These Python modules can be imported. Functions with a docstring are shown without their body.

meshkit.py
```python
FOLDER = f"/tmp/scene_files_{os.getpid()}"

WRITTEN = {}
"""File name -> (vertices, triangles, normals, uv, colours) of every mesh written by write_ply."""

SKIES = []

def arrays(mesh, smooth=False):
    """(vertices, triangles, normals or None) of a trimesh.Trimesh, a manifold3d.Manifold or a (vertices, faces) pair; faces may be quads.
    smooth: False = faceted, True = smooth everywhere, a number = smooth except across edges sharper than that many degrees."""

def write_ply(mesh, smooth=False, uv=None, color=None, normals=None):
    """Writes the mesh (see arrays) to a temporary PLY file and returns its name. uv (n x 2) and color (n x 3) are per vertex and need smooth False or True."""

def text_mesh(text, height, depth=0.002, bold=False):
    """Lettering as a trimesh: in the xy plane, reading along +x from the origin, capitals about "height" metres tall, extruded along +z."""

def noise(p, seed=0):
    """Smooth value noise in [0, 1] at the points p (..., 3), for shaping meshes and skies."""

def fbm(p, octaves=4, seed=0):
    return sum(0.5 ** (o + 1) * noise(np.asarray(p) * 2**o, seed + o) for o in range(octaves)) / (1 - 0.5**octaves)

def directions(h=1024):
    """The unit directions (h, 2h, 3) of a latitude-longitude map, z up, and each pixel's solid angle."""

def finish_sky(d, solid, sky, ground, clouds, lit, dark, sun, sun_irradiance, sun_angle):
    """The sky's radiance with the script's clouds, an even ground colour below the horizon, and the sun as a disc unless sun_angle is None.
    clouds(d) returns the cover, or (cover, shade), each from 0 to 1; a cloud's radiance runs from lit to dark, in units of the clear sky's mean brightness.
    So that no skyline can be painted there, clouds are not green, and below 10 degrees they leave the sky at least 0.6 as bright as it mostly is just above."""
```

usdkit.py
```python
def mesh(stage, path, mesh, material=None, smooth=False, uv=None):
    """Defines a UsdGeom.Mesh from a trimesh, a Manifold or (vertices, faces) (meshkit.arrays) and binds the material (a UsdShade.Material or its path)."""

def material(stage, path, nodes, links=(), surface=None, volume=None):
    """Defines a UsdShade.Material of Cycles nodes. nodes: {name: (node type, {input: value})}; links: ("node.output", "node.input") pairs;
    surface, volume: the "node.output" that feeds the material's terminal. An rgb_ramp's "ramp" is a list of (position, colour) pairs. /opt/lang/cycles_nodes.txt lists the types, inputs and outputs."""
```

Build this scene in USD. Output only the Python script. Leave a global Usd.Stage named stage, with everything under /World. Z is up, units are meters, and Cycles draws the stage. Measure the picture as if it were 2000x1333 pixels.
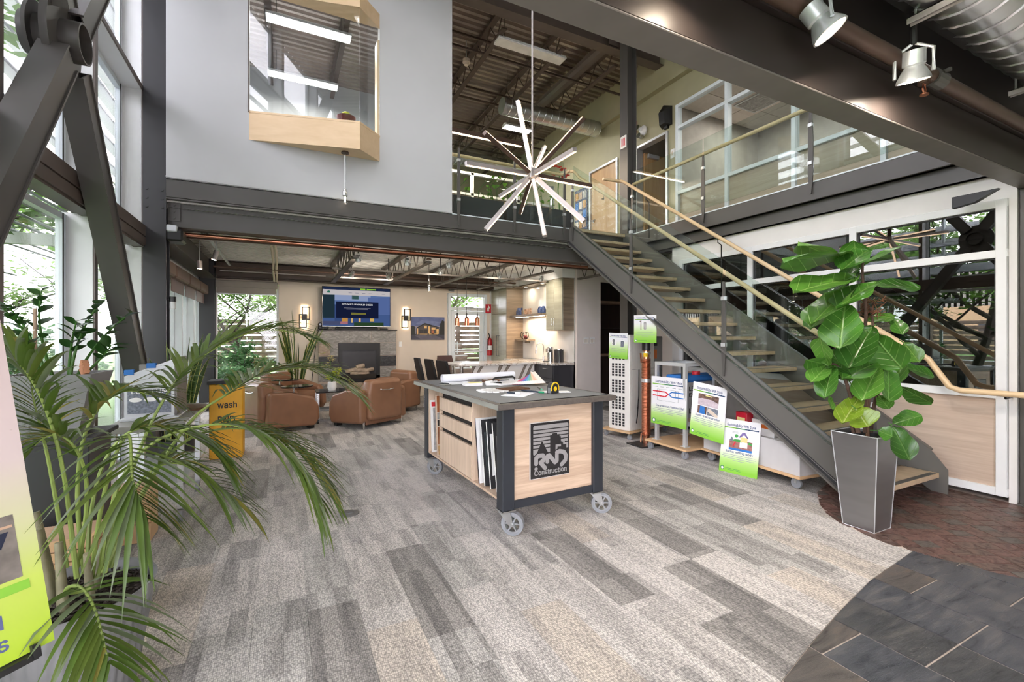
import math, random
import numpy as np, trimesh, shapely, usdkit, meshkit
from shapely.geometry import Polygon, box as sbox, LineString, Point
from shapely import affinity
from pxr import Usd, UsdGeom, UsdLux, UsdShade, Gf, Sdf, Vt
stage = Usd.Stage.CreateInMemory()
UsdGeom.Xform.Define(stage, '/World'); UsdGeom.Scope.Define(stage, '/World/Looks')
# ---------------------------------------------------------------- camera
H, YAW = 1.45, 26.6
cam = UsdGeom.Camera.Define(stage, '/World/camera')
cam.AddTranslateOp().Set((0, 0, H)); cam.AddRotateZOp().Set(-YAW); cam.AddRotateXOp().Set(90)
cam.CreateHorizontalApertureAttr(36.0); cam.CreateVerticalApertureAttr(24.0)
cam.CreateFocalLengthAttr(36.0 * 889 / 2000)
cam.CreateVerticalApertureOffsetAttr(-36.0 * 10.5 / 2000)
cam.CreateClippingRangeAttr((0.05, 1000))
cam.CreateExposureAttr(0.25)
# ---------------------------------------------------------------- sky and sun
SKY = 3.3
dome = UsdLux.DomeLight.Define(stage, '/World/sky')
dome.CreateIntensityAttr(SKY); dome.CreateColorAttr((0.97, 0.955, 1.02))
sun = UsdLux.DistantLight.Define(stage, '/World/sun')
sun.CreateIntensityAttr(5.0); sun.CreateAngleAttr(8.0); sun.CreateColorAttr((1, .96, .9))
sun.AddRotateZOp().Set(75); sun.AddRotateXOp().Set(24)       # high, from behind the house on the right
LAMP = 1.0        # how strongly the lamps of the room burn
# ---------------------------------------------------------------- helpers
rng = random.Random(7)
used = {}
def numbered(parent, name):
    k = (parent, name); n = used.get(k, -1) + 1; used[k] = n
    return name if n == 0 else f'{name}_{n:03d}'
class T:                                     # a thing: its prim and the point its parts are measured from
    def __init__(s, prim, loc): s.prim, s.loc = prim, np.array(loc, float); s.path = str(prim.GetPath())
def meta(prim, label=None, cat=None, group=None, kind=None):
    for k, v in (('label', label), ('category', cat), ('group', group), ('kind', kind)):
        if v: prim.SetCustomDataByKey(k, v)
def thing(name, label, cat, loc=(0, 0, 0), rz=0, group=None, kind=None):
    x = UsdGeom.Xform.Define(stage, '/World/' + numbered('/World', name))
    x.AddTranslateOp().Set(tuple(map(float, loc)))
    if rz: x.AddRotateZOp().Set(float(rz))
    meta(x.GetPrim(), label, cat, group, kind)
    return T(x.GetPrim(), loc)
def struct(name, loc=(0, 0, 0), label=None):
    t = thing(name, label, None, loc, kind='structure'); return t
def dup(t, loc, rz=0, label=None, group=None, cat=None, scale=None):
    was = t.prim.GetCustomData()
    r = thing(t.prim.GetName().rsplit('_', 1)[0] if t.prim.GetName()[-3:].isdigit() else t.prim.GetName(), label or was.get('label'), cat or was.get('category'), loc, rz, group or was.get('group'))
    if scale: UsdGeom.Xformable(r.prim).AddScaleOp().Set(tuple(scale))
    r.prim.GetReferences().AddInternalReference(t.prim.GetPath()); r.prim.SetInstanceable(True)
    return r
class B:                                     # collects pieces of one mesh
    def __init__(s): s.v, s.f, s.n = [], [], 0
    def raw(s, v, f):
        v = np.asarray(v, float).reshape(-1, 3); f = np.asarray(f, int)
        if len(f) and f.shape[1] == 4: f = np.vstack([f[:, [0, 1, 2]], f[:, [0, 2, 3]]])
        s.v.append(v); s.f.append(f + s.n); s.n += len(v); return s
    def add(s, m): return s.raw(m.vertices, m.faces)
    def mesh(s): return np.vstack(s.v), np.vstack(s.f)
    def xf(s, M):                            # transform all so far
        M = np.asarray(M); s.v = [v @ M[:3, :3].T + M[:3, 3] for v in s.v]; return s
    def box(s, x0, x1, y0, y1, z0, z1):
        v = [(x, y, z) for x in sorted((x0, x1)) for y in sorted((y0, y1)) for z in sorted((z0, z1))]
        return s.raw(v, [[0, 1, 3, 2], [4, 6, 7, 5], [0, 4, 5, 1], [2, 3, 7, 6], [0, 2, 6, 4], [1, 5, 7, 3]])
    def cbox(s, x0, x1, y0, y1, z0, z1, c=.004):   # box with chamfered edges
        lo, hi = np.minimum((x0, y0, z0), (x1, y1, z1)), np.maximum((x0, y0, z0), (x1, y1, z1))
        c = min(c, .45 * float((hi - lo).min())); P = []
        for k in range(3):
            a, b = lo + c, hi - c; a[k], b[k] = lo[k], hi[k]
            P += [(x, y, z) for x in (a[0], b[0]) for y in (a[1], b[1]) for z in (a[2], b[2])]
        h = trimesh.convex.convex_hull(np.array(P)); return s.add(h)
    def hull(s, P): return s.add(trimesh.convex.convex_hull(np.asarray(P, float)))
    def bar(s, p, q, w, h, up=(0, 0, 1)):    # a box along p-q, w across, h along up
        p, q = np.asarray(p, float), np.asarray(q, float); d = q - p; d /= np.linalg.norm(d)
        u = np.asarray(up, float)
        if abs(d @ u) > .98: u = np.array((1., 0, 0))
        a = np.cross(d, u); a /= np.linalg.norm(a); u = np.cross(a, d)
        v = [e + sx * a * w / 2 + su * u * h / 2 for e in (p, q) for sx in (-1, 1) for su in (-1, 1)]
        return s.raw(v, [[0, 1, 3, 2], [4, 6, 7, 5], [0, 4, 5, 1], [2, 3, 7, 6], [0, 2, 6, 4], [1, 5, 7, 3]])
    def tube(s, pts, r, n=8, cap=True):
        p = np.asarray(pts, float); m = len(p); r = np.broadcast_to(r, (m,))
        t = np.gradient(p, axis=0) if m > 2 else np.repeat([p[1] - p[0]], 2, 0)
        t = t / (np.linalg.norm(t, axis=1, keepdims=True) + 1e-12)
        ref = np.array((0, 0, 1.)) if abs(t[:, 2]).mean() < .8 else np.array((1., 0, 0))
        a = np.cross(t, ref); a /= np.linalg.norm(a, axis=1, keepdims=True) + 1e-12; b = np.cross(t, a)
        an = np.arange(n) * 2 * np.pi / n
        v = (p[:, None] + r[:, None, None] * (np.cos(an)[None, :, None] * a[:, None] + np.sin(an)[None, :, None] * b[:, None])).reshape(-1, 3)
        f = [[i * n + j, i * n + (j + 1) % n, (i + 1) * n + (j + 1) % n, (i + 1) * n + j] for i in range(m - 1) for j in range(n)]
        s.raw(v, np.array(f)[:, ::-1])
        if cap:
            for k, fl in ((0, 1), (m - 1, -1)):
                vv = np.vstack([v[k * n:(k + 1) * n], p[k]]); s.raw(vv, [[n, j, (j + 1) % n][::fl] for j in range(n)])
        return s
    def cyl(s, p, q, r, n=16): return s.tube([p, q], r, n)
    def lathe(s, prof, c=(0, 0, 0), n=24):   # prof: (radius, z)
        an = np.arange(n) * 2 * np.pi / n; m = len(prof)
        v = np.array([[(c[0] + r * math.cos(t), c[1] + r * math.sin(t), c[2] + z) for t in an] for r, z in prof]).reshape(-1, 3)
        f = [[i * n + j, i * n + (j + 1) % n, (i + 1) * n + (j + 1) % n, (i + 1) * n + j] for i in range(m - 1) for j in range(n)]
        return s.raw(v, f)
    def prism(s, poly, z0, z1, frame=None):  # shapely polygon(s) extruded; frame: 4x4 from (x, y, up)
        for g in getattr(poly, 'geoms', [poly]):
            if g.is_empty or g.area < 1e-7: continue
            m = trimesh.creation.extrude_polygon(g, z1 - z0, engine='earcut'); v = m.vertices + [0, 0, z0]
            if frame is not None: v = v @ frame[:3, :3].T + frame[:3, 3]
            s.raw(v, m.faces)
        return s
    def sph(s, c, r, sub=2, sc=(1, 1, 1)):
        m = trimesh.creation.icosphere(sub, 1.0); return s.raw(m.vertices * np.array(sc) * r + np.array(c), m.faces)
def frame(o, x, y):
    x, y = np.asarray(x, float), np.asarray(y, float); x = x / np.linalg.norm(x); y = y / np.linalg.norm(y)
    M = np.eye(4); M[:3, 0], M[:3, 1], M[:3, 2], M[:3, 3] = x, y, np.cross(x, y), o; return M
def rotz(a, o=(0, 0, 0)):
    c, s_ = math.cos(math.radians(a)), math.sin(math.radians(a)); M = np.eye(4); M[:2, :2] = [[c, -s_], [s_, c]]; M[:3, 3] = o; return M
SPLIT = {'bolts': 'bolt', 'clamp': 'clamp', 'bracket': 'bracket', 'rail_bracket': 'rail_bracket', 'fin': 'fin', 'fin_edge': 'fin_edge', 'strap': 'strap', 'red_mark': 'letter_mark', 'gasket': 'gasket', 'seam': 'seam'}
def part(t, name, b, m, smooth=False, label=None, kind=None, up=None):
    """One mesh of the thing (or, with up, of its part). The pieces are in world metres for a thing built in place, in its own for one at the origin."""
    v, f = b.mesh() if isinstance(b, B) else b
    if name in SPLIT:                        # pieces that do not touch become parts of their own
        pcs = trimesh.Trimesh(v, f).split(only_watertight=False); name = SPLIT[name]
        if len(pcs) > 1: return [part(t, name + '#', (q.vertices, q.faces), m, smooth, label, kind, up) for q in pcs][0]
    name = name.rstrip('#'); par = up or t
    ppath = par.path if isinstance(par, T) else str(par.GetPath())
    o = usdkit.mesh(stage, ppath + '/' + numbered(ppath, name), (v - t.loc, f), m, smooth)
    meta(o.GetPrim(), label, None, None, kind); return o.GetPrim()
def solo(name, b, m, label, cat, group=None, kind=None, smooth=False, loc=None):
    """A thing that is one mesh."""
    v, f = b.mesh() if isinstance(b, B) else b
    loc = np.array(loc) if loc is not None else np.array([v[:, 0].mean(), v[:, 1].mean(), v[:, 2].min()])
    o = usdkit.mesh(stage, '/World/' + numbered('/World', name), (v - loc, f), m, smooth)
    UsdGeom.Xformable(o.GetPrim()).AddTranslateOp().Set(tuple(map(float, loc)))
    meta(o.GetPrim(), label, cat, group, kind); return o.GetPrim()
# ---------------------------------------------------------------- materials
MT = {}
def pm(name, col, rough=.5, metal=0., var=.08, sc=6., bump=0., bsc=60., stretch=None, spec=.5, coat=0., sheen=0., detail=3.):
    """Principled surface whose colour wanders a little with noise; optional fine bump."""
    c = np.array(col, float); hi = np.clip(c * (1 + var), 0, 1); lo = c * (1 - var)
    n = {'tc': ('texture_coordinate', {}), 'mp': ('mapping', {'scale': stretch or (1, 1, 1)}), 'nz': ('noise_texture', {'scale': sc, 'detail': detail}),
         'rp': ('rgb_ramp', {'ramp': [(.3, tuple(lo)), (.7, tuple(hi))]}),
         'p': ('principled_bsdf', {'roughness': rough, 'metallic': metal, 'specular_ior_level': spec, 'coat_weight': coat, 'sheen_weight': sheen})}
    L = [('tc.object', 'mp.vector'), ('mp.vector', 'nz.vector'), ('nz.fac', 'rp.fac'), ('rp.color', 'p.base_color')]
    if bump:
        n['bn'] = ('noise_texture', {'scale': bsc, 'detail': 3.}); n['bp'] = ('bump', {'strength': bump, 'distance': .004})
        L += [('mp.vector', 'bn.vector'), ('bn.fac', 'bp.height'), ('bp.normal', 'p.normal')]
    MT[name] = usdkit.material(stage, '/World/Looks/' + name, n, L, surface='p.BSDF'); return MT[name]
def wood(name, c1, c2, axis='x', sc=1.0, rough=.5, c3=None, contrast=1.):
    """Long-grained wood along axis."""
    st = {'x': (.9, 14, 14), 'y': (14, .9, 14), 'z': (14, 14, .9)}[axis]
    st = tuple(sc * x for x in st); fine = tuple(6 * x for x in st)
    d = .5 / contrast * .6
    n = {'tc': ('texture_coordinate', {}), 'oi': ('object_info', {}), 'off': ('vector_math', {'math_type': 'multiply_add', 'vector2': (1, 1, 1)}),
         'cx': ('combine_xyz', {}), 'mu': ('math', {'math_type': 'multiply', 'value2': 9.}),
         'm1': ('mapping', {'scale': st}), 'm2': ('mapping', {'scale': fine}),
         'n1': ('noise_texture', {'scale': 1., 'detail': 4., 'distortion': 1.2}), 'n2': ('noise_texture', {'scale': 1., 'detail': 2.}),
         'ad': ('math', {'math_type': 'multiply_add', 'value2': .3}), 'rp': ('rgb_ramp', {'ramp': [(.5 - d + .12, c1), (.66, c3 or tuple((np.array(c1) + c2) / 2)), (.5 + d + .18, c2)]}),
         'p': ('principled_bsdf', {'roughness': rough})}
    L = [('oi.random', 'mu.value1'), ('mu.value', 'cx.x'), ('mu.value', 'cx.y'), ('mu.value', 'cx.z'), ('tc.object', 'off.vector1'), ('cx.vector', 'off.vector3'),
         ('off.vector', 'm1.vector'), ('off.vector', 'm2.vector'), ('m1.vector', 'n1.vector'), ('m2.vector', 'n2.vector'),
         ('n2.fac', 'ad.value1'), ('n1.fac', 'ad.value3'), ('ad.value', 'rp.fac'), ('rp.color', 'p.base_color')]
    MT[name] = usdkit.material(stage, '/World/Looks/' + name, n, L, surface='p.BSDF'); return MT[name]
def glass(name, tint=(.9, .95, .93), refl=1.0, rough=0., f0=.04):
    """A pane: clear, with a mirror that grows towards grazing view."""
    n = {'t': ('transparent_bsdf', {'color': tint}), 'g': ('glossy_bsdf', {'color': (refl,) * 3, 'roughness': rough}), 'f': ('layer_weight', {'blend': .5}), 'm': ('mix_closure', {}),
         'pw': ('math', {'math_type': 'power', 'value2': 5.}), 'ma': ('math', {'math_type': 'multiply_add', 'value2': 1 - f0, 'value3': f0})}
    L = [('f.facing', 'pw.value1'), ('pw.value', 'ma.value1'), ('ma.value', 'm.fac'), ('t.BSDF', 'm.closure1'), ('g.BSDF', 'm.closure2')]
    MT[name] = usdkit.material(stage, '/World/Looks/' + name, n, L, surface='m.closure'); return MT[name]
def emit(name, col, strength):
    MT[name] = usdkit.material(stage, '/World/Looks/' + name, {'e': ('emission', {'color': col, 'strength': strength})}, [], surface='e.emission'); return MT[name]
def leaf(name, col, var=.25, sc=9., trans=.35, rough=.4, stretch=None, vein=None):
    c = np.array(col, float)
    n = {'tc': ('texture_coordinate', {}), 'mp': ('mapping', {'scale': stretch or (1, 1, 1)}), 'nz': ('noise_texture', {'scale': sc, 'detail': 3.}),
         'rp': ('rgb_ramp', {'ramp': [(.25, tuple(c * (1 - var))), (.75, tuple(np.clip(c * (1 + var), 0, 1)))]}),
         'p': ('principled_bsdf', {'roughness': rough}), 't': ('translucent_bsdf', {}), 'm': ('mix_closure', {'fac': trans})}
    L = [('tc.object', 'mp.vector'), ('mp.vector', 'nz.vector'), ('nz.fac', 'rp.fac'), ('rp.color', 'p.base_color'), ('rp.color', 't.color'), ('p.BSDF', 'm.closure1'), ('t.BSDF', 'm.closure2')]
    MT[name] = usdkit.material(stage, '/World/Looks/' + name, n, L, surface='m.closure'); return MT[name]
def glow_panel(name, loc, w, l, power, col=(1, .9, .78), rx=0, ry=0, spread=None, rz=0):
    """The light of a lamp, w x l metres, shining down when unturned; named after the lamp that carries it."""
    q = UsdLux.RectLight.Define(stage, name); q.CreateWidthAttr(w); q.CreateHeightAttr(l); q.CreateIntensityAttr(power * LAMP); q.CreateColorAttr(col)
    q.AddTranslateOp().Set(tuple(map(float, loc)))
    if rz: q.AddRotateZOp().Set(rz)
    if rx: q.AddRotateXOp().Set(rx)
    if ry: q.AddRotateYOp().Set(ry)
    return q
pm('steel_edge', (.34, .33, .32), .35, .6)
pm('louvre_grey', (.40, .43, .45), .55, var=.03)
pm('steel', (.085, .08, .075), .42, var=.05, sc=3)
pm('steel_stair', (.13, .125, .115), .38, var=.04, sc=2)
pm('steel_blue', (.034, .034, .037), .35, var=.05)
pm('entry_steel', (.036, .028, .026), .4, var=.05)
pm('steel_brown', (.11, .085, .072), .4, var=.08)
pm('joist', (.12, .105, .092), .5, var=.08)
pm('joist_dark', (.075, .05, .04), .5, var=.1)
pm('white_paint', (.8, .81, .82), .55, var=.015)
pm('upper_white', (.54, .55, .56), .6, var=.02, sc=2)
pm('cream', (.66, .58, .49), .6, var=.02)
pm('green_paint', (.40, .375, .24), .55, var=.03)
pm('lilac_wall', (.72, .66, .63), .6, var=.02)
pm('header_paint', (.76, .74, .72), .6, var=.02)
pm('alu_white', (.72, .78, .82), .4, var=.02)
pm('alu', (.62, .64, .66), .35, .6, var=.03)
pm('chrome', (.75, .75, .76), .18, 1., var=.02)
pm('galv', (.62, .64, .65), .28, 1., var=.12, sc=4)
pm('black', (.012, .012, .013), .4)
pm('black_gloss', (.01, .01, .011), .12)
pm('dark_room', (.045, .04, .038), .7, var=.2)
wood('oak', (.50, .36, .22), (.66, .50, .34), 'y', 1.)
wood('maple', (.66, .47, .27), (.76, .57, .36), 'x', .5, .4)
wood('maple_rail', (.72, .52, .29), (.8, .6, .38), 'y', .7, .35)
wood('panel_wood', (.45, .33, .25), (.66, .53, .43), 'y', .9, .5, contrast=1.)
wood('bench_wood_x', (.42, .29, .2), (.66, .5, .37), 'x', 1.3, .5, contrast=1.3)
wood('bench_wood_z', (.46, .34, .24), (.68, .53, .4), 'z', 1.4, .5, contrast=1.2)
glass('pane_clear', (.94, .96, .95)); glass('guard_glass', (.88, .93, .91)); glass('window_glass', (.95, .945, .955))
# ================================================================ the setting
XG, XR, YF, YB, Z2, ZR = -1.62, 5.62, 6.38, 10.75, 3.24, 7.05
# ---- floor: carpet planks, slate flags, brown pavers
def carpet(name, lo, mid, hi, seed, warm=0.):
    n = {'tc': ('texture_coordinate', {}), 'm1': ('mapping', {'scale': (9, .9, 1), 'location': (seed * 3.1, seed * 1.7, 0)}), 'n1': ('noise_texture', {'scale': 1., 'detail': 4., 'roughness': .65, 'distortion': .4}),
         'm2': ('vector_math', {'math_type': 'snap', 'vector2': (.0833, .31, 1)}), 'v': ('white_noise_texture', {'dimensions': '3D'}), 'sv': ('separate_color', {}),
         'mw': ('mapping', {'scale': (125, 72, 1)}), 'w': ('voronoi_texture', {'scale': 1., 'randomness': .55}),
         'n3': ('noise_texture', {'scale': 60., 'detail': 2.}),
         'a1': ('math', {'math_type': 'multiply_add', 'value2': .3}), 'a2': ('math', {'math_type': 'multiply_add', 'value2': .36, 'value3': -.06}),
         'rp': ('rgb_ramp', {'ramp': [(.26, lo), (.52, mid), (.78, hi)]}),
         'wr': ('rgb_ramp', {'ramp': [(.12, (1.3, 1.28, 1.25)), (.42, (.92, .92, .92)), (.72, (.38, .38, .39))]}), 'mx': ('mix', {'mix_type': 'multiply', 'fac': .8}),
         'bp': ('bump', {'strength': .6, 'distance': .003, 'invert': True}), 'p': ('principled_bsdf', {'roughness': .95, 'specular_ior_level': .1, 'sheen_weight': .15})}
    L = [('tc.object', 'm1.vector'), ('m1.vector', 'n1.vector'), ('tc.object', 'm2.vector1'), ('m2.vector', 'v.vector'), ('v.color', 'sv.color'), ('tc.object', 'mw.vector'), ('mw.vector', 'w.vector'),
         ('tc.object', 'n3.vector'), ('n3.fac', 'a2.value1'), ('sv.r', 'a1.value1'), ('n1.fac', 'ad.value1'), ('a2.value', 'a1.value3'), ('a1.value', 'ad.value3'),
         ('ad.value', 'rp.fac'), ('rp.color', 'mx.color1'), ('wr.color', 'mx.color2'), ('w.distance', 'wr.fac'), ('mx.color', 'p.base_color'), ('w.distance', 'bp.height'), ('bp.normal', 'p.normal')]
    n['ad'] = ('math', {'math_type': 'multiply_add', 'value2': .8})
    return usdkit.material(stage, '/World/Looks/' + name, n, L, surface='p.BSDF')
CP = [carpet('carpet_light', (.18, .168, .158), (.40, .375, .35), (.58, .545, .51), 1), carpet('carpet_grey', (.13, .125, .12), (.30, .285, .265), (.48, .46, .43), 2),
      carpet('carpet_dark', (.09, .085, .08), (.19, .178, .165), (.33, .31, .285), 3), carpet('carpet_warm', (.18, .16, .14), (.40, .36, .32), (.56, .50, .43), 4),
      carpet('carpet_mixed', (.10, .097, .094), (.33, .313, .295), (.56, .525, .49), 5)]
def slate(name, c1, c2, c3, seed, st=(1.2, 5, 1), vein=True, rough=.38):
    n = {'tc': ('texture_coordinate', {}), 'mp': ('mapping', {'scale': st, 'location': (seed * 2.3, seed * 4.1, 0)}), 'n1': ('noise_texture', {'scale': 2.2, 'detail': 8., 'roughness': .62, 'distortion': 1.6}),
         'rp': ('rgb_ramp', {'ramp': [(.3, c1), (.5, c2), (.72, c3)]}), 'n2': ('noise_texture', {'scale': 3.3, 'detail': 5., 'distortion': 2.5}),
         'vr': ('rgb_ramp', {'ramp': [(.492, (0, 0, 0)), (.5, (1, 1, 1)), (.508, (0, 0, 0))]}), 'nm': ('noise_texture', {'scale': 1.6}), 'mr': ('rgb_ramp', {'ramp': [(.56, (0, 0, 0)), (.66, (.7, .7, .7))]}),
         'mm': ('mix', {'mix_type': 'multiply', 'fac': 1.}), 'bw': ('rgb_to_bw', {}), 'mx': ('mix', {'color2': (.34, .31, .28)}), 'n3': ('noise_texture', {'scale': 14., 'detail': 6., 'roughness': .7}),
         'bp': ('bump', {'strength': .7, 'distance': .006}), 'rr': ('map_range', {'from_min': .3, 'from_max': .7, 'to_min': rough - .1, 'to_max': rough + .14}), 'p': ('principled_bsdf', {'specular_ior_level': .5})}
    L = [('tc.object', 'mp.vector'), ('mp.vector', 'n1.vector'), ('n1.fac', 'rp.fac'), ('mp.vector', 'n2.vector'), ('n2.fac', 'vr.fac'), ('tc.object', 'nm.vector'), ('nm.fac', 'mr.fac'), ('vr.color', 'mm.color1'), ('mr.color', 'mm.color2'),
         ('mm.color', 'bw.color'), ('bw.val', 'mx.fac'), ('rp.color', 'mx.color1'), ('mx.color', 'p.base_color'), ('mp.vector', 'n3.vector'), ('n3.fac', 'bp.height'), ('bp.normal', 'p.normal'), ('n1.fac', 'rr.value'), ('rr.result', 'p.roughness')]
    if not vein: n['mm'] = ('mix', {'mix_type': 'multiply', 'fac': 1., 'color2': (0, 0, 0)}); L = [l for l in L if l[1] != 'mm.color2' and l[0] != 'mr.color']
    return usdkit.material(stage, '/World/Looks/' + name, n, L, surface='p.BSDF')
SL = [slate('slate_blue', (.028, .032, .04), (.056, .06, .07), (.12, .115, .115), 1), slate('slate_brown', (.04, .035, .033), (.085, .075, .068), (.16, .125, .10), 2), slate('slate_black', (.02, .022, .025), (.044, .046, .05), (.10, .095, .09), 3)]
PV = [slate('paver_red', (.075, .036, .03), (.13, .066, .054), (.21, .12, .10), 4, (5, 5, 1), False, .32), slate('paver_brown', (.06, .036, .03), (.11, .065, .052), (.18, .12, .095), 5, (5, 5, 1), False, .32),
      slate('paver_grey', (.06, .05, .045), (.10, .086, .076), (.16, .135, .115), 6, (5, 5, 1), False, .32)]
pm('grout', (.50, .42, .37), .9, var=.15, sc=30); pm('subfloor', (.12, .11, .1), .9)
fl = struct('floor')
b = B().box(-1.7, 9.0, -2.5, 10.9, -.25, -.012); part(fl, 'slab', b, MT['subfloor'])
carpet_edge = [(-1.6, .0), (-.6, .2), (.5, .69), (1.2, .98), (1.86, 1.20), (2.19, 1.28), (2.61, 1.37), (3.1, 1.46), (3.78, 1.53), (3.755, 1.65), (3.77, 1.77), (3.84, 2.01), (3.96, 2.18), (4.12, 2.32), (4.4, 2.5), (4.8, 2.62), (5.6, 2.7)]
carpet_area = Polygon(carpet_edge + [(5.6, 7.55), (9.0, 7.55), (9.0, 10.75), (-1.6, 10.75)])
b = B().prism(carpet_area, -.012, -.004); part(fl, 'carpet_backing', b, CP[1])
k = 0
r1 = random.Random(11)
for ci in range(-7, 29):
    x0 = .11 + .25 * ci; off = r1.choice((.12, .31, .58, .62, .92, .9, .45, .77))
    for j in range(-1, 12):
        y0 = off + j; g = sbox(x0 + .0006, y0 + .0006, x0 + .2494, y0 + .9994).intersection(carpet_area)
        if g.area < .02 or y0 + 1 < .95 or (x0 > 4.4 and y0 > 7.5) or (x0 > 4.6 and y0 < 7.6) or x0 < -1.6 or (x0 < .3 and y0 > 9.0) or (x0 > 2.6 and y0 > 7.0): continue
        if (x0 < -.5 and y0 + 1 < 2.2): continue
        part(fl, 'carpet_plank', B().prism(g, -.004, .0 + .0006 * r1.random()), CP[r1.choices(range(5), (4, 3, 2, 2, 4))[0]]); k += 1
paver_area = Polygon([(3.78, 1.53), (3.755, 1.65), (3.77, 1.77), (3.84, 2.01), (3.96, 2.18), (4.12, 2.32), (4.4, 2.5), (4.8, 2.62), (5.6, 2.7), (5.62, 2.7), (5.62, 1.0), (6.2, .95), (6.2, .2), (4.35, .45), (4.1, .75), (3.94, 1.06), (3.88, 1.17), (3.84, 1.32)]).buffer(-.004)
slate_area = Polygon([(x, y) for x, y in carpet_edge[:9]] + [(3.84, 1.32), (3.88, 1.17), (3.94, 1.06), (4.1, .75), (4.35, .45), (6.2, .2), (6.2, -2.4), (-1.6, -2.4)]).buffer(-.004)
part(fl, 'grout_bed', B().prism(sbox(-1.6, -2.4, 6.2, 2.72).difference(carpet_area), -.012, -.003), MT['grout'])
kk = 0
for ci in range(-4, 12):
    x0 = 2.51 + .32 * ci; off = {0: .97, 1: .97, 2: 1.285, 3: .985, 4: .7, -1: 1.22, -2: .8}.get(ci, r1.random())
    for j in range(-4, 3):
        y0 = off + .61 * j; g = sbox(x0 + .0045, y0 + .0045, x0 + .3155, y0 + .6055).intersection(slate_area)
        if g.area < .003 or y0 + .61 < .35: continue
        part(fl, 'slate_tile', B().prism(g, -.012, .0005 + .002 * r1.random()), SL[r1.choices((0, 1, 2), (4, 3, 3))[0]])
Rg = rotz(-31)
for i in range(-24, 24):
    for j in range(-30, 40):
        g = affinity.translate(affinity.rotate(sbox(.003, .003, .127, .099), -31, origin=(0, 0)), 3.75 + (i * .13) * Rg[0, 0] + (j * .102) * Rg[0, 1], 1.51 + (i * .13) * Rg[1, 0] + (j * .102) * Rg[1, 1])
        g = g.intersection(paver_area)
        if g.is_empty or g.area < .0012 or g.centroid.y < .75: continue
        part(fl, 'paver', B().prism(g, -.012, .0002 + .0022 * r1.random()), PV[r1.choices((0, 1, 2), (5, 3, 2))[0]]); kk += 1
# ---- upper floor slab and fascia, ceilings
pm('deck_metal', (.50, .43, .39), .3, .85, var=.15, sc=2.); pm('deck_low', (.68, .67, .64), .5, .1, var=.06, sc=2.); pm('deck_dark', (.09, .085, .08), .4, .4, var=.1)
def deck(bd, x0, x1, y0, y1, z, pitch=.15, h=.05):      # corrugated sheet, ribs along x
    n = int((y1 - y0) / pitch); ys, zs = [], []
    for i in range(n):
        a = y0 + i * pitch; ys += [a, a + pitch * .42, a + pitch * .54, a + pitch * .88]; zs += [z, z, z + h, z + h]
    v = [(x, y, zz) for x in (x0, x1) for y, zz in zip(ys, zs)]; m = len(ys)
    bd.raw(v, [[i, i + 1, m + i + 1, m + i] for i in range(m - 1)])
    return bd.box(x0, x1, y0, y1, z + h + .002, z + h + .05)
c = struct('ceiling_lower'); part(c, 'deck', deck(B(), -1.5, 6.6, 6.45, 10.7, 2.93, .11, .06), MT['deck_low'])
c = struct('ceiling_roof'); part(c, 'deck', deck(B(), -1.6, 9.35, -2.5, 13.6, 6.98), MT['deck_metal'])
c = struct('ceiling_entry'); part(c, 'deck', deck(B(), -1.0, 6.4, -2.2, 1.36, 3.72), MT['deck_dark'])
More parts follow.
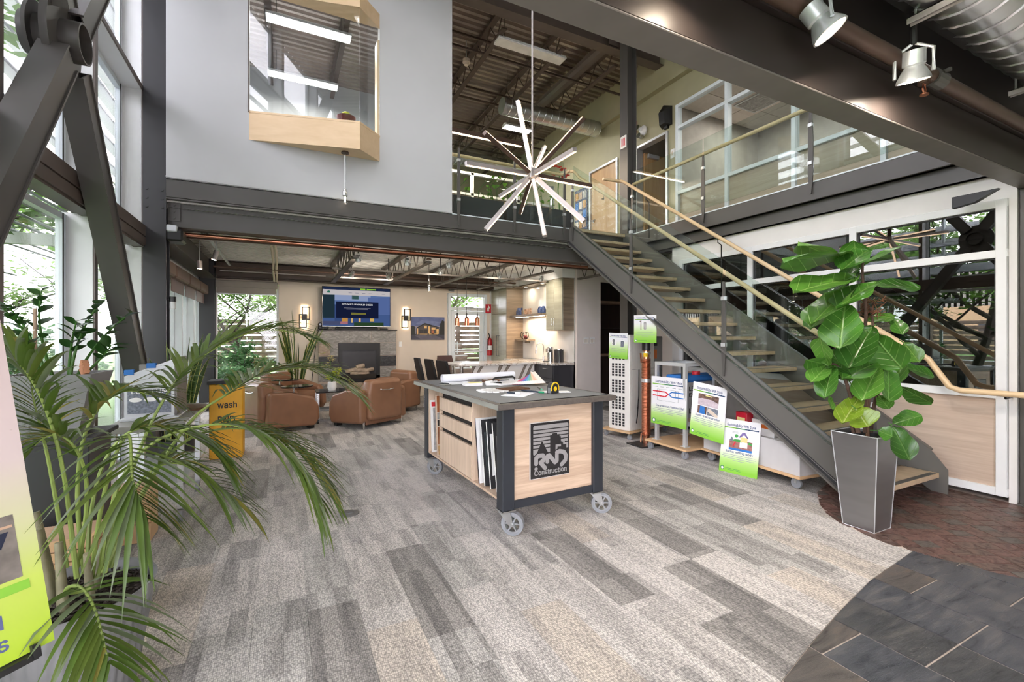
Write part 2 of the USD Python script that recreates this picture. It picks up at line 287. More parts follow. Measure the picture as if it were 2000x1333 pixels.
fu = struct('floor_upper'); part(fu, 'slab', B().box(-1.4, 6.65, YF + .03, 13.5, 3.03, Z2).box(5.53, 6.65, 1.3, YF + .03, 3.1, Z2).box(6.65, 9.2, -2, 13.5, 3.1, Z2), MT['subfloor'])
# ---- left wall of glass: fins, rails, panes and frames
wl = struct('wall_left')
FY = [.61, 2.06, 3.51, 4.96, 6.41]
for y in FY:
    part(wl, 'fin', B().cbox(-1.66, -1.425, y, y + .07, 0, 2.46, .003).cbox(-1.66, -1.425, y, y + .07, 2.68, ZR, .003), MT['white_paint'])
    part(wl, 'fin_edge', B().box(-1.425, -1.412, y + .004, y + .066, 0, 2.46).box(-1.425, -1.412, y + .004, y + .066, 2.68, ZR), MT['steel_brown'])
for z in (4.2, 5.75):
    part(wl, 'shelf_rail', B().cbox(-1.66, -1.425, -1.5, 6.45, z, z + .05, .003), MT['white_paint']); part(wl, 'rail_edge', B().box(-1.425, -1.412, -1.5, 6.45, z + .003, z + .047), MT['steel_brown'])
part(wl, 'sill', B().cbox(-1.66, -1.40, -1.5, 6.45, 0, .06), MT['white_paint'])
part(wl, 'crossbeam', B().box(-1.56, -1.385, -1.5, 6.45, 2.46, 2.55).box(-1.56, -1.385, -1.5, 6.45, 2.565, 2.68).box(-1.54, -1.40, -1.5, 6.45, 2.5, 2.62).box(-1.5, -1.40, -1.5, 6.45, 2.44, 2.46), MT['steel_brown'])
nwin = 0
rows = [(.06, 2.44), (2.68, 4.2), (4.25, 5.75), (5.8, 7.0)]
ys = [-.84] + FY + [6.55]
def window(x, y0, y1, z0, z1, fw=.05, gl='window_glass', fm='alu_white', axis='x', thick=.05):
    """A window of the wall: frame and pane; axis is the wall's normal."""
    global nwin; nwin += 1
    w = struct(f'window_{nwin}'); f = B()
    if axis == 'x':
        for a in ((y0, y0 + fw, z0, z1), (y1 - fw, y1, z0, z1), (y0 + fw, y1 - fw, z0, z0 + fw), (y0 + fw, y1 - fw, z1 - fw, z1)): f.box(x - thick / 2, x + thick / 2, *a)
        p_ = B().box(x - .004, x + .004, y0 + fw, y1 - fw, z0 + fw, z1 - fw)
    else:
        for a in ((y0, y0 + fw, z0, z1), (y1 - fw, y1, z0, z1), (y0 + fw, y1 - fw, z0, z0 + fw), (y0 + fw, y1 - fw, z1 - fw, z1)): f.box(a[0], a[1], x - thick / 2, x + thick / 2, a[2], a[3])
        p_ = B().box(y0 + fw, y1 - fw, x - .004, x + .004, z0 + fw, z1 - fw)
    part(w, 'frame', f, MT[fm]); part(w, 'pane', p_, MT[gl])
    return w
for i in range(len(FY)):
    y0 = FY[i] - 1.45 + .07 if i == 0 else FY[i - 1] + .07
    for z0, z1 in rows:
        w = window(XG, y0, FY[i], z0, z1)
        part(w, 'gasket', B().box(XG + .025, XG + .03, FY[i] - .066, FY[i] - .05, z0, z1), MT['black'])
# ground-floor windows of the sitting area with roller-blind boxes
LY = [6.55, 7.55, 8.55, 9.55, 10.5]
for a, c_ in zip(LY, LY[1:]): window(-1.52, a, c_, .05, 2.3, .06)
for y in LY: part(wl, 'mullion', B().cbox(-1.56, -1.40, y - .04, y + .04, 0, 2.5), MT['alu_white'])
part(wl, 'spandrel', B().box(-1.56, -1.47, 6.45, 10.8, 2.3, 3.2), MT['white_paint'])
pm('blind_brown', (.16, .105, .085), .6, var=.04); pm('blind_grey', (.30, .27, .24), .6, var=.04)
for a, c_ in zip(LY, LY[1:]): solo('roller_blind', B().cbox(-1.42, -1.30, a + .03, c_ - .03, 2.24, 2.42, .02).box(-1.375, -1.37, a + .05, c_ - .05, 2.06, 2.26), MT['blind_brown'], f'brown roller blind over the left ground floor windows, {("nearest", "second nearest", "third nearest", "farthest")[LY.index(a)]} of four', 'blind')
# office on the upper floor: its outer windows
for a, c_ in ((6.5, 8.6), (8.6, 10.7)): window(-1.5, a, c_, 3.5, 6.6, .06)
part(wl, 'spandrel', B().box(-1.56, -1.45, 6.45, 10.8, 3.2, 3.5).box(-1.56, -1.45, 6.45, 10.8, 6.6, ZR), MT['upper_white'])
# ---- back wall with the tall window and the glazed door
wb = struct('wall_back')
part(wb, 'plaster', B().box(-1.6, -1.24, YB, YB + .15, 0, 3.03).box(-.10, 3.60, YB, YB + .15, 0, 3.03).box(-1.24, -.10, YB, YB + .15, 2.52, 3.03).box(3.60, 4.66, YB, YB + .15, 2.5, 3.03).box(4.66, 6.7, YB, YB + .15, 0, 3.03), MT['cream'])
window(YB + .08, -1.24, -.10, .03, 2.5, .045, axis='y', fm='white_paint')
t = thing('roller_blind', 'grey roller blind cassette at the top of the tall back window', 'blind', (-.67, YB, 2.3)); part(t, 'cassette', B().cbox(-1.22, -.12, YB - .10, YB - .005, 2.42, 2.56, .01), MT['blind_grey']); part(t, 'fabric', B().box(-1.2, -.15, YB - .06, YB - .05, 2.30, 2.42), MT['blind_grey']); part(t, 'bottom_bar', B().cbox(-1.2, -.15, YB - .065, YB - .045, 2.285, 2.305), MT['alu'])
part(struct('baseboard_back'), 'board', B().cbox(-.08, 3.58, YB - .015, YB, 0, .1), MT['cream'])
part(wb, 'upper_wall', B().box(-1.5, 2.2, YB, YB + .15, Z2, ZR), MT['upper_white'])
# ---- white wall of the upper office over the steel beam, with the hole of the bay window
wu = struct('wall_upper'); t_ = .12
part(wu, 'plaster', B().box(-1.2, -.38, YF, YF + t_, Z2 + .005, ZR).box(1.17, 2.21, YF, YF + t_, Z2 + .005, ZR).box(-.38, 1.17, YF, YF + t_, Z2 + .005, 3.9).box(-.38, 1.17, YF, YF + t_, 5.83, ZR), MT['upper_white'])
part(wu, 'side_wall', B().box(2.09, 2.21, YF + t_, YB, Z2, ZR), MT['upper_white'])
part(wu, 'bead', B().box(-1.2, 2.21, YF - .012, YF, Z2 + .012, Z2 + .03), MT['upper_white'])
# ---- right wall: header, boardroom window, oak panels
wr = struct('wall_right')
part(wr, 'header', B().box(XR, XR + .12, 1.55, 5.43, 2.64, 2.86).box(XR, XR + .12, 5.23, 5.43, 0, 2.64).box(XR, XR + .12, 1.55, 1.60, 0, 2.64), MT['header_paint'])
RY = [1.64, 2.80, 4.04, 5.23]
fb = B()
for y in RY: fb.cbox(XR - .03, XR + .05, y - .035, y + .035, .05, 2.64, .003)
for z in (.08, .93, 2.17, 2.61): fb.cbox(XR - .028, XR + .05, 1.6, 5.23, z - .035, z + .035, .003)
part(wr, 'window_frame', fb, MT['white_paint'])
for a, c_ in zip(RY, RY[1:]):
    part(wr, 'panel', B().box(XR, XR + .02, a + .035, c_ - .035, .115, .895), MT['panel_wood'])
    for z0, z1 in ((.965, 2.135), (2.205, 2.575)):
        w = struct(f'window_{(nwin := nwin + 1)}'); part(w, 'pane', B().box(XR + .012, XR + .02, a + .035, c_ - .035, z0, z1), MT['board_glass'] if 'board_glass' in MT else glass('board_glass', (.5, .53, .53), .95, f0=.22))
        part(w, 'gasket', B().box(XR + .0, XR + .025, a + .035, a + .05, z0, z1).box(XR, XR + .025, c_ - .05, c_ - .035, z0, z1).box(XR, XR + .025, a + .05, c_ - .05, z1 - .012, z1), MT['steel_blue'])
# boardroom behind the glass
br = struct('wall_boardroom')
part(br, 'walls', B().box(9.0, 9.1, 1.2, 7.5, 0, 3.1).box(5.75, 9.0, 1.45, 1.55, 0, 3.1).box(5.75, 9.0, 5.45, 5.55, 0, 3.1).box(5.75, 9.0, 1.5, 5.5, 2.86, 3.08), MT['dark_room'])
# wall end at the lobby and the dark steel post line
# ---- upper corridor: green wall, office glazing, doors
XC = 6.65
wc = struct('wall_corridor')
D1, D2 = (8.0, 9.05), (6.52, 7.42)      # doors: y from, to (frame outer)
part(wc, 'plaster', B().box(XC, XC + .12, 6.31, D2[0], Z2, ZR).box(XC, XC + .12, D2[1], D1[0], Z2, ZR).box(XC, XC + .12, D1[1], 13.5, Z2, ZR).box(XC, XC + .12, *D2, 5.42, ZR).box(XC, XC + .12, *D1, 5.42, ZR).box(XC, XC + .12, 1.0, 6.31, 5.8, ZR), MT['green_paint'])
part(wc, 'bulkhead', B().box(XC - .12, XC, -1, 13.5, 6.28, ZR), MT['green_paint'])
part(wc, 'end_wall', B().box(2.2, 6.65, 13.4, 13.5, Z2, ZR), MT['green_paint'])
CY_ = [6.27, 5.2, 4.08, 2.97, 1.86, .75]
fb = B()
for y in CY_: fb.cbox(XC - .05, XC + .06, y - .03, y + .03, Z2, 5.8, .003)
for z in (3.3, 4.13, 5.36, 5.77): fb.cbox(XC - .048, XC + .06, .75, 6.3, z - .03, z + .03, .003)
part(wc, 'glazing_frame', fb, MT['alu_white'])
wood('grey_oak', (.36, .30, .22), (.52, .45, .35), 'y', .8)
for a, c_ in zip(CY_[1:], CY_):
    part(wc, 'panel', B().box(XC, XC + .02, a + .03, c_ - .03, 3.33, 4.1), MT['grey_oak'])
    for z0, z1 in ((4.16, 5.33), (5.39, 5.74)):
        w = struct(f'window_{(nwin := nwin + 1)}'); part(w, 'pane', B().box(XC + .01, XC + .018, a + .03, c_ - .03, z0, z1), MT['pane_clear'])
# office behind: suspended ceiling, back wall
oc = struct('ceiling_office'); pm('ceiling_tile', (.72, .64, .58), .8, var=.04, sc=20); pm('tile_grid', (.38, .34, .31), .6)
part(oc, 'grid', B().box(6.78, 9.2, -.5, 6.5, 5.885, 5.9), MT['tile_grid'])
for i in range(4):
    for j in range(11): part(oc, 'tile', B().box(6.79 + .6 * i, 7.375 + .6 * i, 6.4 - .6 * j - .585, 6.4 - .6 * j, 5.865, 5.88), MT['ceiling_tile'])
pm('office_wall', (.5, .46, .42), .8); part(struct('wall_office'), 'walls', B().box(9.2, 9.3, -.5, 9.5, Z2, 5.9).box(6.78, 9.2, 6.45, 6.52, Z2, 5.9).box(6.78, 9.2, 9.2, 9.3, Z2, 5.9).box(6.78, 9.3, 6.5, 9.3, 5.88, 5.95), MT['office_wall'])
# ================================================================ steel frame
def ibeam(bd, p, q, w, h, tf=.016, tw=.012, up=(0, 0, 1)):
    """I-section along p-q (centre line), flanges w wide, h deep along up."""
    p, q, up = np.array(p, float), np.array(q, float), np.array(up, float)
    for s_ in (-1, 1): bd.bar(p + up * s_ * (h - tf) / 2, q + up * s_ * (h - tf) / 2, w, tf, up)
    bd.bar(p, q, tw, h - 2 * tf, up); return bd
def bolts(pts, nrm, r=.014):
    b = B(); nrm = np.array(nrm, float)
    for p in pts: b.tube([np.array(p), np.array(p) + nrm * .012], r, 6)
    return b
# columns
c1 = thing('steel_column', 'dark steel column at the corner between the glass wall and the white upper wall', 'column', (-1.305, 6.48, 0), group=None)
part(c1, 'shaft', ibeam(B(), (-1.305, 6.49, 0), (-1.305, 6.49, ZR), .21, .2, .016, .012, (0, 1, 0)), MT['steel_blue'])
part(c1, 'bolts', bolts([(x, 6.39, z) for x in (-1.375, -1.235) for z in (2.9, 3.0, 3.1)], (0, -1, 0)), MT['steel_blue'])
part(c1, 'base_plate', B().box(-1.46, -1.15, 6.34, 6.64, 0, .02), MT['steel_blue'])
c2 = thing('steel_column', 'dark steel column rising at the head of the stairs through both floors', 'column', (5.54, 6.39, 0))
part(c2, 'shaft', ibeam(B(), (5.54, 6.39, 0), (5.54, 6.39, ZR), .2, .21, .016, .012, (1, 0, 0)), MT['steel'])
part(c2, 'base_plate', B().box(5.4, 5.68, 6.25, 6.53, 0, .02), MT['steel'])
part(c2, 'bolts', bolts([(5.50, 6.29, z) for z in (6.68, 6.75, 6.82, 6.89)] + [(5.58, 6.29, z) for z in (6.68, 6.75, 6.82, 6.89)], (0, -1, 0), .018), MT['steel'])
c3 = thing('steel_column', 'dark steel column in the far left corner beside the tall back window', 'column', (-1.33, 10.5, 0))
part(c3, 'shaft', ibeam(B(), (-1.33, 10.55, 0), (-1.33, 10.55, 3.0), .24, .22, .016, .012, (0, 1, 0)), MT['steel_blue']); part(c3, 'base_plate', B().box(-1.48, -1.18, 10.4, 10.7, 0, .02), MT['steel_blue'])
c4 = thing('steel_column', 'dark grey steel column at the right edge under the big entry beam', 'column', (5.75, 1.45, 0))
part(c4, 'shaft', B().cbox(5.63, 5.9, 1.30, 1.54, 0, 2.71, .006), MT['steel']); part(c4, 'base_plate', B().box(5.6, 5.93, 1.27, 1.545, 0, .015), MT['steel'])
# the bridge beam across the room
bm = thing('floor_beam', 'long dark steel beam under the white upper wall carrying the upper floor edge', 'beam', (2, YF, 2.7))
part(bm, 'edge_channel', B().cbox(-1.2, 5.5, YF, YF + .03, 3.03, 3.235, .004), MT['steel'])
part(bm, 'web_beam', ibeam(B(), (-1.2, YF + .11, 2.86), (5.44, YF + .11, 2.86), .22, .33, .016), MT['steel'])
part(bm, 'end_plate', B().box(-1.2, -1.08, YF + .085, YF + .10, 2.78, 3.0), MT['steel']); part(bm, 'bolts', bolts([(-1.14, YF + .085, z) for z in (2.81, 2.89, 2.96)], (0, -1, 0)), MT['steel'])
part(bm, 'edge_trim', B().box(2.21, 4.26, YF - .004, YF + .06, 3.235, 3.25), MT['alu_white'], label='pale metal floor edge trim')
wk = thing('floor_beam', 'dark steel beam and channel under the gallery on the right above the boardroom window', 'beam', (5.55, 4, 2.86))
part(wk, 'edge_channel', B().cbox(5.5, 5.53, 1.3, YF, 3.03, 3.235, .004), MT['steel'])
part(wk, 'web_beam', ibeam(B(), (5.66, 1.3, 2.95), (5.66, YF - .1, 2.95), .16, .18, .012), MT['steel']); part(wk, 'fascia_plate', B().box(5.58, 5.6, 1.55, YF - .1, 2.86, 3.04), MT['steel'])
part(wk, 'edge_trim', B().box(5.496, 5.56, 1.3, YF, 3.235, 3.25), MT['alu_white'], label='pale metal floor edge trim')
eb = thing('floor_beam', 'massive dark brown box beam crossing the upper right over the entry', 'beam', (2, 1.47, 2.7))
part(eb, 'box', B().cbox(-1.2, 6.4, 1.40, 1.54, 2.72, 3.0, .006), MT['entry_steel']); part(eb, 'bottom_plate', B().cbox(-1.2, 6.4, 1.395, 1.545, 2.71, 2.72, .003), MT['steel_under'] if 'steel_under' in MT else pm('steel_under', (.15, .135, .125), .45)); part(eb, 'top_flange', B().cbox(-1.2, 6.4, 1.37, 1.57, 3.0, 3.03, .004), MT['entry_steel']); part(eb, 'upstand', B().box(-1.2, 6.4, 1.43, 1.51, 3.03, 3.74), MT['entry_steel'])  # bottom plate paler: light bounced off the floor is in its colour
rb = thing('roof_beam', 'dark brown steel roof beam above the gallery meeting the stair column', 'beam', (2.4, 6.62, 6.65))
part(rb, 'web_beam', ibeam(B(), (-1.2, 6.62, 6.81), (6.52, 6.62, 6.81), .2, .33, .018), MT['steel_brown']); part(rb, 'bolt_plate', B().box(5.2, 5.42, 6.505, 6.52, 6.68, 6.95), MT['steel_brown'])
lb = thing('floor_beam', 'dark steel beam over the ground floor windows on the left', 'beam', (-1.25, 8.5, 2.5)); part(lb, 'web_beam', ibeam(B(), (-1.3, 6.6, 2.75), (-1.3, 10.44, 2.75), .24, .4, .018), MT['steel'])
kb = thing('floor_beam', 'near black steel beam along the top of the back wall above the television', 'beam', (1.8, 10.5, 2.6)); part(kb, 'web_beam', ibeam(B(), (-1.19, 10.62, 2.76), (4.79, 10.62, 2.76), .2, .34, .016), MT['joist_dark']); part(kb, 'plate', B().box(-1.19, 4.79, 10.5, 10.515, 2.62, 2.9), MT['joist_dark'])
# X brace along the glass wall
br_ = thing('cross_brace', 'big dark steel X brace with a round hub before the left glass wall', 'brace', (-1.3, 4.05, 0))
hub = (4.05, 3.42)
for (y, z) in ((6.30, .2), (1.75, .12), (6.25, 6.6), (1.8, 6.7)):
    d = np.array((0, y - hub[0], z - hub[1])); d /= np.linalg.norm(d); p0 = np.array((-1.3, *hub)) + d * .2
    n_ = np.cross(d, (1, 0, 0))
    b = B().bar(p0, (-1.3, y, z), .012, .17, n_)
    for s_ in (-1, 1): b.bar(p0 + n_ * s_ * .085, np.array((-1.3, y, z)) + n_ * s_ * .085, .15, .014, n_)
    for s_ in (-1, 1): b.bar(p0 + np.array((s_ * .06, 0, 0)), np.array((-1.3 + s_ * .06, y, z)), .008, .17, n_)
    part(br_, 'diagonal', b, MT['steel'])
an = np.linspace(0, 2 * np.pi, 37)[:-1]
Fx = frame((-1.3, *hub), (0, 1, 0), (0, 0, 1))
ring = Point(0, 0).buffer(.13, 24).difference(Point(0, 0).buffer(.118, 24))
part(br_, 'hub_pipe', B().prism(ring, -.2, .10, Fx).prism(Point(0, 0).buffer(.118, 24), -.18, .04, Fx), MT['steel'], 40)
part(br_, 'gusset_disc', B().prism(Point(0, 0).buffer(.27, 32), -.045, -.005, Fx).prism(Point(0, 0).buffer(.2, 32), -.15, -.13, Fx), MT['steel'], 40)
# joists
def joist(x, y0, y1, zb, zt, label, group, m, pitch=.42, name='steel_joist', r=.009):
    t = thing(name, label, 'joist', (x, (y0 + y1) / 2, zb), group=group)
    part(t, 'bottom_chord', B().bar((x, y0, zb), (x, y1, zb), .085, .03), m)
    part(t, 'top_chord', B().bar((x, y0 - .15, zt), (x, y1 + .15, zt), .10, .04), m)
    b = B(); n = max(2, int((y1 - y0) / pitch)); yy = np.linspace(y0 + .02, y1 - .02, 2 * n + 1)
    b.tube([(x, yy[i], (zt, zb)[i % 2]) for i in range(2 * n + 1)], r, 6)
    part(t, 'web', b, m); return t
for i, x in enumerate((.90, 1.94, 3.0, 4.1, 5.14)):
    joist(x, 6.66, 10.0 if i < 4 else 7.35, 2.555, 2.90, ('open web joist left of the television', 'open web joist over the right half of the television', 'open web joist over the wall picture and exit door', 'open web joist running toward the kitchen cabinets', 'short visible joist end beside the stairs')[i], None, MT['joist'])
for i, x in enumerate((3.27, 4.43, 5.6)): joist(x, 6.8, 13.2, 6.55, 6.93, ('brown roof joist left of the chandelier rod above the gallery', 'brown roof joist behind the chandelier rod', 'brown roof joist nearest the stair column')[i], None, MT['joist_dark'], .55, 'roof_joist', .011)
for i, x in enumerate((-.24, .93)): joist(x, 6.8, 10.6, 6.62, 6.93, ('roof joist at the left inside the office bay window', 'roof joist at the right inside the office bay window')[i], None, MT['joist_dark'], .55, 'roof_joist', .011)
for i, (y, z) in enumerate(((7.6, 6.56), (9.2, 6.58), (10.8, 6.56), (12.2, 6.56))):
    solo('bridging_rod', B().bar((2.3, y, z), (6.5, y, z), .035, .035).bar((2.3, y + .15, 6.9), (6.5, y + .15, 6.9), .035, .035), MT['joist_dark'], f'brown bridging angle crossing under the gallery roof joists, {("nearest", "second", "third", "farthest")[i]} of four', 'rod')
for i, y in enumerate((8.0, 9.2)):
    solo('bridging_rod', B().bar((.7, y, 2.56), (4.79, y, 2.56), .03, .03), MT['joist'], ('brown bridging angle across the ceiling joists nearer the front', 'brown bridging angle across the ceiling joists nearer the television')[i], 'rod')
# ================================================================ stairs
st = thing('staircase', 'open steel staircase with oak treads climbing from the brick floor to the gallery', 'staircase', (4.84, 4.1, 0))
zl = lambda y: .18 + .689 * (y - 2.31)
sp = Polygon([(1.93, 0), (2.05, 0), (6.375, zl(6.375)), (6.375, 3.25), (6.2, 3.25), (2.06, zl(2.06) + .38), (1.93, .22)])
fl_top = Polygon([(6.2, 3.25), (2.06, zl(2.06) + .38), (2.06, zl(2.06) + .366), (6.2, 3.236)]); fl_bot = Polygon([(2.05, 0), (6.375, zl(6.375)), (6.375, zl(6.375) + .014), (2.04, .014)])
for x, s_ in ((4.26, 1), (5.42, -1)):
    F_ = frame((x, 0, 0), (0, 1, 0), (0, 0, 1)); w_ = (0, .012) if s_ > 0 else (-.012, 0); wf = (-.0, .06) if s_ > 0 else (-.06, .0); wf2 = (-.05, .01) if s_ > 0 else (-.01, .05)
    part(st, 'stringer', B().prism(sp, *w_, F_).prism(fl_top, *wf2, F_).prism(fl_bot, *wf2, F_), MT['steel_stair'])
part(st, 'lower_strip', B().prism(Polygon([(2.05, .0), (6.375, zl(6.375)), (6.375, zl(6.375) + .05), (2.02, .04)]), -.012, 0, frame((4.26, 0, 0), (0, 1, 0), (0, 0, 1))), MT['steel_blue'])
for dz, nm in ((.052, 'edge_line'), (.376, 'edge_line')): part(st, nm, B().tube([(4.248, 2.1, zl(2.1) + dz), (4.248, 6.2, zl(6.2) + dz)], .004, 5), MT['steel_edge'])  # pale tubes paint the glint along the stringer edges
for k in range(1, 18):
    y, z = 1.99 + .261 * (k - 1), .18 * k
    part(st, 'tread', B().cbox(4.275, 5.405, y + .05, y + .29, z - .042, z, .003), MT['oak'])
    part(st, 'nosing', B().cbox(4.275, 5.405, y, y + .052, z - .042, z, .002), MT['oak'])
    part(st, 'grip_strip', B().box(4.32, 5.36, y + .006, y + .05, z, z + .002), MT['steel'])
    part(st, 'bracket', B().box(4.272, 4.31, y + .03, y + .27, z - .055, z - .042).box(5.37, 5.408, y + .03, y + .27, z - .055, z - .042), MT['steel'])
part(st, 'landing_edge', B().cbox(4.272, 5.42, YF - .06, YF - .003, Z2 - .04, Z2 + .012), MT['oak'])
# guards: glass, posts, rails
def post(t, p, h0, h1, axis, w=.05):
    """Tapered flat bar; axis 'x' or 'y': the way its broad side runs."""
    x, y, z = p; e = np.array((1, 0, 0) if axis == 'x' else (0, 1, 0)) * 1.; n_ = np.array((0, 1, 0) if axis == 'x' else (1, 0, 0)) * .008
    pts = []
    for zz, ww in ((z + h0, .008), (z + h0 + .25, w / 2), (z + h1 - .3, w / 2 * .9), (z + h1, w * .22)):
        for s_ in (-1, 1):
            for q in (-1, 1): pts.append(np.array((x, y, zz)) + e * s_ * ww + n_ * q)
    part(t, 'post', B().hull(pts), MT['steel'])
    c = B()
    for zz in (z + .22, z + h1 - .18): c.box(x - .022, x + .022, y - .022, y + .022, zz - .02, zz + .02)
    part(t, 'clamp', c, MT['alu'])
gf = thing('glass_guard', 'glass guard rail along the gallery edge above the bridge beam', 'railing', (3.2, YF, 3.1))
for x in (2.305, 3.23, 4.156): post(gf, (x, YF - .02, Z2), -.17, .98, 'x')
for a, c_ in ((2.225, 2.29), (2.32, 3.215), (3.245, 4.14)): part(gf, 'glass_panel', B().box(a, c_, YF - .026, YF - .014, Z2 + .04, 4.32), MT['guard_glass'])
part(gf, 'handrail', B().tube([(2.22, YF + .05, 4.14), (4.05, YF + .05, 4.14), (4.18, YF + .03, 4.14), (4.255, YF - .03, 4.20)], .024, 10), MT['maple_rail'], 50)
gw = thing('glass_guard', 'glass guard rail along the right gallery above the boardroom window', 'railing', (5.47, 4, 3.1))
for y in (6.22, 4.7, 3.18, 1.66): post(gw, (5.48, y, Z2), -.14, .84, 'y', .06)
for a, c_ in ((1.7, 3.165), (3.195, 4.685), (4.715, 6.2)): part(gw, 'glass_panel', B().box(5.474, 5.486, a, c_, Z2 + .07, 4.33), MT['guard_glass'])
part(gw, 'handrail', B().tube([(5.53, 6.25, 4.13), (5.53, 1.5, 4.13)], .026, 10), MT['maple_rail'], 50)
zn = lambda y: .18 + .69 * (y - 1.99)                # nosing line
gn = thing('glass_guard', 'sloping glass guard on the near side of the staircase', 'railing', (4.25, 4.1, 0))
for y in (6.25, 4.84, 3.37, 1.98): post(gn, (4.245, y, zn(y)), -.12, .9, 'y', .055)
for a, c_ in ((4.86, 6.23), (3.39, 4.82), (2.0, 3.35)):
    q = Polygon([(a, zn(a) + .10), (c_, zn(c_) + .10), (c_, zn(c_) + 1.13), (a, zn(a) + 1.13)]); part(gn, 'glass_panel', B().prism(q, -.006, .006, frame((4.25, 0, 0), (0, 1, 0), (0, 0, 1))), MT['guard_glass'])
part(gn, 'handrail', B().tube([(4.27, 6.36, 4.19), (4.295, 6.28, 4.17)] + [(4.30, y, zn(y) + .985) for y in np.linspace(6.15, 2.0, 9)] + [(4.30, 1.85, .985)], .024, 10), MT['maple_rail'], 50)
b = B()
for y in (5.5, 4.1, 2.7): b.tube([(4.26, y, zn(y) + .9), (4.3, y, zn(y) + .9), (4.3, y, zn(y) + .965)], .007, 6)
part(gn, 'rail_bracket', b, MT['black'])
gr = thing('stair_handrail', 'round maple handrail on the wall side of the staircase', 'handrail', (5.36, 4.1, 0))
part(gr, 'rail', B().tube([(5.0, 6.42, 4.2), (5.3, 6.40, 4.2), (5.345, 6.36, 4.195)] + [(5.355, y, zn(y) + 1.01) for y in np.linspace(6.3, 2.05, 9)] + [(5.355, 1.9, .99), (5.357, 1.83, .965), (5.40, 1.5, .962), (5.45, 1.2, .962)], .026, 10), MT['maple_rail'], 50)
b = B()
for y in (5.75, 4.35, 2.9): b.tube([(5.43, y, zn(y) + .3), (5.43, y, zn(y) + .9), (5.36, y, zn(y) + .93), (5.36, y, zn(y) + .99)], .008, 6)
b.tube([(5.62, 1.58, .92), (5.41, 1.56, .92), (5.40, 1.56, .955)], .008, 6)
part(gr, 'bracket', b, MT['black'])
# bay window of the upper office
bay = thing('bay_window', 'wedge shaped maple framed bay window jutting from the white upper wall', 'bay window', (.5, 6.2, 3.83))
tri = Polygon([(-.38, YF), (1.17, YF), (.866, 6.07)]); tin = tri.buffer(-.02, join_style=2)
part(bay, 'lower_band', B().prism(tri, 3.835, 4.17), MT['maple']); part(bay, 'ledge', B().prism(tri.buffer(.003, join_style=2).union(sbox(-.38, YF, 1.17, YF + .2)), 4.165, 4.19), MT['maple'])
part(bay, 'upper_band', B().prism(tri, 5.65, 5.85), MT['maple'])
for p, q in (((-.375, 6.375), (.86, 6.078)), ((.868, 6.08), (1.165, 6.375))): part(bay, 'pane', B().bar((*p, 4.92), (*q, 4.92), .008, 1.46), MT['pane_clear'])
part(bay, 'side_jamb', B().box(1.14, 1.17, YF + .01, YF + .2, 4.19, 5.5), MT['maple']); part(bay, 'metal_strip', B().box(-.39, -.378, YF - .012, YF, 4.17, 5.65), MT['steel_brown'])
# ================================================================ workbench
pm('laminate_dark', (.10, .085, .075), .45, var=.18, sc=5, stretch=(8, .8, 8)); pm('laminate_edge', (.25, .25, .22), .5, var=.1)
pm('mat_grey', (.17, .175, .18), .6, var=.03); pm('bench_steel', (.028, .032, .04), .38, .2, var=.1); pm('wheel_grey', (.42, .44, .46), .3, .75, var=.08); pm('rubber_grey', (.22, .23, .25), .6); pm('slot_black', (.02, .015, .012), .8)
BO, BR = np.array((1.33, 2.87, 0)), 2.5
class Loc(T):                                # a thing built in its own coordinates
    def __init__(s, t): s.prim, s.loc, s.path = t.prim, np.zeros(3), t.path
def own(*a, **k): return Loc(thing(*a, **k))
wbn = own('workbench', 'large workbench on spoked casters with a slate grey top and an engraved logo plate', 'workbench', BO, BR)
W_, L_ = 1.08, 1.96
part(wbn, 'tabletop', B().cbox(0, W_, 0, L_, .927, .967, .003), MT['laminate_dark'])
part(wbn, 'edge_band', B().box(-.004, 0, .002, L_ - .002, .929, .964), MT['laminate_edge'])
part(wbn, 'cutting_mat', B().box(.045, W_ - .05, .055, L_ - .13, .967, .971), MT['mat_grey']); part(wbn, 'mat_edge', B().box(.043, W_ - .048, .053, .0555, .967, .9715).box(W_ - .05, W_ - .047, .055, L_ - .13, .967, .9715), MT['black'])
x0, x1, y0, y1 = .075, W_ - .075, .075, L_ - .12
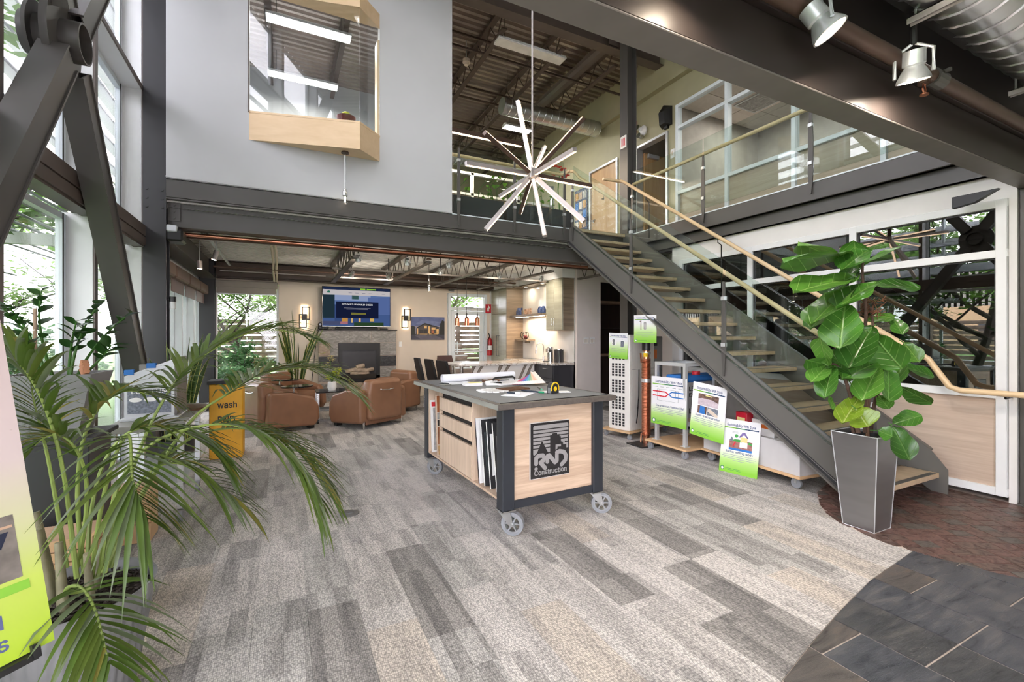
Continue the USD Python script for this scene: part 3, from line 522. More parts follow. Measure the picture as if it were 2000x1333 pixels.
for (x, y) in ((x0, y0), (x1 - .1, y0), (x0, y1 - .1), (x1 - .1, y1 - .1)):
    lg = part(wbn, 'leg', B().cbox(x, x + .1, y, y + .1, .18, .927, .006), MT['bench_steel'])
    cx, cy = x + .05, y + .05
    part(wbn, 'caster_plate', B().box(cx - .055, cx + .055, cy - .055, cy + .055, .172, .181), MT['galv'], up=lg)
    sw = -135 if x < .5 else -120
    M_ = rotz(sw, (cx + .0, cy, 0))
    f = B()
    for s_ in (-1, 1): f.hull([(s_ * .036, a, z) for a, z in ((-.045, .172), (.045, .172), (.04, .07), (.07, .07))] + [(s_ * .031, a, z) for a, z in ((-.045, .172), (.045, .172), (.04, .07), (.07, .07))])
    f.box(-.036, .036, -.045, .045, .163, .172).cyl((-.04, .055, .083), (.04, .055, .083), .009, 10)
    part(wbn, 'caster_fork', f.xf(M_), MT['galv'], up=lg)
    w = B(); r0, r1_ = .075, .06; Fw = frame((0, .055, .083), (0, 1, 0), (0, 0, 1))
    w.prism(Point(0, 0).buffer(.068, 20).difference(Point(0, 0).buffer(.055, 20)), -.02, .02, Fw).prism(Point(0, 0).buffer(.02, 10), -.024, .024, Fw)
    for q in range(6): w.prism(LineString([(.015 * math.cos(q * 1.047), .015 * math.sin(q * 1.047)), (.058 * math.cos(q * 1.047), .058 * math.sin(q * 1.047))]).buffer(.0055, cap_style=2), -.014, .014, Fw)
    part(wbn, 'caster_wheel', w.xf(M_), MT['wheel_grey'], 30, up=lg)
    part(wbn, 'caster_tyre', B().prism(Point(0, 0).buffer(.083, 24).difference(Point(0, 0).buffer(.067, 24)), -.021, .021, Fw).xf(M_), MT['rubber_grey'], 30, up=lg)
part(wbn, 'lower_rail', B().box(x0 + .1, x1 - .1, y0 + .02, y0 + .07, .18, .24), MT['bench_steel']); part(wbn, 'lower_rail', B().box(x0 + .1, x1 - .1, y1 - .07, y1 - .02, .18, .24), MT['bench_steel'])
part(wbn, 'end_panel', B().box(x0 + .1, x1 - .1, y0 + .03, y0 + .05, .236, .925), MT['bench_wood_x'])
part(wbn, 'end_panel', B().box(x0 + .1, x1 - .1, y1 - .05, y1 - .03, .236, .925), MT['bench_wood_x'])
sx = x0 + .012
part(wbn, 'bottom_board', B().box(sx, x1 - .01, y0 + .1, y1 - .1, .236, .254), MT['bench_wood_x'])
dA, dB = .62, 1.40
for y in (y0 + .1, dA, dB, y1 - .118): part(wbn, 'divider', B().box(sx, .55, y, y + .018, .254, .925), MT['bench_wood_z'])
part(wbn, 'back_board', B().box(.55, .57, y0 + .05, y1 - .05, .254, .925), MT['bench_wood_z']); part(wbn, 'right_side', B().box(x1 - .03, x1 - .01, y0 + .1, y1 - .1, .254, .925), MT['bench_wood_z'])
part(wbn, 'drawer_recess', B().box(sx + .03, .3, dA + .018, dB, .26, .925), MT['slot_black'])  # black block stands in for the shade in the drawer gaps
for z0, z1 in ((.735, .855), (.572, .692), (.262, .532)): part(wbn, 'drawer', B().cbox(sx - .006, sx + .02, dA + .022, dB - .003, z0, z1, .002), MT['bench_wood_z'])
# engraved plate on the end panel
pm('plate_black', (.018, .017, .018), .35); pm('plate_grey', (.27, .26, .26), .45, var=.04); pm('plate_rim', (.5, .47, .45), .4)
PX, PZ, PS = .325, .372, .35         # plate: left, bottom, width; height 1.19 widths
Fp = frame((PX, y0 + .03, PZ), (1, 0, 0), (0, 0, 1))     # normal is -y
sh = lambda g: affinity.scale(g, PS, PS, origin=(0, 0))
part(wbn, 'plate_rim', B().prism(sh(sbox(-.025, -.02, 1.0, 1.21)), 0, .004, Fp), MT['plate_rim'])
part(wbn, 'logo_plate', B().prism(sh(sbox(0, 0, 1.0, 1.19)), .003, .008, Fp), MT['plate_black'])
art = sbox(.1, .53, .94, 1.1).buffer(.04).intersection(sbox(.06, .5, .98, 1.14))
for zz in (.64, .72, .80, .88, .96, 1.04): art = art.difference(sbox(0, zz - .011, 1, zz + .011))
art = art.difference(Polygon([(.28, .80), (.13, .51), (.45, .51)])).difference(sbox(.49, .4, .745, .90)).difference(sbox(.55, .88, .68, .93)).difference(sbox(.6, .4, 1, .72)).difference(sbox(.73, .4, 1, .85).difference(sbox(.78, .7, .96, .86)))
art = art.union(LineString([(.66, .56), (.66, .65), (.78, .65)]).buffer(.025, cap_style=2, join_style=2)).union(LineString([(.8, .74), (.86, .74), (.86, .68), (.95, .68), (.95, .58)]).buffer(.022, cap_style=2, join_style=2))
let = [LineString([(.13, .32), (.13, .44), (.18, .48), (.30, .48), (.34, .43), (.32, .37), (.24, .33), (.36, .20)]), LineString([(.42, .33), (.42, .45), (.47, .46), (.62, .29), (.67, .32), (.67, .46)]), LineString([(.67, .50), (.74, .52), (.86, .49), (.92, .40), (.90, .30), (.80, .22)])]
art = art.difference(shapely.union_all([l.buffer(.075) for l in let]))
for l in let: art = art.union(l.buffer(.047))
art = art.union(affinity.scale(Point(.13, .21).buffer(.042), 1, .85))
part(wbn, 'logo_relief', B().prism(sh(art), .0075, .0105, Fp), MT['plate_grey'])
tm = meshkit.text_mesh('Construction', .1, .003 / PS, bold=True); tw = tm.vertices[:, 0].max(); v = tm.vertices * (.86 / tw, 1.05, 1) * PS + ((.075 * PS, .065 * PS, .0075))
part(wbn, 'lettering', B().raw(v @ Fp[:3, :3].T + Fp[:3, 3], tm.faces), MT['plate_grey'])
Rb = rotz(BR, BO)
def bench(x, y, z=.971): return (Rb @ np.array((x, y, z, 1)))[:3]
# boards and sample folders standing in the two open bays
pm('board_white', (.75, .74, .72), .6); pm('board_cream', (.62, .52, .42), .6); pm('rust', (.30, .10, .03), .6, var=.5, sc=7); pm('amber', (.48, .25, .06), .6, var=.45, sc=30); pm('red_label', (.55, .02, .03), .5); pm('stone_grey', (.35, .34, .33), .6, var=.3, sc=20); pm('card_black', (.02, .02, .022), .6); pm('card_white', (.8, .8, .79), .6); pm('dark_photo', (.05, .06, .06), .4, var=.7, sc=14)
def leaning(name, label, grp, y, h, lean, depth, th, m, extra=(), x=.1):
    t = own(name, label, 'sample board', bench(x, y, .255), BR, group=grp)
    c, s_ = math.cos(math.radians(lean)), math.sin(math.radians(lean)); M_ = np.eye(4); M_[1, 1], M_[1, 2], M_[2, 1], M_[2, 2] = c, s_, -s_, c
    part(t, 'board', B().cbox(0, depth, 0, th, 0, h, .001).xf(M_), MT[m])
    for nm, (a, b_, z0, z1), mm, off in extra: part(t, nm, B().box(a, b_, -.0025 - off, -.0003, z0, z1).xf(M_), MT[mm])
    part(t, 'front_edge', B().box(-.002, 0, 0, th, 0, h).xf(M_), MT['bench_wood_x' if m in ('board_cream', 'rust') else 'card_black' if m == 'card_white' else 'board_white']); return t
leaning('flooring_sample', 'rust brown carpet and flooring sample board leaning in the workbench far bay', None, 1.50, .60, 6, .38, .016, 'board_cream', [('swatch', (.01, .37, .43, .59), 'rust', 0), ('swatch', (.01, .37, .36, .42), 'stone_grey', 0), ('swatch', (.01, .37, .29, .35), 'slot_black', 0), ('swatch', (.01, .37, .11, .28), 'rust', 0), ('swatch', (.01, .37, .01, .10), 'amber', 0)])
leaning('flooring_sample', 'plain grey sample board with a red label leaning in the workbench far bay', None, 1.66, .53, 5, .36, .016, 'board_white', [('swatch', (.02, .34, .02, .45), 'stone_grey', 0), ('label', (.005, .10, .465, .51), 'red_label', .001)])
for i in range(4):
    leaning('sample_folder', ('black sample folder nearest the drawers with pale front sheet', 'second black sample folder from the drawers in the near bay', 'third black sample folder from the drawers showing white swatches', 'black sample folder closest to the near leg of the workbench')[i], None, .53 - .085 * i, .52, 9, .34, .014, 'card_white' if i == 0 else 'card_black',
            [('sheet', (.02, .32, .10, .42), ('card_white', 'dark_photo', 'card_white', 'mat_grey')[i], 0), ('swatch', (.04, .3, .43, .5), ('dark_photo', 'card_black', 'dark_photo', 'dark_photo')[i], 0)] + [('tab', (.06, .28, .14 + .09 * q, .2 + .09 * q), ('card_white', 'stone_grey')[q % 2], .001) for q in range(3)], x=.105 + .01 * i)
# things on the bench
def on(name, label, cat, x, y, rz=0, group=None): return own(name, label, cat, bench(x, y), BR + rz, group=group)
pm('paper', (.78, .79, .82), .7, var=.02); pm('ink', (.2, .22, .3), .7)
t = on('blueprint_roll', 'partly unrolled white architectural drawing on the far end of the workbench', 'drawing', .18, 1.60, 0)
prof = [(.0 + .0, .0)]; an = np.linspace(-.5 * np.pi, 1.6 * np.pi, 26)
P = [(.86, .004), (.6, .003), (.3, .003)]
sheet = B(); cur = [(0.30 - .0, .002)] + [(.04 * math.cos(a) * (1 - .0 * a), .042 + .04 * math.sin(a)) for a in an]
cur = [(c_[0], c_[1]) for c_ in cur[1:]]; base = [(-.27, .002), (-.14, .0015), (-.02, .0015)]
line = base + cur; m_ = len(line)
v = np.array([(x, -y if False else y, z) for x in (0, .84) for y, z in line]); v = np.vstack([v, v + (0, 0, .0012)])
f = [[i, i + 1, m_ + i + 1, m_ + i] for i in range(m_ - 1)]; f += [[2 * m_ + j for j in q][::-1] for q in f]
part(t, 'sheet', B().raw(v, f), MT['paper'], 50)
b = B()
for i in range(16): xx = .06 + .05 * i; b.box(xx, xx + .022 * (1 + i % 3), -.05 - .012 * (i % 5), -.048 - .012 * (i % 5), .003, .0036)
part(t, 'line_work', b, MT['ink'], kind='stuff')
b = B()
for i in range(26): b.box(.5 + .012 * (i % 13), .508 + .012 * (i % 13), -.24 + .1 * (i // 13), -.17 + .1 * (i // 13), .003, .0036)
part(t, 'title_block', b, MT['ink'], kind='stuff')
pm('sticky_yellow', (.78, .72, .28), .7); pm('walnut', (.13, .06, .03), .5, var=.4, sc=8, stretch=(1, 9, 1)); pm('grey_sample', (.16, .15, .15), .5, var=.2); pm('tan_sample', (.45, .3, .2), .5, var=.2); pm('marble_white', (.8, .8, .79), .3, var=.05); pm('tape_yellow', (.78, .52, .01), .35)
t = on('sticky_notes', 'white pad topped with pale yellow sticky notes left of the bench centre', 'notes', .25, 1.16, -8); part(t, 'pad', B().cbox(0, .17, 0, .11, 0, .026, .001), MT['card_white']); part(t, 'top_note', B().box(.05, .168, .002, .108, .026, .028), MT['sticky_yellow'])
t = on('coaster', 'small grey tile sample near the far left bench edge', 'sample', .10, 1.29, 20); part(t, 'tile', B().cbox(0, .08, 0, .09, 0, .008), MT['laminate_edge']); part(t, 'clip', B().tube([(.0, .09, .012), (.08, .1, .012), (.1, .06, .01)], .004, 6), MT['black'])
t = on('mosaic_sample', 'white marble hexagon mosaic sheet in the middle of the workbench', 'tile sample', .24, .58, 20)
hexs = [(i, j) for i in range(5) for j in range(5) if not ((i, j) in ((0, 0), (4, 4), (0, 4), (4, 0)))]
for i, j in hexs:
    c_ = ((i + .5 * (j % 2)) * .058, j * .05); hx = [(c_[0] + .031 * math.cos(a), c_[1] + .031 * math.sin(a)) for a in np.arange(6) * np.pi / 3 + np.pi / 6]
    part(t, 'hexagon', B().prism(Polygon(hx), 0, .009), MT['marble_white'])
t = on('flooring_strip', 'ribbed brown wood flooring sample behind the white mosaic', 'wood sample', .40, .62, 10); b = B()
for i in range(12): b.box(0, .27, .013 * i, .011 + .013 * i, 0, .012 + .003 * (i % 2))
part(t, 'strips', b, MT['walnut'], kind='stuff')
for i, (x, y, w, d, h, m, lab, rz_) in enumerate(((.47, 1.45, .2, .1, .02, 'grey_sample', 'dark grey wood sample on the pile near the drawing', 15), (.53, 1.35, .17, .07, .03, 'walnut', 'red brown walnut sample block on the bench pile', -12), (.62, 1.48, .2, .08, .018, 'tan_sample', 'tan wood sample block beside the rolled drawing', 8), (.45, 1.12, .16, .10, .02, 'card_white', 'white card sample beside the sticky notes', -20), (.50, 1.14, .12, .06, .035, 'card_white', 'small white box in front of the black handle', 25), (.70, 1.42, .18, .12, .012, 'laminate_edge', 'flat greenish stone sample behind the black handle', 5), (.78, 1.58, .2, .1, .015, 'stone_grey', 'grey stone sample at the far right of the bench', -15))):
    q = on('material_sample', lab, 'sample', x, y, rz_); part(q, 'block', B().cbox(0, w, 0, d, 0, h, .002), MT[m]); part(q, 'label', B().box(.01, .05, .01, .04, h, h + .0006), MT['paper'])
t = on('countertop_sample', 'pale countertop sample with a black carrying handle on the bench', 'sample', .56, 1.02, 12); part(t, 'slab', B().cbox(0, .34, 0, .2, 0, .02), MT['marble_white']); part(t, 'handle', B().tube([(.03, .16, .02), (.03, .16, .05), (.06, .16, .062), (.28, .16, .062), (.31, .16, .05), (.31, .16, .02)], .011, 8), MT['black'])
t = on('colour_fan', 'fanned out paint colour deck spreading red blue green and peach', 'colour swatches', 1.0, 1.16, 0)
cols = [(.62, .05, .10), (.5, .03, .14), (.35, .05, .3), (.15, .12, .45), (.05, .2, .5), (.08, .35, .5), (.1, .45, .35), (.35, .5, .3), (.7, .55, .35), (.8, .45, .32), (.82, .6, .5), (.85, .78, .68)]
for i, c_ in enumerate(cols):
    a = 205 + 4.6 * i; pm(f'fan_colour_{i}', c_, .5)
    b = B()
    hz = lambda x, o=0: .085 * (1 - x / .34) + .004 + .0018 * i + o
    b.hull([(x, s_, hz(x, o)) for x in (0, .33) for s_ in (-.024, .024) for o in (0, .0015)]); part(t, 'card', b.xf(rotz(a)), MT[f'fan_colour_{i}'])
    part(t, 'card_band', B().hull([(x, s_, hz(x, o)) for x in (.25, .33) for s_ in (-.0242, .0242) for o in (.0015, .002)]).xf(rotz(a)), MT['card_white'])
part(t, 'pivot', B().cyl((-.0, 0, 0), (0, 0, .115), .006, 10), MT['black'])
t = on('tape_measure', 'black and yellow tape measure standing near the front right of the bench', 'tape measure', .64, .285, 15)
tp = affinity.scale(Point(0, 0).buffer(1, 16), .045, .046).union(sbox(-.045, -.045, .045, 0)); Ft = frame((.045, 0, .046), (1, 0, 0), (0, 0, 1))
part(t, 'case', B().prism(tp, -.05, 0, Ft), MT['card_black'], 40); part(t, 'yellow_rim', B().prism(tp.buffer(.0035).difference(tp.buffer(-.006)).difference(sbox(-1, -1, 1, -.02)), -.006, .002, Ft), MT['tape_yellow'], 40); part(t, 'badge', B().prism(Point(0, -.006).buffer(.019), .0, .003, Ft), MT['tape_yellow'])
part(t, 'side_pad', B().box(-.001, .0, .008, .042, .006, .05), MT['mat_grey'])
t = on('card_stack', 'white sheets of paper under the pens at the front of the bench', 'paper', .22, .33, -5); part(t, 'sheet', B().prism(Polygon([(0, .06), (.14, -.08), (.34, .12), (.17, .24)]), 0, .004), MT['paper']); part(t, 'sheet', B().prism(Polygon([(.3, .12), (.62, .02), (.64, .1), (.35, .22)]), 0, .006), MT['card_white'])
def pen(lab, p, q, m, m2):
    p, q = bench(*p), bench(*q); t = thing('pen', lab, 'pen', (p + q) / 2); d = (q - p) / np.linalg.norm(q - p)
    part(t, 'barrel', B().cyl(p, q, .0075, 10), MT[m]); part(t, 'cap', B().cyl(q - d * .045, q + d * .003, .0085, 10), MT[m2]); part(t, 'tip', B().tube([p - d * .012, p], [.002, .006], 8), MT['chrome'])
pm('pen_green', (.02, .25, .12), .3); pm('pen_dark', (.02, .03, .05), .3)
pen('black pen with white band lying on the papers', (.33, .47, .984), (.385, .36, .984), 'pen_dark', 'card_white'); pen('dark marker with green cap lying on the papers', (.50, .53, .986), (.575, .31, .986), 'pen_dark', 'pen_green'); pen('black pen resting across the green capped marker', (.71, .60, .99), (.59, .36, 1.003), 'black', 'pen_green')
# ================================================================ sitting corner
pm('leather', (.235, .115, .062), .42, var=.1, sc=5, bump=.12, bsc=160, coat=.1); pm('leather_dark', (.19, .088, .045), .45, var=.1, bump=.12, bsc=160)
def puff(bd, pts, axis, a, b_, r):           # convex outline thickened from a to b along axis with rounded rims
    g = Polygon(pts); out = []
    for d, ins in ((0, r), (r * .3, r * .3), (r, 0)):
        q = np.array(g.buffer(-ins, join_style=1).exterior.coords) if ins else np.array(g.exterior.coords)
        for s_ in (a + d, b_ - d): out += [((s_, u, w) if axis == 'x' else (u, s_, w)) for u, w in q]
    return bd.hull(out)
def armchair(label, loc, rz, tablet):
    t = own('armchair', label, 'armchair', loc, rz)
    rnd = lambda pts, r: list(Polygon(pts).buffer(-r).buffer(r, 8).exterior.coords)
    for s_ in (-1, 1):
        part(t, 'arm', puff(B(), rnd([(-.36, .10), (.36, .05), (.43, .16), (.42, .36), (.33, .50), (.0, .60), (-.34, .615)], .05), 'x', s_ * .40 - .075, s_ * .40 + .075, .035), MT['leather'], 45)
    bk = puff(B(), rnd([(-.33, .12), (.33, .12), (.355, .55), (.31, .76), (-.31, .76), (-.355, .55)], .07), 'y', -.42, -.2, .06)
    M_ = np.eye(4); a = math.radians(-6); M_[1, 1], M_[1, 2], M_[2, 1], M_[2, 2] = math.cos(a), math.sin(-a) * -1, -math.sin(a), math.cos(a)
    bp = part(t, 'backrest', bk, MT['leather'], 45)
    part(t, 'handle', B().tube([(-.13, -.42, .61), (-.12, -.437, .6), (0, -.445, .592), (.12, -.437, .6), (.13, -.42, .61)], .008, 8), MT['chrome'], 50, up=bp)
    part(t, 'seat', puff(B(), rnd([(-.33, .16), (.33, .16), (.33, .42), (-.33, .42)], .06), 'y', -.25, .38, .05), MT['leather'], 45)
    part(t, 'base', B().cbox(-.36, .36, -.36, .36, .07, .16), MT['leather_dark'])
    for (x, y) in ((-.38, -.33), (.38, -.33)): part(t, 'leg', B().tube([(x, y, .13), (x, y, 0)], [.02, .012], 10), MT['chrome'])
    for (x, y) in ((-.36, .33), (.36, .33)): part(t, 'foot', B().cbox(x - .05, x + .05, y - .04, y + .04, 0, .08), MT['black'])
    if tablet:
        el = affinity.scale(Point(0, 0).buffer(1, 20), .17, .24)
        tb = part(t, 'tablet', B().prism(affinity.translate(el, .36, .12), .66, .68), MT['black_gloss']); part(t, 'tablet_post', B().cyl((.40, .05, .58), (.40, .05, .66), .014), MT['chrome'], up=tb)
    return t
armchair('tan leather armchair with tablet seen from behind at the left of the table', (-.08, 8.0, 0), -65, True)
armchair('tan leather armchair nearest the workbench with its handled back turned to us', (1.26, 7.75, 0), 30, False)
armchair('tan leather armchair with tablet half hidden beside the snake plant', (.12, 9.35, 0), -125, True)
armchair('tan leather armchair in front of the fireplace right corner', (1.86, 9.0, 0), 115, False)
t = thing('side_table', 'small square dark glass table on chrome legs between the armchairs', 'table', (.72, 8.35, 0))
part(t, 'top', B().cbox(.47, .97, 8.1, 8.6, .50, .52), MT['black_gloss']); part(t, 'shelf', B().box(.5, .94, 8.13, 8.57, .2, .21), MT['mat_grey'])
for x in (.5, .94):
    for y in (8.13, 8.57):
        lg = part(t, 'leg', B().box(x - .018, x + .018, y - .018, y + .018, .07, .5), MT['chrome']); part(t, 'caster', B().cyl((x - .015, y, .035), (x + .015, y, .035), .035, 12), MT['black'], up=lg)
# vase with flowers
pm('porcelain', (.8, .8, .79), .25); leaf('leaf_green', (.07, .2, .03)); leaf('petal_cream', (.75, .68, .42), .12, 20, .3); leaf('petal_lime', (.62, .66, .08), .2, 20, .3); leaf('leaf_dark', (.025, .085, .012), rough=.3)
def blade(pts, w, up=(0, 0, 1), fold=.12):   # a leaf strip along pts, w: widths
    p = np.asarray(pts, float); d = np.gradient(p, axis=0); d /= np.linalg.norm(d, axis=1, keepdims=True) + 1e-9
    s_ = np.cross(d, np.broadcast_to(up, d.shape)); s_ /= np.linalg.norm(s_, axis=1, keepdims=True) + 1e-9; n_ = np.cross(s_, d); w = np.asarray(w)[:, None]
    v = np.stack([p - s_ * w + n_ * w * fold, p, p + s_ * w + n_ * w * fold], 1).reshape(-1, 3); m = len(p)
    f = [q for i in range(m - 1) for q in ([3 * i, 3 * i + 1, 3 * i + 4, 3 * i + 3], [3 * i + 1, 3 * i + 2, 3 * i + 5, 3 * i + 4])]; return v, f
vz = .52
t = thing('flower_vase', 'white vase of cream orchids and lime chrysanthemums on the side table', 'flowers', (.73, 8.3, vz))
part(t, 'vase', B().lathe([(0, 0), (.055, 0), (.075, .05), (.07, .13), (.062, .15), (.055, .15), (.06, .12), (0, .1)], (.73, 8.3, vz)), MT['porcelain'], 50)
r2 = random.Random(3); c0 = np.array((.73, 8.3, vz + .14))
for i in range(11):
    a = r2.uniform(0, 6.28); l = r2.uniform(.14, .34); d = np.array((math.cos(a), math.sin(a), r2.uniform(.5, 1.8))); d /= np.linalg.norm(d); s0 = np.linspace(0, 1, 6)[:, None]
    v, f = blade(c0 + d * l * s0 + np.array((0, 0, -.12 * l)) * s0 ** 2, .014 * np.sin(np.linspace(.3, 3.1, 6))); part(t, 'leaf', (v, np.vstack([f])), MT['leaf_green'])
def blossom(c, r, npet, mat, lay=1, nm='blossom'):
    b = B()
    for k in range(lay):
        for j in range(npet):
            a = 6.283 * j / npet + k * .5; el = .15 + .45 * k; d = np.array((math.cos(a) * math.cos(el), math.sin(a) * math.cos(el), math.sin(el))); s0 = np.linspace(0, 1, 5)[:, None]
            v, f = blade(np.array(c) + d * r * s0, r * .38 * np.sin(np.linspace(.35, 2.8, 5)) * (2.5 / lay ** .7 if lay > 1 else 1.2) * 6 / npet); b.raw(v, f)
    b.sph(c, r * .22, 1); part(t, nm, b, MT[mat])
for i in range(15): blossom(c0 + np.array((r2.uniform(-.13, .08) - .05, r2.uniform(-.08, .08), .22 + .02 * i + r2.uniform(-.02, .02))), .058, 5, 'petal_cream')
for p_ in ((.03, -.05, .12), (-.05, -.06, .06), (.08, .0, .07), (.1, -.06, .17)): blossom(c0 + np.array(p_), .085, 12, 'petal_lime', 3)
part(t, 'stem', B().tube([c0, c0 + (-.03, 0, .2), c0 + (-.02, 0, .45)], .006, 6), MT['leaf_green'])
# ================================================================ fireplace wall
FS = [slate('fire_slate_grey', (.13, .125, .12), (.23, .22, .21), (.40, .39, .37), 8, (3, 9, 9), True, .45), slate('fire_slate_rust', (.18, .13, .1), (.32, .25, .19), (.46, .38, .3), 9, (3, 7, 7), True, .45), slate('fire_slate_dark', (.02, .02, .022), (.03, .031, .034), (.05, .05, .052), 10, (3, 5, 5), False, .3)]
YFP = 10.58
fp = thing('fireplace', 'gas fireplace with large slate tile surround under the television', 'fireplace', (1.48, YFP, 0))
part(fp, 'breast', B().box(.66, 2.31, YFP, YB, 0, 1.56), MT['grout']); part(fp, 'mantel', B().cbox(.63, 2.33, YFP - .03, YB, 1.56, 1.585, .003), MT['black'])
def tile(x0, x1, z0, z1, m): part(fp, 'slate_tile', B().cbox(x0 + .006, x1 - .006, YFP - .014 - .004 * r1.random(), YFP + .004, z0 + .006, z1 - .006, .003), FS[m])
for a, c_ in ((.66, 1.28), (1.28, 1.75), (1.75, 2.31)): tile(a, c_, 1.29, 1.56, 0)
for a, c_, m in ((.66, .89, 1), (.89, 1.06, 0), (1.94, 2.31, 0)): tile(a, c_, 1.0, 1.29, m)
for a, c_, m in ((.66, 1.06, 2), (1.94, 2.31, 2)): tile(a, c_, .75, 1.0, m)
for a, c_, m in ((.66, 1.06, 0), (1.94, 2.31, 0)): tile(a, c_, .45, .75, m)
for a, c_, m in ((.66, 1.2, 0), (1.2, 1.8, 1), (1.8, 2.31, 0)): tile(a, c_, .02, .42, m)
fr = part(fp, 'firebox_frame', B().box(1.06, 1.94, YFP - .03, YFP, 1.12, 1.285).box(1.06, 1.14, YFP - .03, YFP, .45, 1.12).box(1.86, 1.94, YFP - .03, YFP, .45, 1.12).box(1.06, 1.94, YFP - .03, YFP, .42, .56), MT['black'])
part(fp, 'firebox', B().box(1.14, 1.86, YFP - .002, YFP - .001, .5, 1.12), pm('firebox_steel', (.05, .05, .055), .3, .3), up=fr)
pm('log', (.33, .26, .2), .8, var=.5, sc=9)
for p, q, r in (((1.2, 10.53, .66), (1.5, 10.53, .72), .05), ((1.38, 10.52, .7), (1.68, 10.53, .66), .06), ((1.42, 10.51, .75), (1.6, 10.53, .79), .055), ((1.6, 10.53, .67), (1.8, 10.53, .70), .045), ((1.3, 10.52, .62), (1.7, 10.52, .62), .04)):
    part(fp, 'log', B().tube(np.linspace(p, q, 5), [r * .8, r, r * .92, r, r * .75], 9), MT['log'], 40)
part(fp, 'burner', B().box(1.16, 1.84, 10.5, 10.545, .5, .6), MT['slot_black'])
# television, a flat screen showing a web page
tv = thing('television', 'wide flat television on the mantel showing a website with a house at dusk', 'television', (1.44, 10.5, 1.66))
X0, X1, Z0, Z1, YT = .735, 2.15, 1.665, 2.50, 10.49
part(tv, 'case', B().cbox(X0 - .012, X1 + .012, YT, YT + .06, Z0 - .02, Z1 + .012, .004), MT['black_gloss']); part(tv, 'bezel', B().box(X0 - .012, X1 + .012, YT - .003, YT, Z0 - .02, Z0 - .006), MT['alu'])
def em(n, col, s=1.): return emit('screen_' + n, col, s)
sw_, shh = X1 - X0, Z1 - Z0
scr = [('page', 0, 1, 0, 1, em('blue', (.045, .08, .20))), ('sky', .0, 1, .45, .82, em('sky', (.08, .13, .28))), ('sky', .12, .7, .66, .82, em('pale', (.20, .25, .40))), ('roof', .66, 1, .3, .76, em('wall', (.07, .11, .26))), ('trees', 0, .17, .2, .8, em('tree', (.012, .025, .035))), ('trees', .42, .52, .7, .8, em('tree2', (.03, .07, .07))), ('facade', .17, .75, .05, .55, em('dusk', (.03, .055, .15))),
       ('window', .27, .36, .1, .24, em('amber', (.4, .2, .05))), ('window', .41, .44, .08, .22, em('amber2', (.5, .33, .13))), ('window', .52, .55, .1, .22, em('amber3', (.6, .35, .1))), ('window', .69, .75, .12, .3, em('amber4', (.5, .33, .1))), ('window', .33, .42, .28, .55, em('amber5', (.3, .16, .05))), ('lawn', .45, .9, .0, .09, em('lawn', (.02, .045, .02))), ('terrace', .24, .36, .04, .11, em('terr', (.3, .12, .15))), ('drive', 0, .25, .02, .12, em('drive', (.05, .06, .12))),
       ('nav', 0, 1, .80, .935, em('nav', (.42, .39, .40))), ('topbar', 0, 1, .935, 1, em('top', (.01, .018, .05))), ('overlay', .19, .82, .2, .63, em('over', (.006, .009, .03)))]
Fs = frame((X0, YT, Z0), (1, 0, 0), (0, 0, 1))
for i, (n_, a, c_, e, g, m) in enumerate(scr): part(tv, n_, B().box(X0 + a * sw_, X0 + c_ * sw_, YT - .0008 - .0003 * i, YT - .0005, Z0 + e * shh, Z0 + g * shh), m)
tdeep = .0008 + .0003 * len(scr)
def writing(t, s, x, z, h, m, width=None, fr_=Fs, off=tdeep, bold=True, nm='lettering'):
    tm = meshkit.text_mesh(s, h, .0008, bold); v = np.array(tm.vertices)
    if width: v[:, 0] *= width / v[:, 0].max()
    v = v + (x, z, off); return part(t, nm, B().raw(v @ fr_[:3, :3].T + fr_[:3, 3], tm.faces), m)
em('white', (.6, .6, .62)); em('green', (.2, .42, .03)); em('grey', (.2, .2, .25)); MS = lambda n: UsdShade.Material.Get(stage, '/World/Looks/screen_' + n)
writing(tv, "OTTAWA'S LEADER IN GREEN", .27 * sw_, .54 * shh, .034, MS('white'), .46 * sw_)
for a, c_, z in ((.3, .7, .46), (.34, .66, .43)): part(tv, 'text_line', B().box(X0 + a * sw_, X0 + c_ * sw_, YT - tdeep - .0006, YT - tdeep, Z0 + z * shh, Z0 + z * shh + .008), MS('grey'))
part(tv, 'button', B().box(X0 + .41 * sw_, X0 + .63 * sw_, YT - tdeep - .0006, YT - tdeep, Z0 + .29 * shh, Z0 + .35 * shh), em('button', (.14, .13, .03)))
for k in range(6): part(tv, 'menu_word', B().box(X0 + (.37 + .1 * k) * sw_, X0 + (.42 + .1 * k) * sw_, YT - tdeep - .0006, YT - tdeep, Z0 + .855 * shh, Z0 + .868 * shh), MS('grey'))
for a, c_ in ((.54, .62), (.64, .78)): part(tv, 'green_link', B().box(X0 + a * sw_, X0 + c_ * sw_, YT - tdeep - .0006, YT - tdeep, Z0 + .95 * shh, Z0 + .985 * shh), MS('green'))
part(tv, 'site_logo', B().prism(Point(.085 * sw_, .868 * shh).buffer(.03).difference(sbox(.06 * sw_, .83 * shh, .11 * sw_, .85 * shh)), tdeep, tdeep + .001, Fs), em('logo', (.02, .12, .08)))
t = thing('soundbar', 'black soundbar on the mantel under the television', 'soundbar', (1.4, 10.56, 1.585)); part(t, 'bar', B().cbox(1.0, 1.9, 10.57, 10.64, 1.585, 1.645, .01), MT['black']); part(t, 'grille', B().box(1.02, 1.88, 10.568, 10.57, 1.59, 1.64), MT['card_black'])
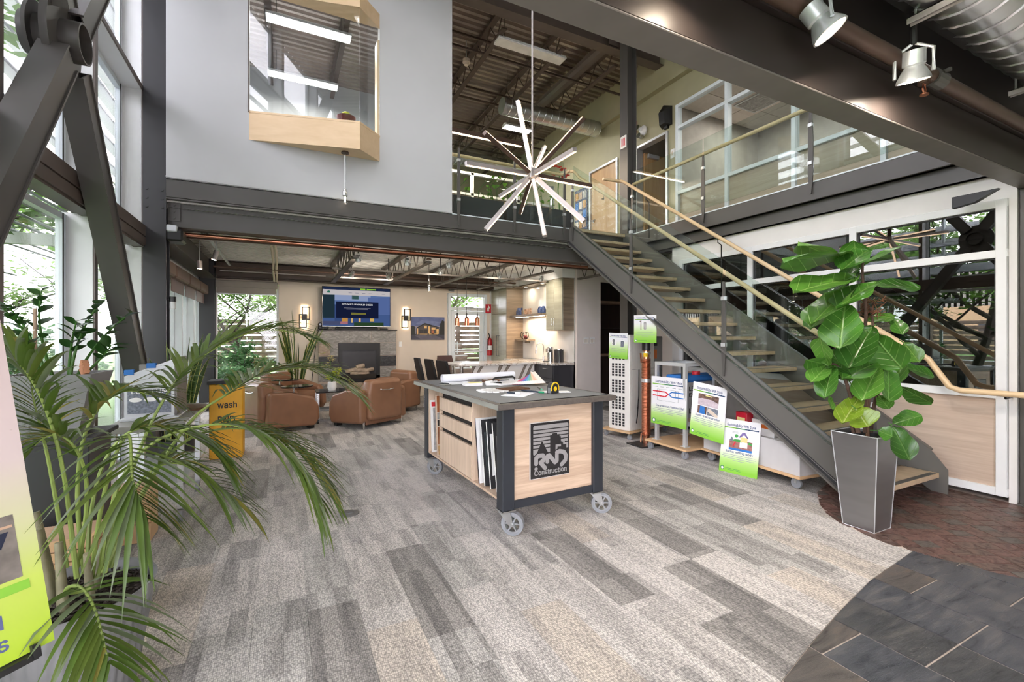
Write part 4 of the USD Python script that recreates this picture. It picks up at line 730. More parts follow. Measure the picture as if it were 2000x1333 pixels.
t = thing('video_camera', 'small black conference camera at the left end of the mantel', 'camera', (.72, 10.6, 1.585)); part(t, 'body', B().cbox(.65, .86, 10.58, 10.66, 1.585, 1.66, .015), MT['black']); part(t, 'head', B().sph((.69, 10.6, 1.69), .045, 2), MT['black'], 40); part(t, 'lens', B().cyl((.69, 10.53, 1.69), (.69, 10.56, 1.69), .025), MT['black_gloss'])
solo('power_cable', B().tube([(.66, 10.6, 1.58), (.62, 10.62, 1.4), (.6, 10.7, 1.1), (.56, 10.72, .7), (.52, 10.72, .3)], .007, 6), MT['black'], 'black cable hanging from the mantel left end down the wall', 'cable', smooth=50)
t = thing('remote_control', 'dark remotes lying at the right end of the mantel', 'remote'  , (2.0, 10.6, 1.585)); part(t, 'case', B().cbox(1.96, 2.12, 10.58, 10.62, 1.585, 1.61, .005), MT['black']); part(t, 'keypad', B().box(1.98, 2.1, 10.585, 10.615, 1.61, 1.612), MT['mat_grey'])
# sconces: two overlapping square tubes, light washing the wall
emit('sconce_glow', (1., .66, .36), 6.)
def sconce(x, z, label):
    t = thing('wall_sconce', label, 'wall lamp', (x, YB, z)); y = YB - .05
    def ringf(a, c_, e, g):
        b = B(); w = .022
        for q in ((a, a + w, e, g), (c_ - w, c_, e, g), (a + w, c_ - w, e, e + w), (a + w, c_ - w, g - w, g)): b.box(q[0], q[1], y - .02, y + .02, q[2], q[3])
        fr = part(t, 'frame', b, MT['black'])
        b = B(); w2 = .012
        for q in ((a + .004, a + .004 + w2, e + .01, g - .01), (c_ - .004 - w2, c_ - .004, e + .01, g - .01), (a + .02, c_ - .02, e + .005, e + .005 + w2), (a + .02, c_ - .02, g - .005 - w2, g - .005)): b.box(q[0], q[1], y + .021, y + .026, q[2], q[3])
        part(t, 'glow_strip', b, MT['sconce_glow'], up=fr)
    ringf(x + .0, x + .16, z + .17, z + .45); ringf(x - .06, x + .10, z, z + .29)
    part(t, 'backplate', B().box(x + .0, x + .10, YB - .075, YB, z + .17, z + .29), MT['black'])
    for zz in (z + .09, z + .37):
        q = glow_panel(t.path + '/' + ('lower_light' if zz < z + .2 else 'upper_light'), (x + .05 - t.loc[0], y + .03 - t.loc[1], zz - t.loc[2]), .12, .22, 10.0, (1, .7, .42), rx=90)
sconce(.34, 1.62, 'black square frame wall lamp glowing left of the television'); sconce(2.52, 1.63, 'black square frame wall lamp glowing right of the television')
t = thing('light_switch', 'white light switch plate under the right wall lamp', 'switch', (2.44, YB, 1.25)); part(t, 'plate', B().cbox(2.41, 2.48, YB - .008, YB, 1.19, 1.31), MT['white_paint']); part(t, 'rocker', B().box(2.43, 2.46, YB - .011, YB - .008, 1.22, 1.28), MT['card_white'])
# photograph print of a house
t = thing('house_photograph', 'unframed wall print of a modern house at dusk right of the fireplace', 'picture', (3.11, YB, 1.35))
a0, a1, b0, b1 = 2.70, 3.52, 1.35, 1.895; Fh = frame((a0, YB - .02, b0), (1, 0, 0), (0, 0, 1)); aw, ah = a1 - a0, b1 - b0
part(t, 'board', B().box(a0, a1, YB - .02, YB, b0, b1), MT['card_black'])
def flat(n_, pts, col, lv, fr_=Fh, w=aw, h=ah, th_=t): part(th_, n_, B().prism(Polygon([(x * w, y * h) for x, y in pts]), .0004 * lv, .0004 * lv + .0006, fr_), pm('print_' + n_ + str(len(MT)), col, .5, var=.15, sc=12))
flat('sky', [(0, .25), (1, .25), (1, .65), (0, .65)], (.30, .28, .36), 0); flat('sky', [(0, .6), (1, .6), (1, 1), (0, 1)], (.11, .14, .3), 1); flat('sky', [(.1, .68), (.8, .62), (.9, .8), (.3, .86)], (.16, .2, .38), 2)
flat('drive', [(0, 0), (1, 0), (1, .25), (0, .25)], (.05, .05, .075), 1); flat('drive', [(.1, .18), (.62, .25), (.95, .05), (.3, .02)], (.11, .1, .13), 2); flat('hedge', [(0, .22), (.12, .22), (.12, .56), (.05, .62), (0, .6)], (.02, .025, .025), 3)
flat('house', [(.13, .22), (.84, .24), (.84, .5), (.4, .72), (.14, .5)], (.07, .06, .06), 3); flat('roof', [(.13, .52), (.4, .74), (.86, .55), (.86, .51), (.4, .68), (.2, .53)], (.02, .02, .025), 4)
for x0_, x1_, z0_, z1_ in ((.17, .2, .24, .5), (.38, .46, .5, .62), (.5, .56, .28, .6), (.6, .72, .45, .55), (.75, .82, .26, .48), (.24, .48, .24, .26), (.52, .8, .24, .27)): flat('lit_window', [(x0_, z0_), (x1_, z0_), (x1_, z1_), (x0_, z1_)], (.75, .48, .2), 5)
for x0_, x1_ in ((.24, .34), (.36, .47)): flat('garage', [(x0_, .26), (x1_, .26), (x1_, .44), (x0_, .44)], (.035, .032, .035), 5)
flat('door_glow', [(.6, .25), (.68, .25), (.68, .42), (.6, .42)], (.42, .14, .06), 5); flat('tree', [(.84, .22), (1, .22), (1, .82), (.93, .88), (.86, .7)], (.015, .02, .02), 6)
# exit door
dr = struct('door_3'); b = B(); y = YB + .02
for q in ((3.62, 3.69, 0, 2.5), (4.58, 4.65, 0, 2.5), (3.69, 4.58, 2.43, 2.5), (3.69, 4.58, 2.08, 2.16)): b.cbox(q[0], q[1], y - .05, y + .07, q[2], q[3])
part(dr, 'frame', b, MT['alu_white']); part(dr, 'transom_pane', B().box(3.69, 4.58, y, y + .008, 2.16, 2.43), MT['window_glass'])
b = B()
for q in ((3.70, 3.81, .02, 2.07), (4.46, 4.57, .02, 2.07), (3.81, 4.46, 1.96, 2.07), (3.81, 4.46, .02, .25)): b.cbox(q[0], q[1], y - .02, y + .025, q[2], q[3])
part(dr, 'leaf', b, MT['alu_white']); part(dr, 'pane', B().box(3.81, 4.46, y, y + .008, .25, 1.96), MT['window_glass']); part(dr, 'push_bar', B().tube([(3.76, y - .08, 1.05), (4.5, y - .08, 1.05)], .018, 8), MT['alu_white']); part(dr, 'pull', B().tube([(3.84, y - .07, 1.0), (3.84, y - .07, 1.3)], .014, 8), MT['alu_white'])
part(dr, 'closer', B().cbox(4.2, 4.5, y - .09, y - .03, 2.08, 2.14), MT['alu']); part(dr, 'closer_arm', B().tube([(4.25, y - .09, 2.13), (4.0, y - .12, 2.15), (4.3, y - .06, 2.17)], .01, 6), MT['alu'])
t = thing('security_camera', 'small grey sensor on the wall above the exit door left corner', 'sensor', (3.68, YB, 2.55)); part(t, 'bracket', B().box(3.65, 3.72, YB - .03, YB, 2.53, 2.6), MT['alu']); part(t, 'head', B().cbox(3.62, 3.75, YB - .09, YB - .03, 2.54, 2.6), MT['mat_grey'])
# ================================================================ kitchen along the right
XK = 4.74
wk_ = struct('wall_kitchen'); part(wk_, 'plaster', B().box(5.2, 5.3, 7.57, 10.75, 0, 3.0).box(XK, 5.2, 10.66, YB, 0, 3.0).box(4.9, 5.2, 7.57, 10.66, 2.6, 2.95).box(XK, 4.9, 9.77, 10.66, 2.6, 2.95), MT['white_paint'])
wp = struct('wall_partition'); part(wp, 'plaster', B().box(5.2, 5.78, 7.50, 7.62, 0, 3.0), MT['lilac_wall']); part(wp, 'header', B().box(5.78, 6.65, 7.5, 7.62, 2.55, 3.03), MT['lilac_wall']); part(wp, 'side', B().box(6.65, 6.77, 5.5, 7.62, 0, 3.03), MT['lilac_wall'])
pm('backsplash', (.74, .72, .69), .08, var=.02); wood('cab_wood', (.16, .12, .085), (.36, .28, .2), 'y', .8, .35, contrast=1.1); wood('cab_front', (.30, .29, .22), (.46, .45, .36), 'y', .6, .22); pm('cab_dark', (.045, .045, .052), .35, var=.05)
marble_n = {'tc': ('texture_coordinate', {}), 'n1': ('noise_texture', {'scale': 2.2, 'detail': 6., 'distortion': 3.2}), 'rp': ('rgb_ramp', {'ramp': [(.40, (.74, .72, .70)), (.485, (.66, .62, .58)), (.5, (.20, .15, .11)), (.52, (.55, .5, .46)), (.6, (.74, .72, .71))]}), 'p': ('principled_bsdf', {'roughness': .15})}
MT['marble'] = usdkit.material(stage, '/World/Looks/marble', marble_n, [('tc.object', 'n1.vector'), ('n1.fac', 'rp.fac'), ('rp.color', 'p.base_color')], surface='p.BSDF')
part(wk_, 'backsplash', B().box(5.185, 5.2, 7.58, 9.76, .92, 2.58), MT['backsplash'])
t = thing('tall_cabinet', 'tall pale greenish wood pantry cabinet beside the exit door', 'cabinet', (5.0, 10.2, 0))
part(t, 'body', B().box(XK + .02, 5.19, 9.77, 10.65, .08, 2.6), MT['cab_wood']); part(t, 'side_panel', B().cbox(XK, 5.19, 9.755, 9.775, .0, 2.6), wood('cab_side', (.16, .12, .085), (.36, .28, .2), 'x', .8, .35, contrast=1.1))
for a, c_ in ((9.78, 10.21), (10.215, 10.645)):
    for z0, z1 in ((.08, 1.98), (1.985, 2.595)):
        d = part(t, 'door', B().cbox(XK, XK + .02, a, c_, z0, z1, .002), MT['cab_front'])
        if z0 < 1: yy = c_ - .05 if a < 10 else a + .05; part(t, 'handle', B().tube([(XK, yy, .95), (XK - .035, yy, .95), (XK - .035, yy, 1.45), (XK, yy, 1.45)], .009, 6), MT['steel_blue'], up=d)
t = thing('wall_cabinet', 'brown wood wall cabinet hanging at the right end of the kitchen', 'cabinet', (5.05, 7.9, 1.55))
part(t, 'body', B().cbox(4.93, 5.19, 7.585, 8.22, 1.55, 2.6), MT['cab_side'])
for a, c_ in ((7.59, 7.90), (7.905, 8.215)):
    d = part(t, 'door', B().cbox(4.91, 4.93, a, c_, 1.56, 2.59, .002), MT['cab_front']); yy = c_ - .035 if a < 7.8 else a + .035; part(t, 'handle', B().tube([(4.91, yy, 1.66), (4.885, yy, 1.66), (4.885, yy, 1.8), (4.91, yy, 1.8)], .006, 6), MT['chrome'], up=d)
t = thing('base_cabinet', 'dark grey base cabinet with chrome handled drawers under the sink counter', 'cabinet', (4.95, 8.5, 0))
part(t, 'body', B().cbox(4.71, 5.18, 7.59, 9.75, .08, .865), MT['cab_dark']); part(t, 'plinth', B().box(4.75, 5.18, 7.62, 9.75, 0, .08), MT['black'])
for a, c_, rows_ in ((7.6, 8.12, 3), (8.125, 8.6, 3), (8.61, 9.2, 1), (9.21, 9.75, 1)):
    zs = np.linspace(.09, .86, rows_ + 1)
    for z0, z1 in zip(zs, zs[1:]):
        d = part(t, 'drawer', B().cbox(4.69, 4.71, a, c_, z0 + .003, z1 - .003, .002), MT['cab_dark']); m = (a + c_) / 2; part(t, 'handle', B().tube([(4.69, m - .07, z1 - .07), (4.665, m - .07, z1 - .07), (4.665, m + .07, z1 - .07), (4.69, m + .07, z1 - .07)], .007, 6), MT['chrome'], up=d)
t = thing('countertop', 'white marble kitchen countertop with an undermount sink', 'countertop', (4.95, 8.6, .865)); part(t, 'slab', B().cbox(4.665, 5.185, 7.575, 9.75, .865, .905, .003), MT['marble']); part(t, 'sink', B().box(4.80, 5.08, 8.45, 8.95, .9052, .9065), MT['chrome'])
t = thing('faucet', 'tall chrome gooseneck faucet over the kitchen sink', 'faucet', (5.1, 8.65, .905)); part(t, 'base', B().cyl((5.11, 8.65, .905), (5.11, 8.65, 1.0), .024), MT['chrome'], 40)
part(t, 'spout', B().tube([(5.11, 8.65, 1.0), (5.11, 8.65, 1.2)] + [(5.02 + .09 * math.cos(a), 8.65, 1.2 + .09 * math.sin(a)) for a in np.linspace(.3, 3.0, 9)] + [(4.92, 8.65, 1.13)], .014, 10), MT['chrome'], 50); part(t, 'spray_head', B().cyl((4.92, 8.65, 1.06), (4.92, 8.65, 1.14), .018), MT['chrome'], 40); part(t, 'lever', B().tube([(5.11, 8.62, .97), (5.10, 8.56, 1.0)], .007, 6), MT['chrome'])
t = thing('coffee_machine', 'chrome and black coffee machine on the kitchen counter', 'coffee machine', (5.0, 7.95, .905)); part(t, 'tower', B().cyl((4.92, 8.06, .905), (4.92, 8.06, 1.22), .065, 20), MT['chrome'], 40); part(t, 'water_tank', B().cyl((5.0, 7.86, .905), (5.0, 7.86, 1.16), .1, 20), pm('smoke_tank', (.05, .045, .05), .08), 40); part(t, 'lid', B().cyl((5.0, 7.86, 1.16), (5.0, 7.86, 1.18), .103, 20), MT['chrome'], 40); part(t, 'head', B().cbox(4.84, 4.95, 8.0, 8.12, 1.1, 1.2, .01), MT['chrome']); part(t, 'drip_tray', B().cyl((4.83, 8.1, .905), (4.83, 8.1, .925), .05), MT['black'])
sh_ = thing('wall_shelf', 'long wood shelf with a light strip below in the kitchen niche', 'shelf', (5.0, 9.0, 1.88)); part(sh_, 'board', B().cbox(4.83, 5.18, 8.225, 9.75, 1.875, 1.93), MT['cab_wood']); emit('led_warm', (1, .72, .45), 9.); part(sh_, 'led_strip', B().box(4.86, 4.90, 8.25, 9.5, 1.862, 1.875), MT['led_warm'])
glow_panel(sh_.path + '/strip_light', (.0, -.15, -.04), .12, 1.2, 34, (1, .74, .5))
t = thing('wall_shelf', 'short wood ledge low in the kitchen niche corner', 'shelf', (5.05, 9.5, 1.33)); part(t, 'board', B().cbox(4.95, 5.18, 9.15, 9.75, 1.33, 1.37), MT['cab_wood']); part(t, 'bracket', B().box(5.1, 5.18, 9.4, 9.5, 1.28, 1.33), MT['cab_wood'])
t = thing('wire_basket', 'dark wire fruit basket on the short niche ledge', 'basket', (5.05, 9.4, 1.37)); b = B()
for k in range(8): a = k * .785; b.tube([(5.05 + .09 * math.cos(a + q * .4) * math.sin(.3 + q), 9.42 + .12 * math.sin(a + q * .4) * math.sin(.3 + q), 1.375 + .12 * (1 - math.cos(q))) for q in np.linspace(0, 1.9, 8)], .006, 5)
part(t, 'wires', b, MT['black'], kind='stuff'); part(t, 'fruit', B().sph((5.05, 9.38, 1.42), .045, 2), pm('plum', (.12, .01, .02), .35), 40)
pm('blue_glaze', (.05, .08, .2), .25, var=.6, sc=30); pm('white_letter', (.62, .4, .28), .5, var=.3)
for i, ch in enumerate('HOME'):
    if i == 0: continue
    tm = meshkit.text_mesh(ch, .13, .03, True); v = np.array(tm.vertices); v[:, 0] *= .75
    Fm = frame((4.96, 9.36 - .13 * i, 1.93), (0, -1, 0), (0, 0, 1)); solo('decor_letter', B().raw(v @ Fm[:3, :3].T + Fm[:3, 3], tm.faces), MT['white_letter'], f'standing wooden letter {ch} on the kitchen niche shelf', 'letter')
t = thing('ornament', 'dark blue house shaped ornament left on the niche shelf', 'ornament', (4.98, 9.45, 1.93)); part(t, 'house', B().prism(Polygon([(0, 0), (.16, 0), (.16, .09), (.08, .17), (0, .09)]), 0, .06, frame((4.95, 9.55, 1.93), (0, -1, 0), (0, 0, 1))), MT['blue_glaze']); part(t, 'chimney', B().box(4.955, 4.985, 9.40, 9.43, 2.04, 2.10), MT['blue_glaze'])
t = thing('ornament', 'pair of blue patterned jars at the right of the niche shelf', 'ornament', (4.98, 8.5, 1.93))
for yy in (8.44, 8.58): part(t, 'jar', B().lathe([(0, 0), (.05, 0), (.06, .07), (.045, .12), (.03, .15), (.0, .16)], (4.98, yy, 1.93), 14), MT['blue_glaze'], 50)
emit('pot_bulb', (1, .85, .65), 14.)
for i, yy in enumerate((8.55, 9.3)):
    t = thing('pot_light', ('recessed pot light in the kitchen soffit nearer the wall cabinet', 'recessed pot light in the kitchen soffit nearer the tall cabinet')[i], 'ceiling light', (5.02, yy, 2.58)); part(t, 'trim', B().lathe([(.035, 0), (.05, 0), (.05, .01), (.035, .01)], (5.02, yy, 2.575)), MT['white_paint']); part(t, 'bulb', B().cyl((5.02, yy, 2.578), (5.02, yy, 2.582), .035), MT['pot_bulb'])
    glow_panel(t.path + '/light', (0, 0, -.02), .06, .06, 220, (1, .82, .6))
part(wk_, 'soffit', B().box(4.9, 5.2, 8.22, 9.76, 2.585, 2.61), MT['cab_wood'])
for i, x in enumerate((5.42, 5.57)):
    t = thing('light_switch', ('triple light switch plate on the pale wall beside the kitchen', 'triple light switch plate nearest the dark doorway')[i], 'switch', (x, 7.5, 1.33)); part(t, 'plate', B().cbox(x - .062, x + .062, 7.492, 7.5, 1.29, 1.41), MT['white_paint'])
    for k in (-1, 0, 1): part(t, 'rocker', B().box(x + k * .036 - .012, x + k * .036 + .012, 7.488, 7.492, 1.31, 1.39), MT['cream'])
# extinguisher and fire sign
pm('ext_red', (.42, .01, .015), .3); pm('sign_red', (.5, .01, .03), .4)
t = thing('fire_extinguisher', 'red fire extinguisher hanging on the white wall by the exit door', 'fire extinguisher', (4.63, 10.6, 1.0)); part(t, 'cylinder', B().lathe([(0, 0), (.06, 0), (.065, .02), (.065, .36), (.05, .42), (.02, .45), (0, .45)], (4.66, 10.58, .95), 16), MT['ext_red'], 50); part(t, 'label', B().cyl((4.66, 10.578, 1.08), (4.66, 10.578, 1.2), .0665, 16), MT['card_white'], 40); part(t, 'valve', B().tube([(4.66, 10.58, 1.39), (4.66, 10.58, 1.47), (4.62, 10.55, 1.5)], .014, 6), MT['black']); part(t, 'hose', B().tube([(4.66, 10.56, 1.44), (4.6, 10.54, 1.35), (4.6, 10.55, 1.1)], .012, 6), MT['black'])
t = thing('fire_sign', 'red fire extinguisher sign with white flame symbol by the exit door', 'sign', (4.62, 10.6, 2.1)); part(t, 'board', B().box(4.58, 4.73, 10.645, 10.655, 2.03, 2.25), MT['sign_red']); part(t, 'symbol', B().prism(Polygon([(.05, .04), (.10, .04), (.10, .1), (.13, .13), (.09, .19), (.07, .13), (.05, .12)]), 0, .002, frame((4.575, 10.645, 2.03), (1, 0, 0), (0, 0, 1))), MT['card_white'])
# marble peninsula with chairs
t = thing('dining_table', 'white marble waterfall table with bold brown veins in front of the kitchen', 'table', (3.8, 8.6, 0)); part(t, 'top', B().cbox(2.95, 4.64, 8.18, 9.1, .86, .90, .003), MT['marble'])
vein = {'tc': ('texture_coordinate', {}), 'mp': ('mapping', {'rotation': (0, -.5, 0)}), 'w': ('wave_texture', {'scale': .62, 'distortion': 3., 'detail': 3., 'detail_scale': 1.3, 'phase': 1.}), 'rp': ('rgb_ramp', {'ramp': [(.0, (.68, .66, .64)), (.66, (.66, .63, .61)), (.7, (.10, .08, .065)), (.78, (.25, .21, .18)), (.9, (.2, .17, .15)), (.93, (.08, .065, .05)), (.96, (.64, .62, .6))]}), 'p': ('principled_bsdf', {'roughness': .15})}
MT['marble_bold'] = usdkit.material(stage, '/World/Looks/marble_bold', vein, [('tc.object', 'mp.vector'), ('mp.vector', 'w.vector'), ('w.fac', 'rp.fac'), ('rp.color', 'p.base_color')], surface='p.BSDF')
part(t, 'front_panel', B().box(3.25, 4.62, 8.20, 8.24, 0, .86), MT['marble_bold']); part(t, 'end_leg', B().tube([(3.1, 8.4, .86), (3.1, 8.4, 0)], .035, 10), MT['chrome']); part(t, 'end_leg', B().tube([(3.1, 8.95, .86), (3.1, 8.95, 0)], .035, 10), MT['chrome'])
pm('black_leather', (.012, .012, .014), .45, bump=.1); pm('maroon', (.05, .018, .02), .45)
def dchair(label, loc, rz, m='black_leather'):
    t = own('dining_chair', label, 'chair', loc, rz)
    pr = [(-.22, .45), (-.25, .62), (-.29, .80), (-.33, .99)]
    b = B(); b.hull([(x, y + d, z) for x in (-.2, .2) for (y, z) in pr[:3] for d in (-.02, .03)]); b.hull([(x, y + d, z) for (y, z), xx in ((pr[2], .2), (pr[3], .17)) for x in (-xx, xx) for d in (-.02, .03)])
    part(t, 'backrest', b, MT[m]); part(t, 'seat', puff(B(), [(-.21, .43), (.21, .43), (.21, .5), (-.21, .5)], 'y', -.24, .22, .03), MT[m])
    for x in (-.18, .18):
        for y in (-.2, .18): part(t, 'leg', B().tube([(x, y, .44), (x * 1.1, y * 1.15, 0)], [.016, .011], 8), MT['chrome'])
    return t
for i, y in enumerate((9.3, 8.7, 8.12)): dchair(('black leather dining chair farthest left of the marble table', 'black leather dining chair in the middle of the row of three', 'black leather dining chair nearest the workbench end of the marble table')[i], (2.78 + .06 * i, y, 0), -90 + 6 * i)
dchair('dark maroon dining chair on the far side of the marble table', (3.35, 9.85, 0), 182, 'maroon')
pm('copper', (.72, .32, .2), .28, 1., var=.1)
for i, (x, y) in enumerate(((3.23, 9.0), (3.44, 9.0), (3.68, 9.0))):
    t = thing('pendant_lamp', f'small copper pendant lamp over the marble table, {("left", "middle", "right")[i]} of the three', 'pendant lamp', (x, y, 1.67)); part(t, 'shade', B().lathe([(.048, 0), (.048, .15), (.03, .17), (.012, .2), (.0, .2)], (x, y, 1.66), 16), MT['copper'], 40); part(t, 'cord', B().tube([(x, y, 1.86), (x, y, 2.92)], .004, 5), MT['black']); part(t, 'bulb', B().sph((x, y, 1.68), .028, 2), MT['pot_bulb']); part(t, 'neck', B().cyl((x, y, 1.85), (x, y, 1.92), .012), MT['black'])
# dark millwork seen through the doorway
t = thing('millwork_shelving', 'dark wood shelving wall with counter beyond the doorway by the stairs', 'shelving', (6.1, 8.6, 0)); wood('espresso', (.03, .018, .014), (.07, .04, .03), 'z', 1.)
part(t, 'back', B().box(5.31, 8.2, 8.85, 8.9, 0, 3.0), MT['espresso']); part(t, 'shelf', B().box(5.4, 8.2, 8.55, 8.85, 1.62, 1.66), MT['espresso']); part(t, 'counter', B().cbox(5.35, 8.2, 8.3, 8.85, .98, 1.03), MT['tan_sample']); part(t, 'base', B().box(5.4, 8.2, 8.35, 8.85, 0, .98), MT['espresso']); part(t, 'top_shelf', B().box(5.4, 8.2, 8.5, 8.85, 2.2, 2.26), MT['tan_sample'])
for i in range(6): solo('binder', B().box(0, .03, 0, .2, 0, .3).xf(np.array([[.97, 0, .24, 6.12 + .045 * i], [0, 1, 0, 8.42], [-.24, 0, .97, 1.037], [0, 0, 0, 1]])), MT[('card_white', 'cream', 'sign_red', 'tan_sample', 'stone_grey', 'card_white')[i]], ('white binder leftmost on the dark counter', 'cream binder second from left on the dark counter', 'red spined binder on the dark counter', 'tan binder on the dark counter', 'grey binder on the dark counter', 'white binder rightmost on the dark counter')[i], 'binder')
# ================================================================ displays under the stairs
green_n = {'tc': ('texture_coordinate', {}), 's': ('separate_xyz', {}), 'mr': ('map_range', {'from_min': .03, 'from_max': .26, 'clamp': True}), 'rp': ('rgb_ramp', {'ramp': [(0, (.23, .53, .05)), (.45, (.42, .66, .20)), (.8, (.70, .76, .62)), (1, (.76, .76, .78))]}), 'p': ('principled_bsdf', {'roughness': .35})}
MT['poster_face'] = usdkit.material(stage, '/World/Looks/poster_face', green_n, [('tc.object', 's.vector'), ('s.y', 'mr.value'), ('mr.result', 'rp.fac'), ('rp.color', 'p.base_color')], surface='p.BSDF')
pm('ink_navy', (.08, .1, .22), .5); pm('ink_grey', (.3, .33, .34), .5); pm('bar_green', (.2, .45, .04), .5); pm('bar_navy', (.01, .05, .13), .5); pm('bar_mid', (.05, .22, .09), .5); pm('pic_red', (.6, .02, .04), .5); pm('pic_blue', (.02, .16, .5), .5); pm('pic_brown', (.14, .08, .06), .6, var=.6, sc=25); pm('pic_haze', (.5, .42, .46), .6, var=.2, sc=25); pm('pic_green', (.05, .3, .06), .5); pm('pic_purple', (.16, .12, .3), .5, var=.4, sc=30); pm('pic_earth', (.32, .14, .12), .6, var=.4, sc=30); pm('pic_yellow', (.7, .6, .25), .5); pm('pic_slate', (.16, .18, .22), .5, var=.4, sc=60)
def poster(label, corner, ex, ey, w, h, title, kind):
    """Printed board with lower left corner at corner, its width along ex and height along ey."""
    x = UsdGeom.Xform.Define(stage, '/World/' + numbered('/World', 'poster')); F_ = frame(corner, ex, ey); M4 = Gf.Matrix4d(*F_.T.ravel().tolist()); x.AddTransformOp().Set(M4)
    meta(x.GetPrim(), label, 'poster'); t = Loc(T(x.GetPrim(), (0, 0, 0))); I4 = np.eye(4)
    part(t, 'board', B().box(0, w, 0, h, -.008, 0), MT['poster_face'])
    q = h / .6
    wr_ = lambda s, xx, yy, hh, m, ww: writing(t, s, xx, yy, hh, MT[m], ww, I4, .0, True)
    wr_('Sustainability With Style', .12 * w, h - .075 * q, .028 * q, 'ink_navy', .76 * w)
    for k, (a, c_) in enumerate(((.04, .38), (.38, .62), (.62, .96))): part(t, 'bar', B().box(a * w, c_ * w, h - .10 * q, h - .088 * q, 0, .001), MT[('bar_green', 'bar_mid', 'bar_navy')[k]])
    R_ = lambda a, c_, e, g, m, lv=1, nm='picture': part(t, nm, B().box(a * w, c_ * w, e * h, g * h, 0, .0006 * lv), MT[m])
    P_ = lambda pts, m, lv=2, nm='picture': part(t, nm, B().prism(Polygon([(a * w, e * h) for a, e in pts]), 0, .0006 * lv), MT[m])
    L_n = lambda pts, wd, m, lv=2: part(t, 'diagram_line', B().prism(LineString([(a * w, e * h) for a, e in pts]).buffer(wd, cap_style=2), 0, .0006 * lv), MT[m])
    if title: wr_(title, .5 * w - .36 * w, .375 * h, .024 * q, 'ink_navy' if kind != 'erv' else 'ink_navy', .72 * w if kind != 'erv' else .8 * w)
    else: R_(.15, .85, .375, .395, 'ink_grey', nm='text_line')
    for k, (a, c_) in enumerate(((.08, .92), (.05, .95), (.1, .9), (.35, .65))): R_(a, c_, .335 - .034 * k, .343 - .034 * k, 'ink_grey', nm='text_line')
    part(t, 'logo', B().prism(Point(.09 * w, .075 * h).buffer(.05 * w), 0, .0008), MT['bar_mid']); part(t, 'logo_centre', B().prism(Point(.09 * w, .07 * h).buffer(.032 * w), 0, .0014), MT['card_white'])
    R_(.17, .58, .075, .082, 'bar_mid', nm='text_line'); R_(.17, .58, .052, .058, 'bar_mid', nm='text_line')
    if kind == 'heat':
        R_(.16, .38, .52, .76, 'card_white'); R_(.165, .375, .525, .755, 'stone_grey', .8)
        for yy in (.58, .69): part(t, 'picture', B().prism(Point(.26 * w, yy * h).buffer(.07 * w), 0, .0015), MT['mat_grey'])
        P_([(.64, .46), (.78, .46), (.8, .5), (.8, .68), (.76, .7), (.66, .7), (.64, .68)], 'pic_slate'); R_(.68, .74, .76, .79, 'ink_grey')
    elif kind == 'drain':
        R_(.3, .335, .46, .86, 'pic_brown'); R_(.26, .3, .76, .79, 'pic_brown'); P_([(.44, .5), (.5, .46), (.56, .5), (.56, .72), (.52, .76), (.48, .76), (.44, .72)], 'stone_grey')
    elif kind == 'erv':
        for a, c_, e, g in ((.18, .78, .50, .505), (.18, .78, .735, .74), (.18, .19, .5, .74), (.77, .78, .5, .74), (.25, .26, .62, .74), (.7, .71, .6, .74)): R_(a, c_, e, g, 'ink_grey')
        L_n([(.05, .69), (.42, .69), (.5, .65), (.42, .59), (.05, .6)], .007, 'pic_red'); L_n([(.92, .70), (.6, .70), (.52, .65), (.6, .60), (.92, .60)], .007, 'pic_blue')
        for k in range(5): R_(.1 + .17 * k, .2 + .17 * k, .78, .79, 'ink_grey', nm='text_line')
    elif kind == 'mould':
        R_(.19, .79, .59, .80, 'pic_brown'); P_([(.19, .59), (.79, .59), (.79, .68), (.62, .72), (.3, .72), (.19, .7)], 'pic_haze'); R_(.4, .6, .77, .79, 'pic_yellow', 3)
        R_(.19, .46, .43, .575, 'pic_brown'); P_([(.25, .43), (.42, .43), (.4, .57), (.26, .57)], 'pic_blue'); R_(.48, .79, .43, .575, 'pic_slate'); P_([(.48, .5), (.52, .57), (.79, .47), (.79, .43), (.7, .43)], 'board_cream')
    else:
        R_(.22, .82, .45, .62, 'pic_earth'); R_(.22, .82, .43, .47, 'pic_blue', 1.5); P_([(.22, .6), (.28, .68), (.34, .6)], 'pic_slate', 1.5); P_([(.3, .6), (.36, .64), (.5, .64), (.55, .59)], 'pic_green', 2.5); P_([(.7, .58), (.74, .62), (.82, .59), (.82, .56)], 'pic_green', 2.5); R_(.5, .7, .5, .6, 'card_white', 2)
        R_(.51, .69, .6, .69, 'pic_yellow', 2.5); P_([(.46, .68), (.56, .78), (.62, .78), (.72, .68), (.69, .68), (.6, .74), (.5, .68)], 'pic_purple', 3); part(t, 'picture', B().prism(Point(.40 * w, .7 * h).buffer(.045 * w), 0, .002), MT['pic_green'])
        P_([(.31, .5), (.34, .5), (.4, .58), (.37, .6)], 'pic_red', 2.5)
        for k in range(2): R_(.28, .44, .77 - .02 * k, .776 - .02 * k, 'ink_grey', nm='text_line')
    return t
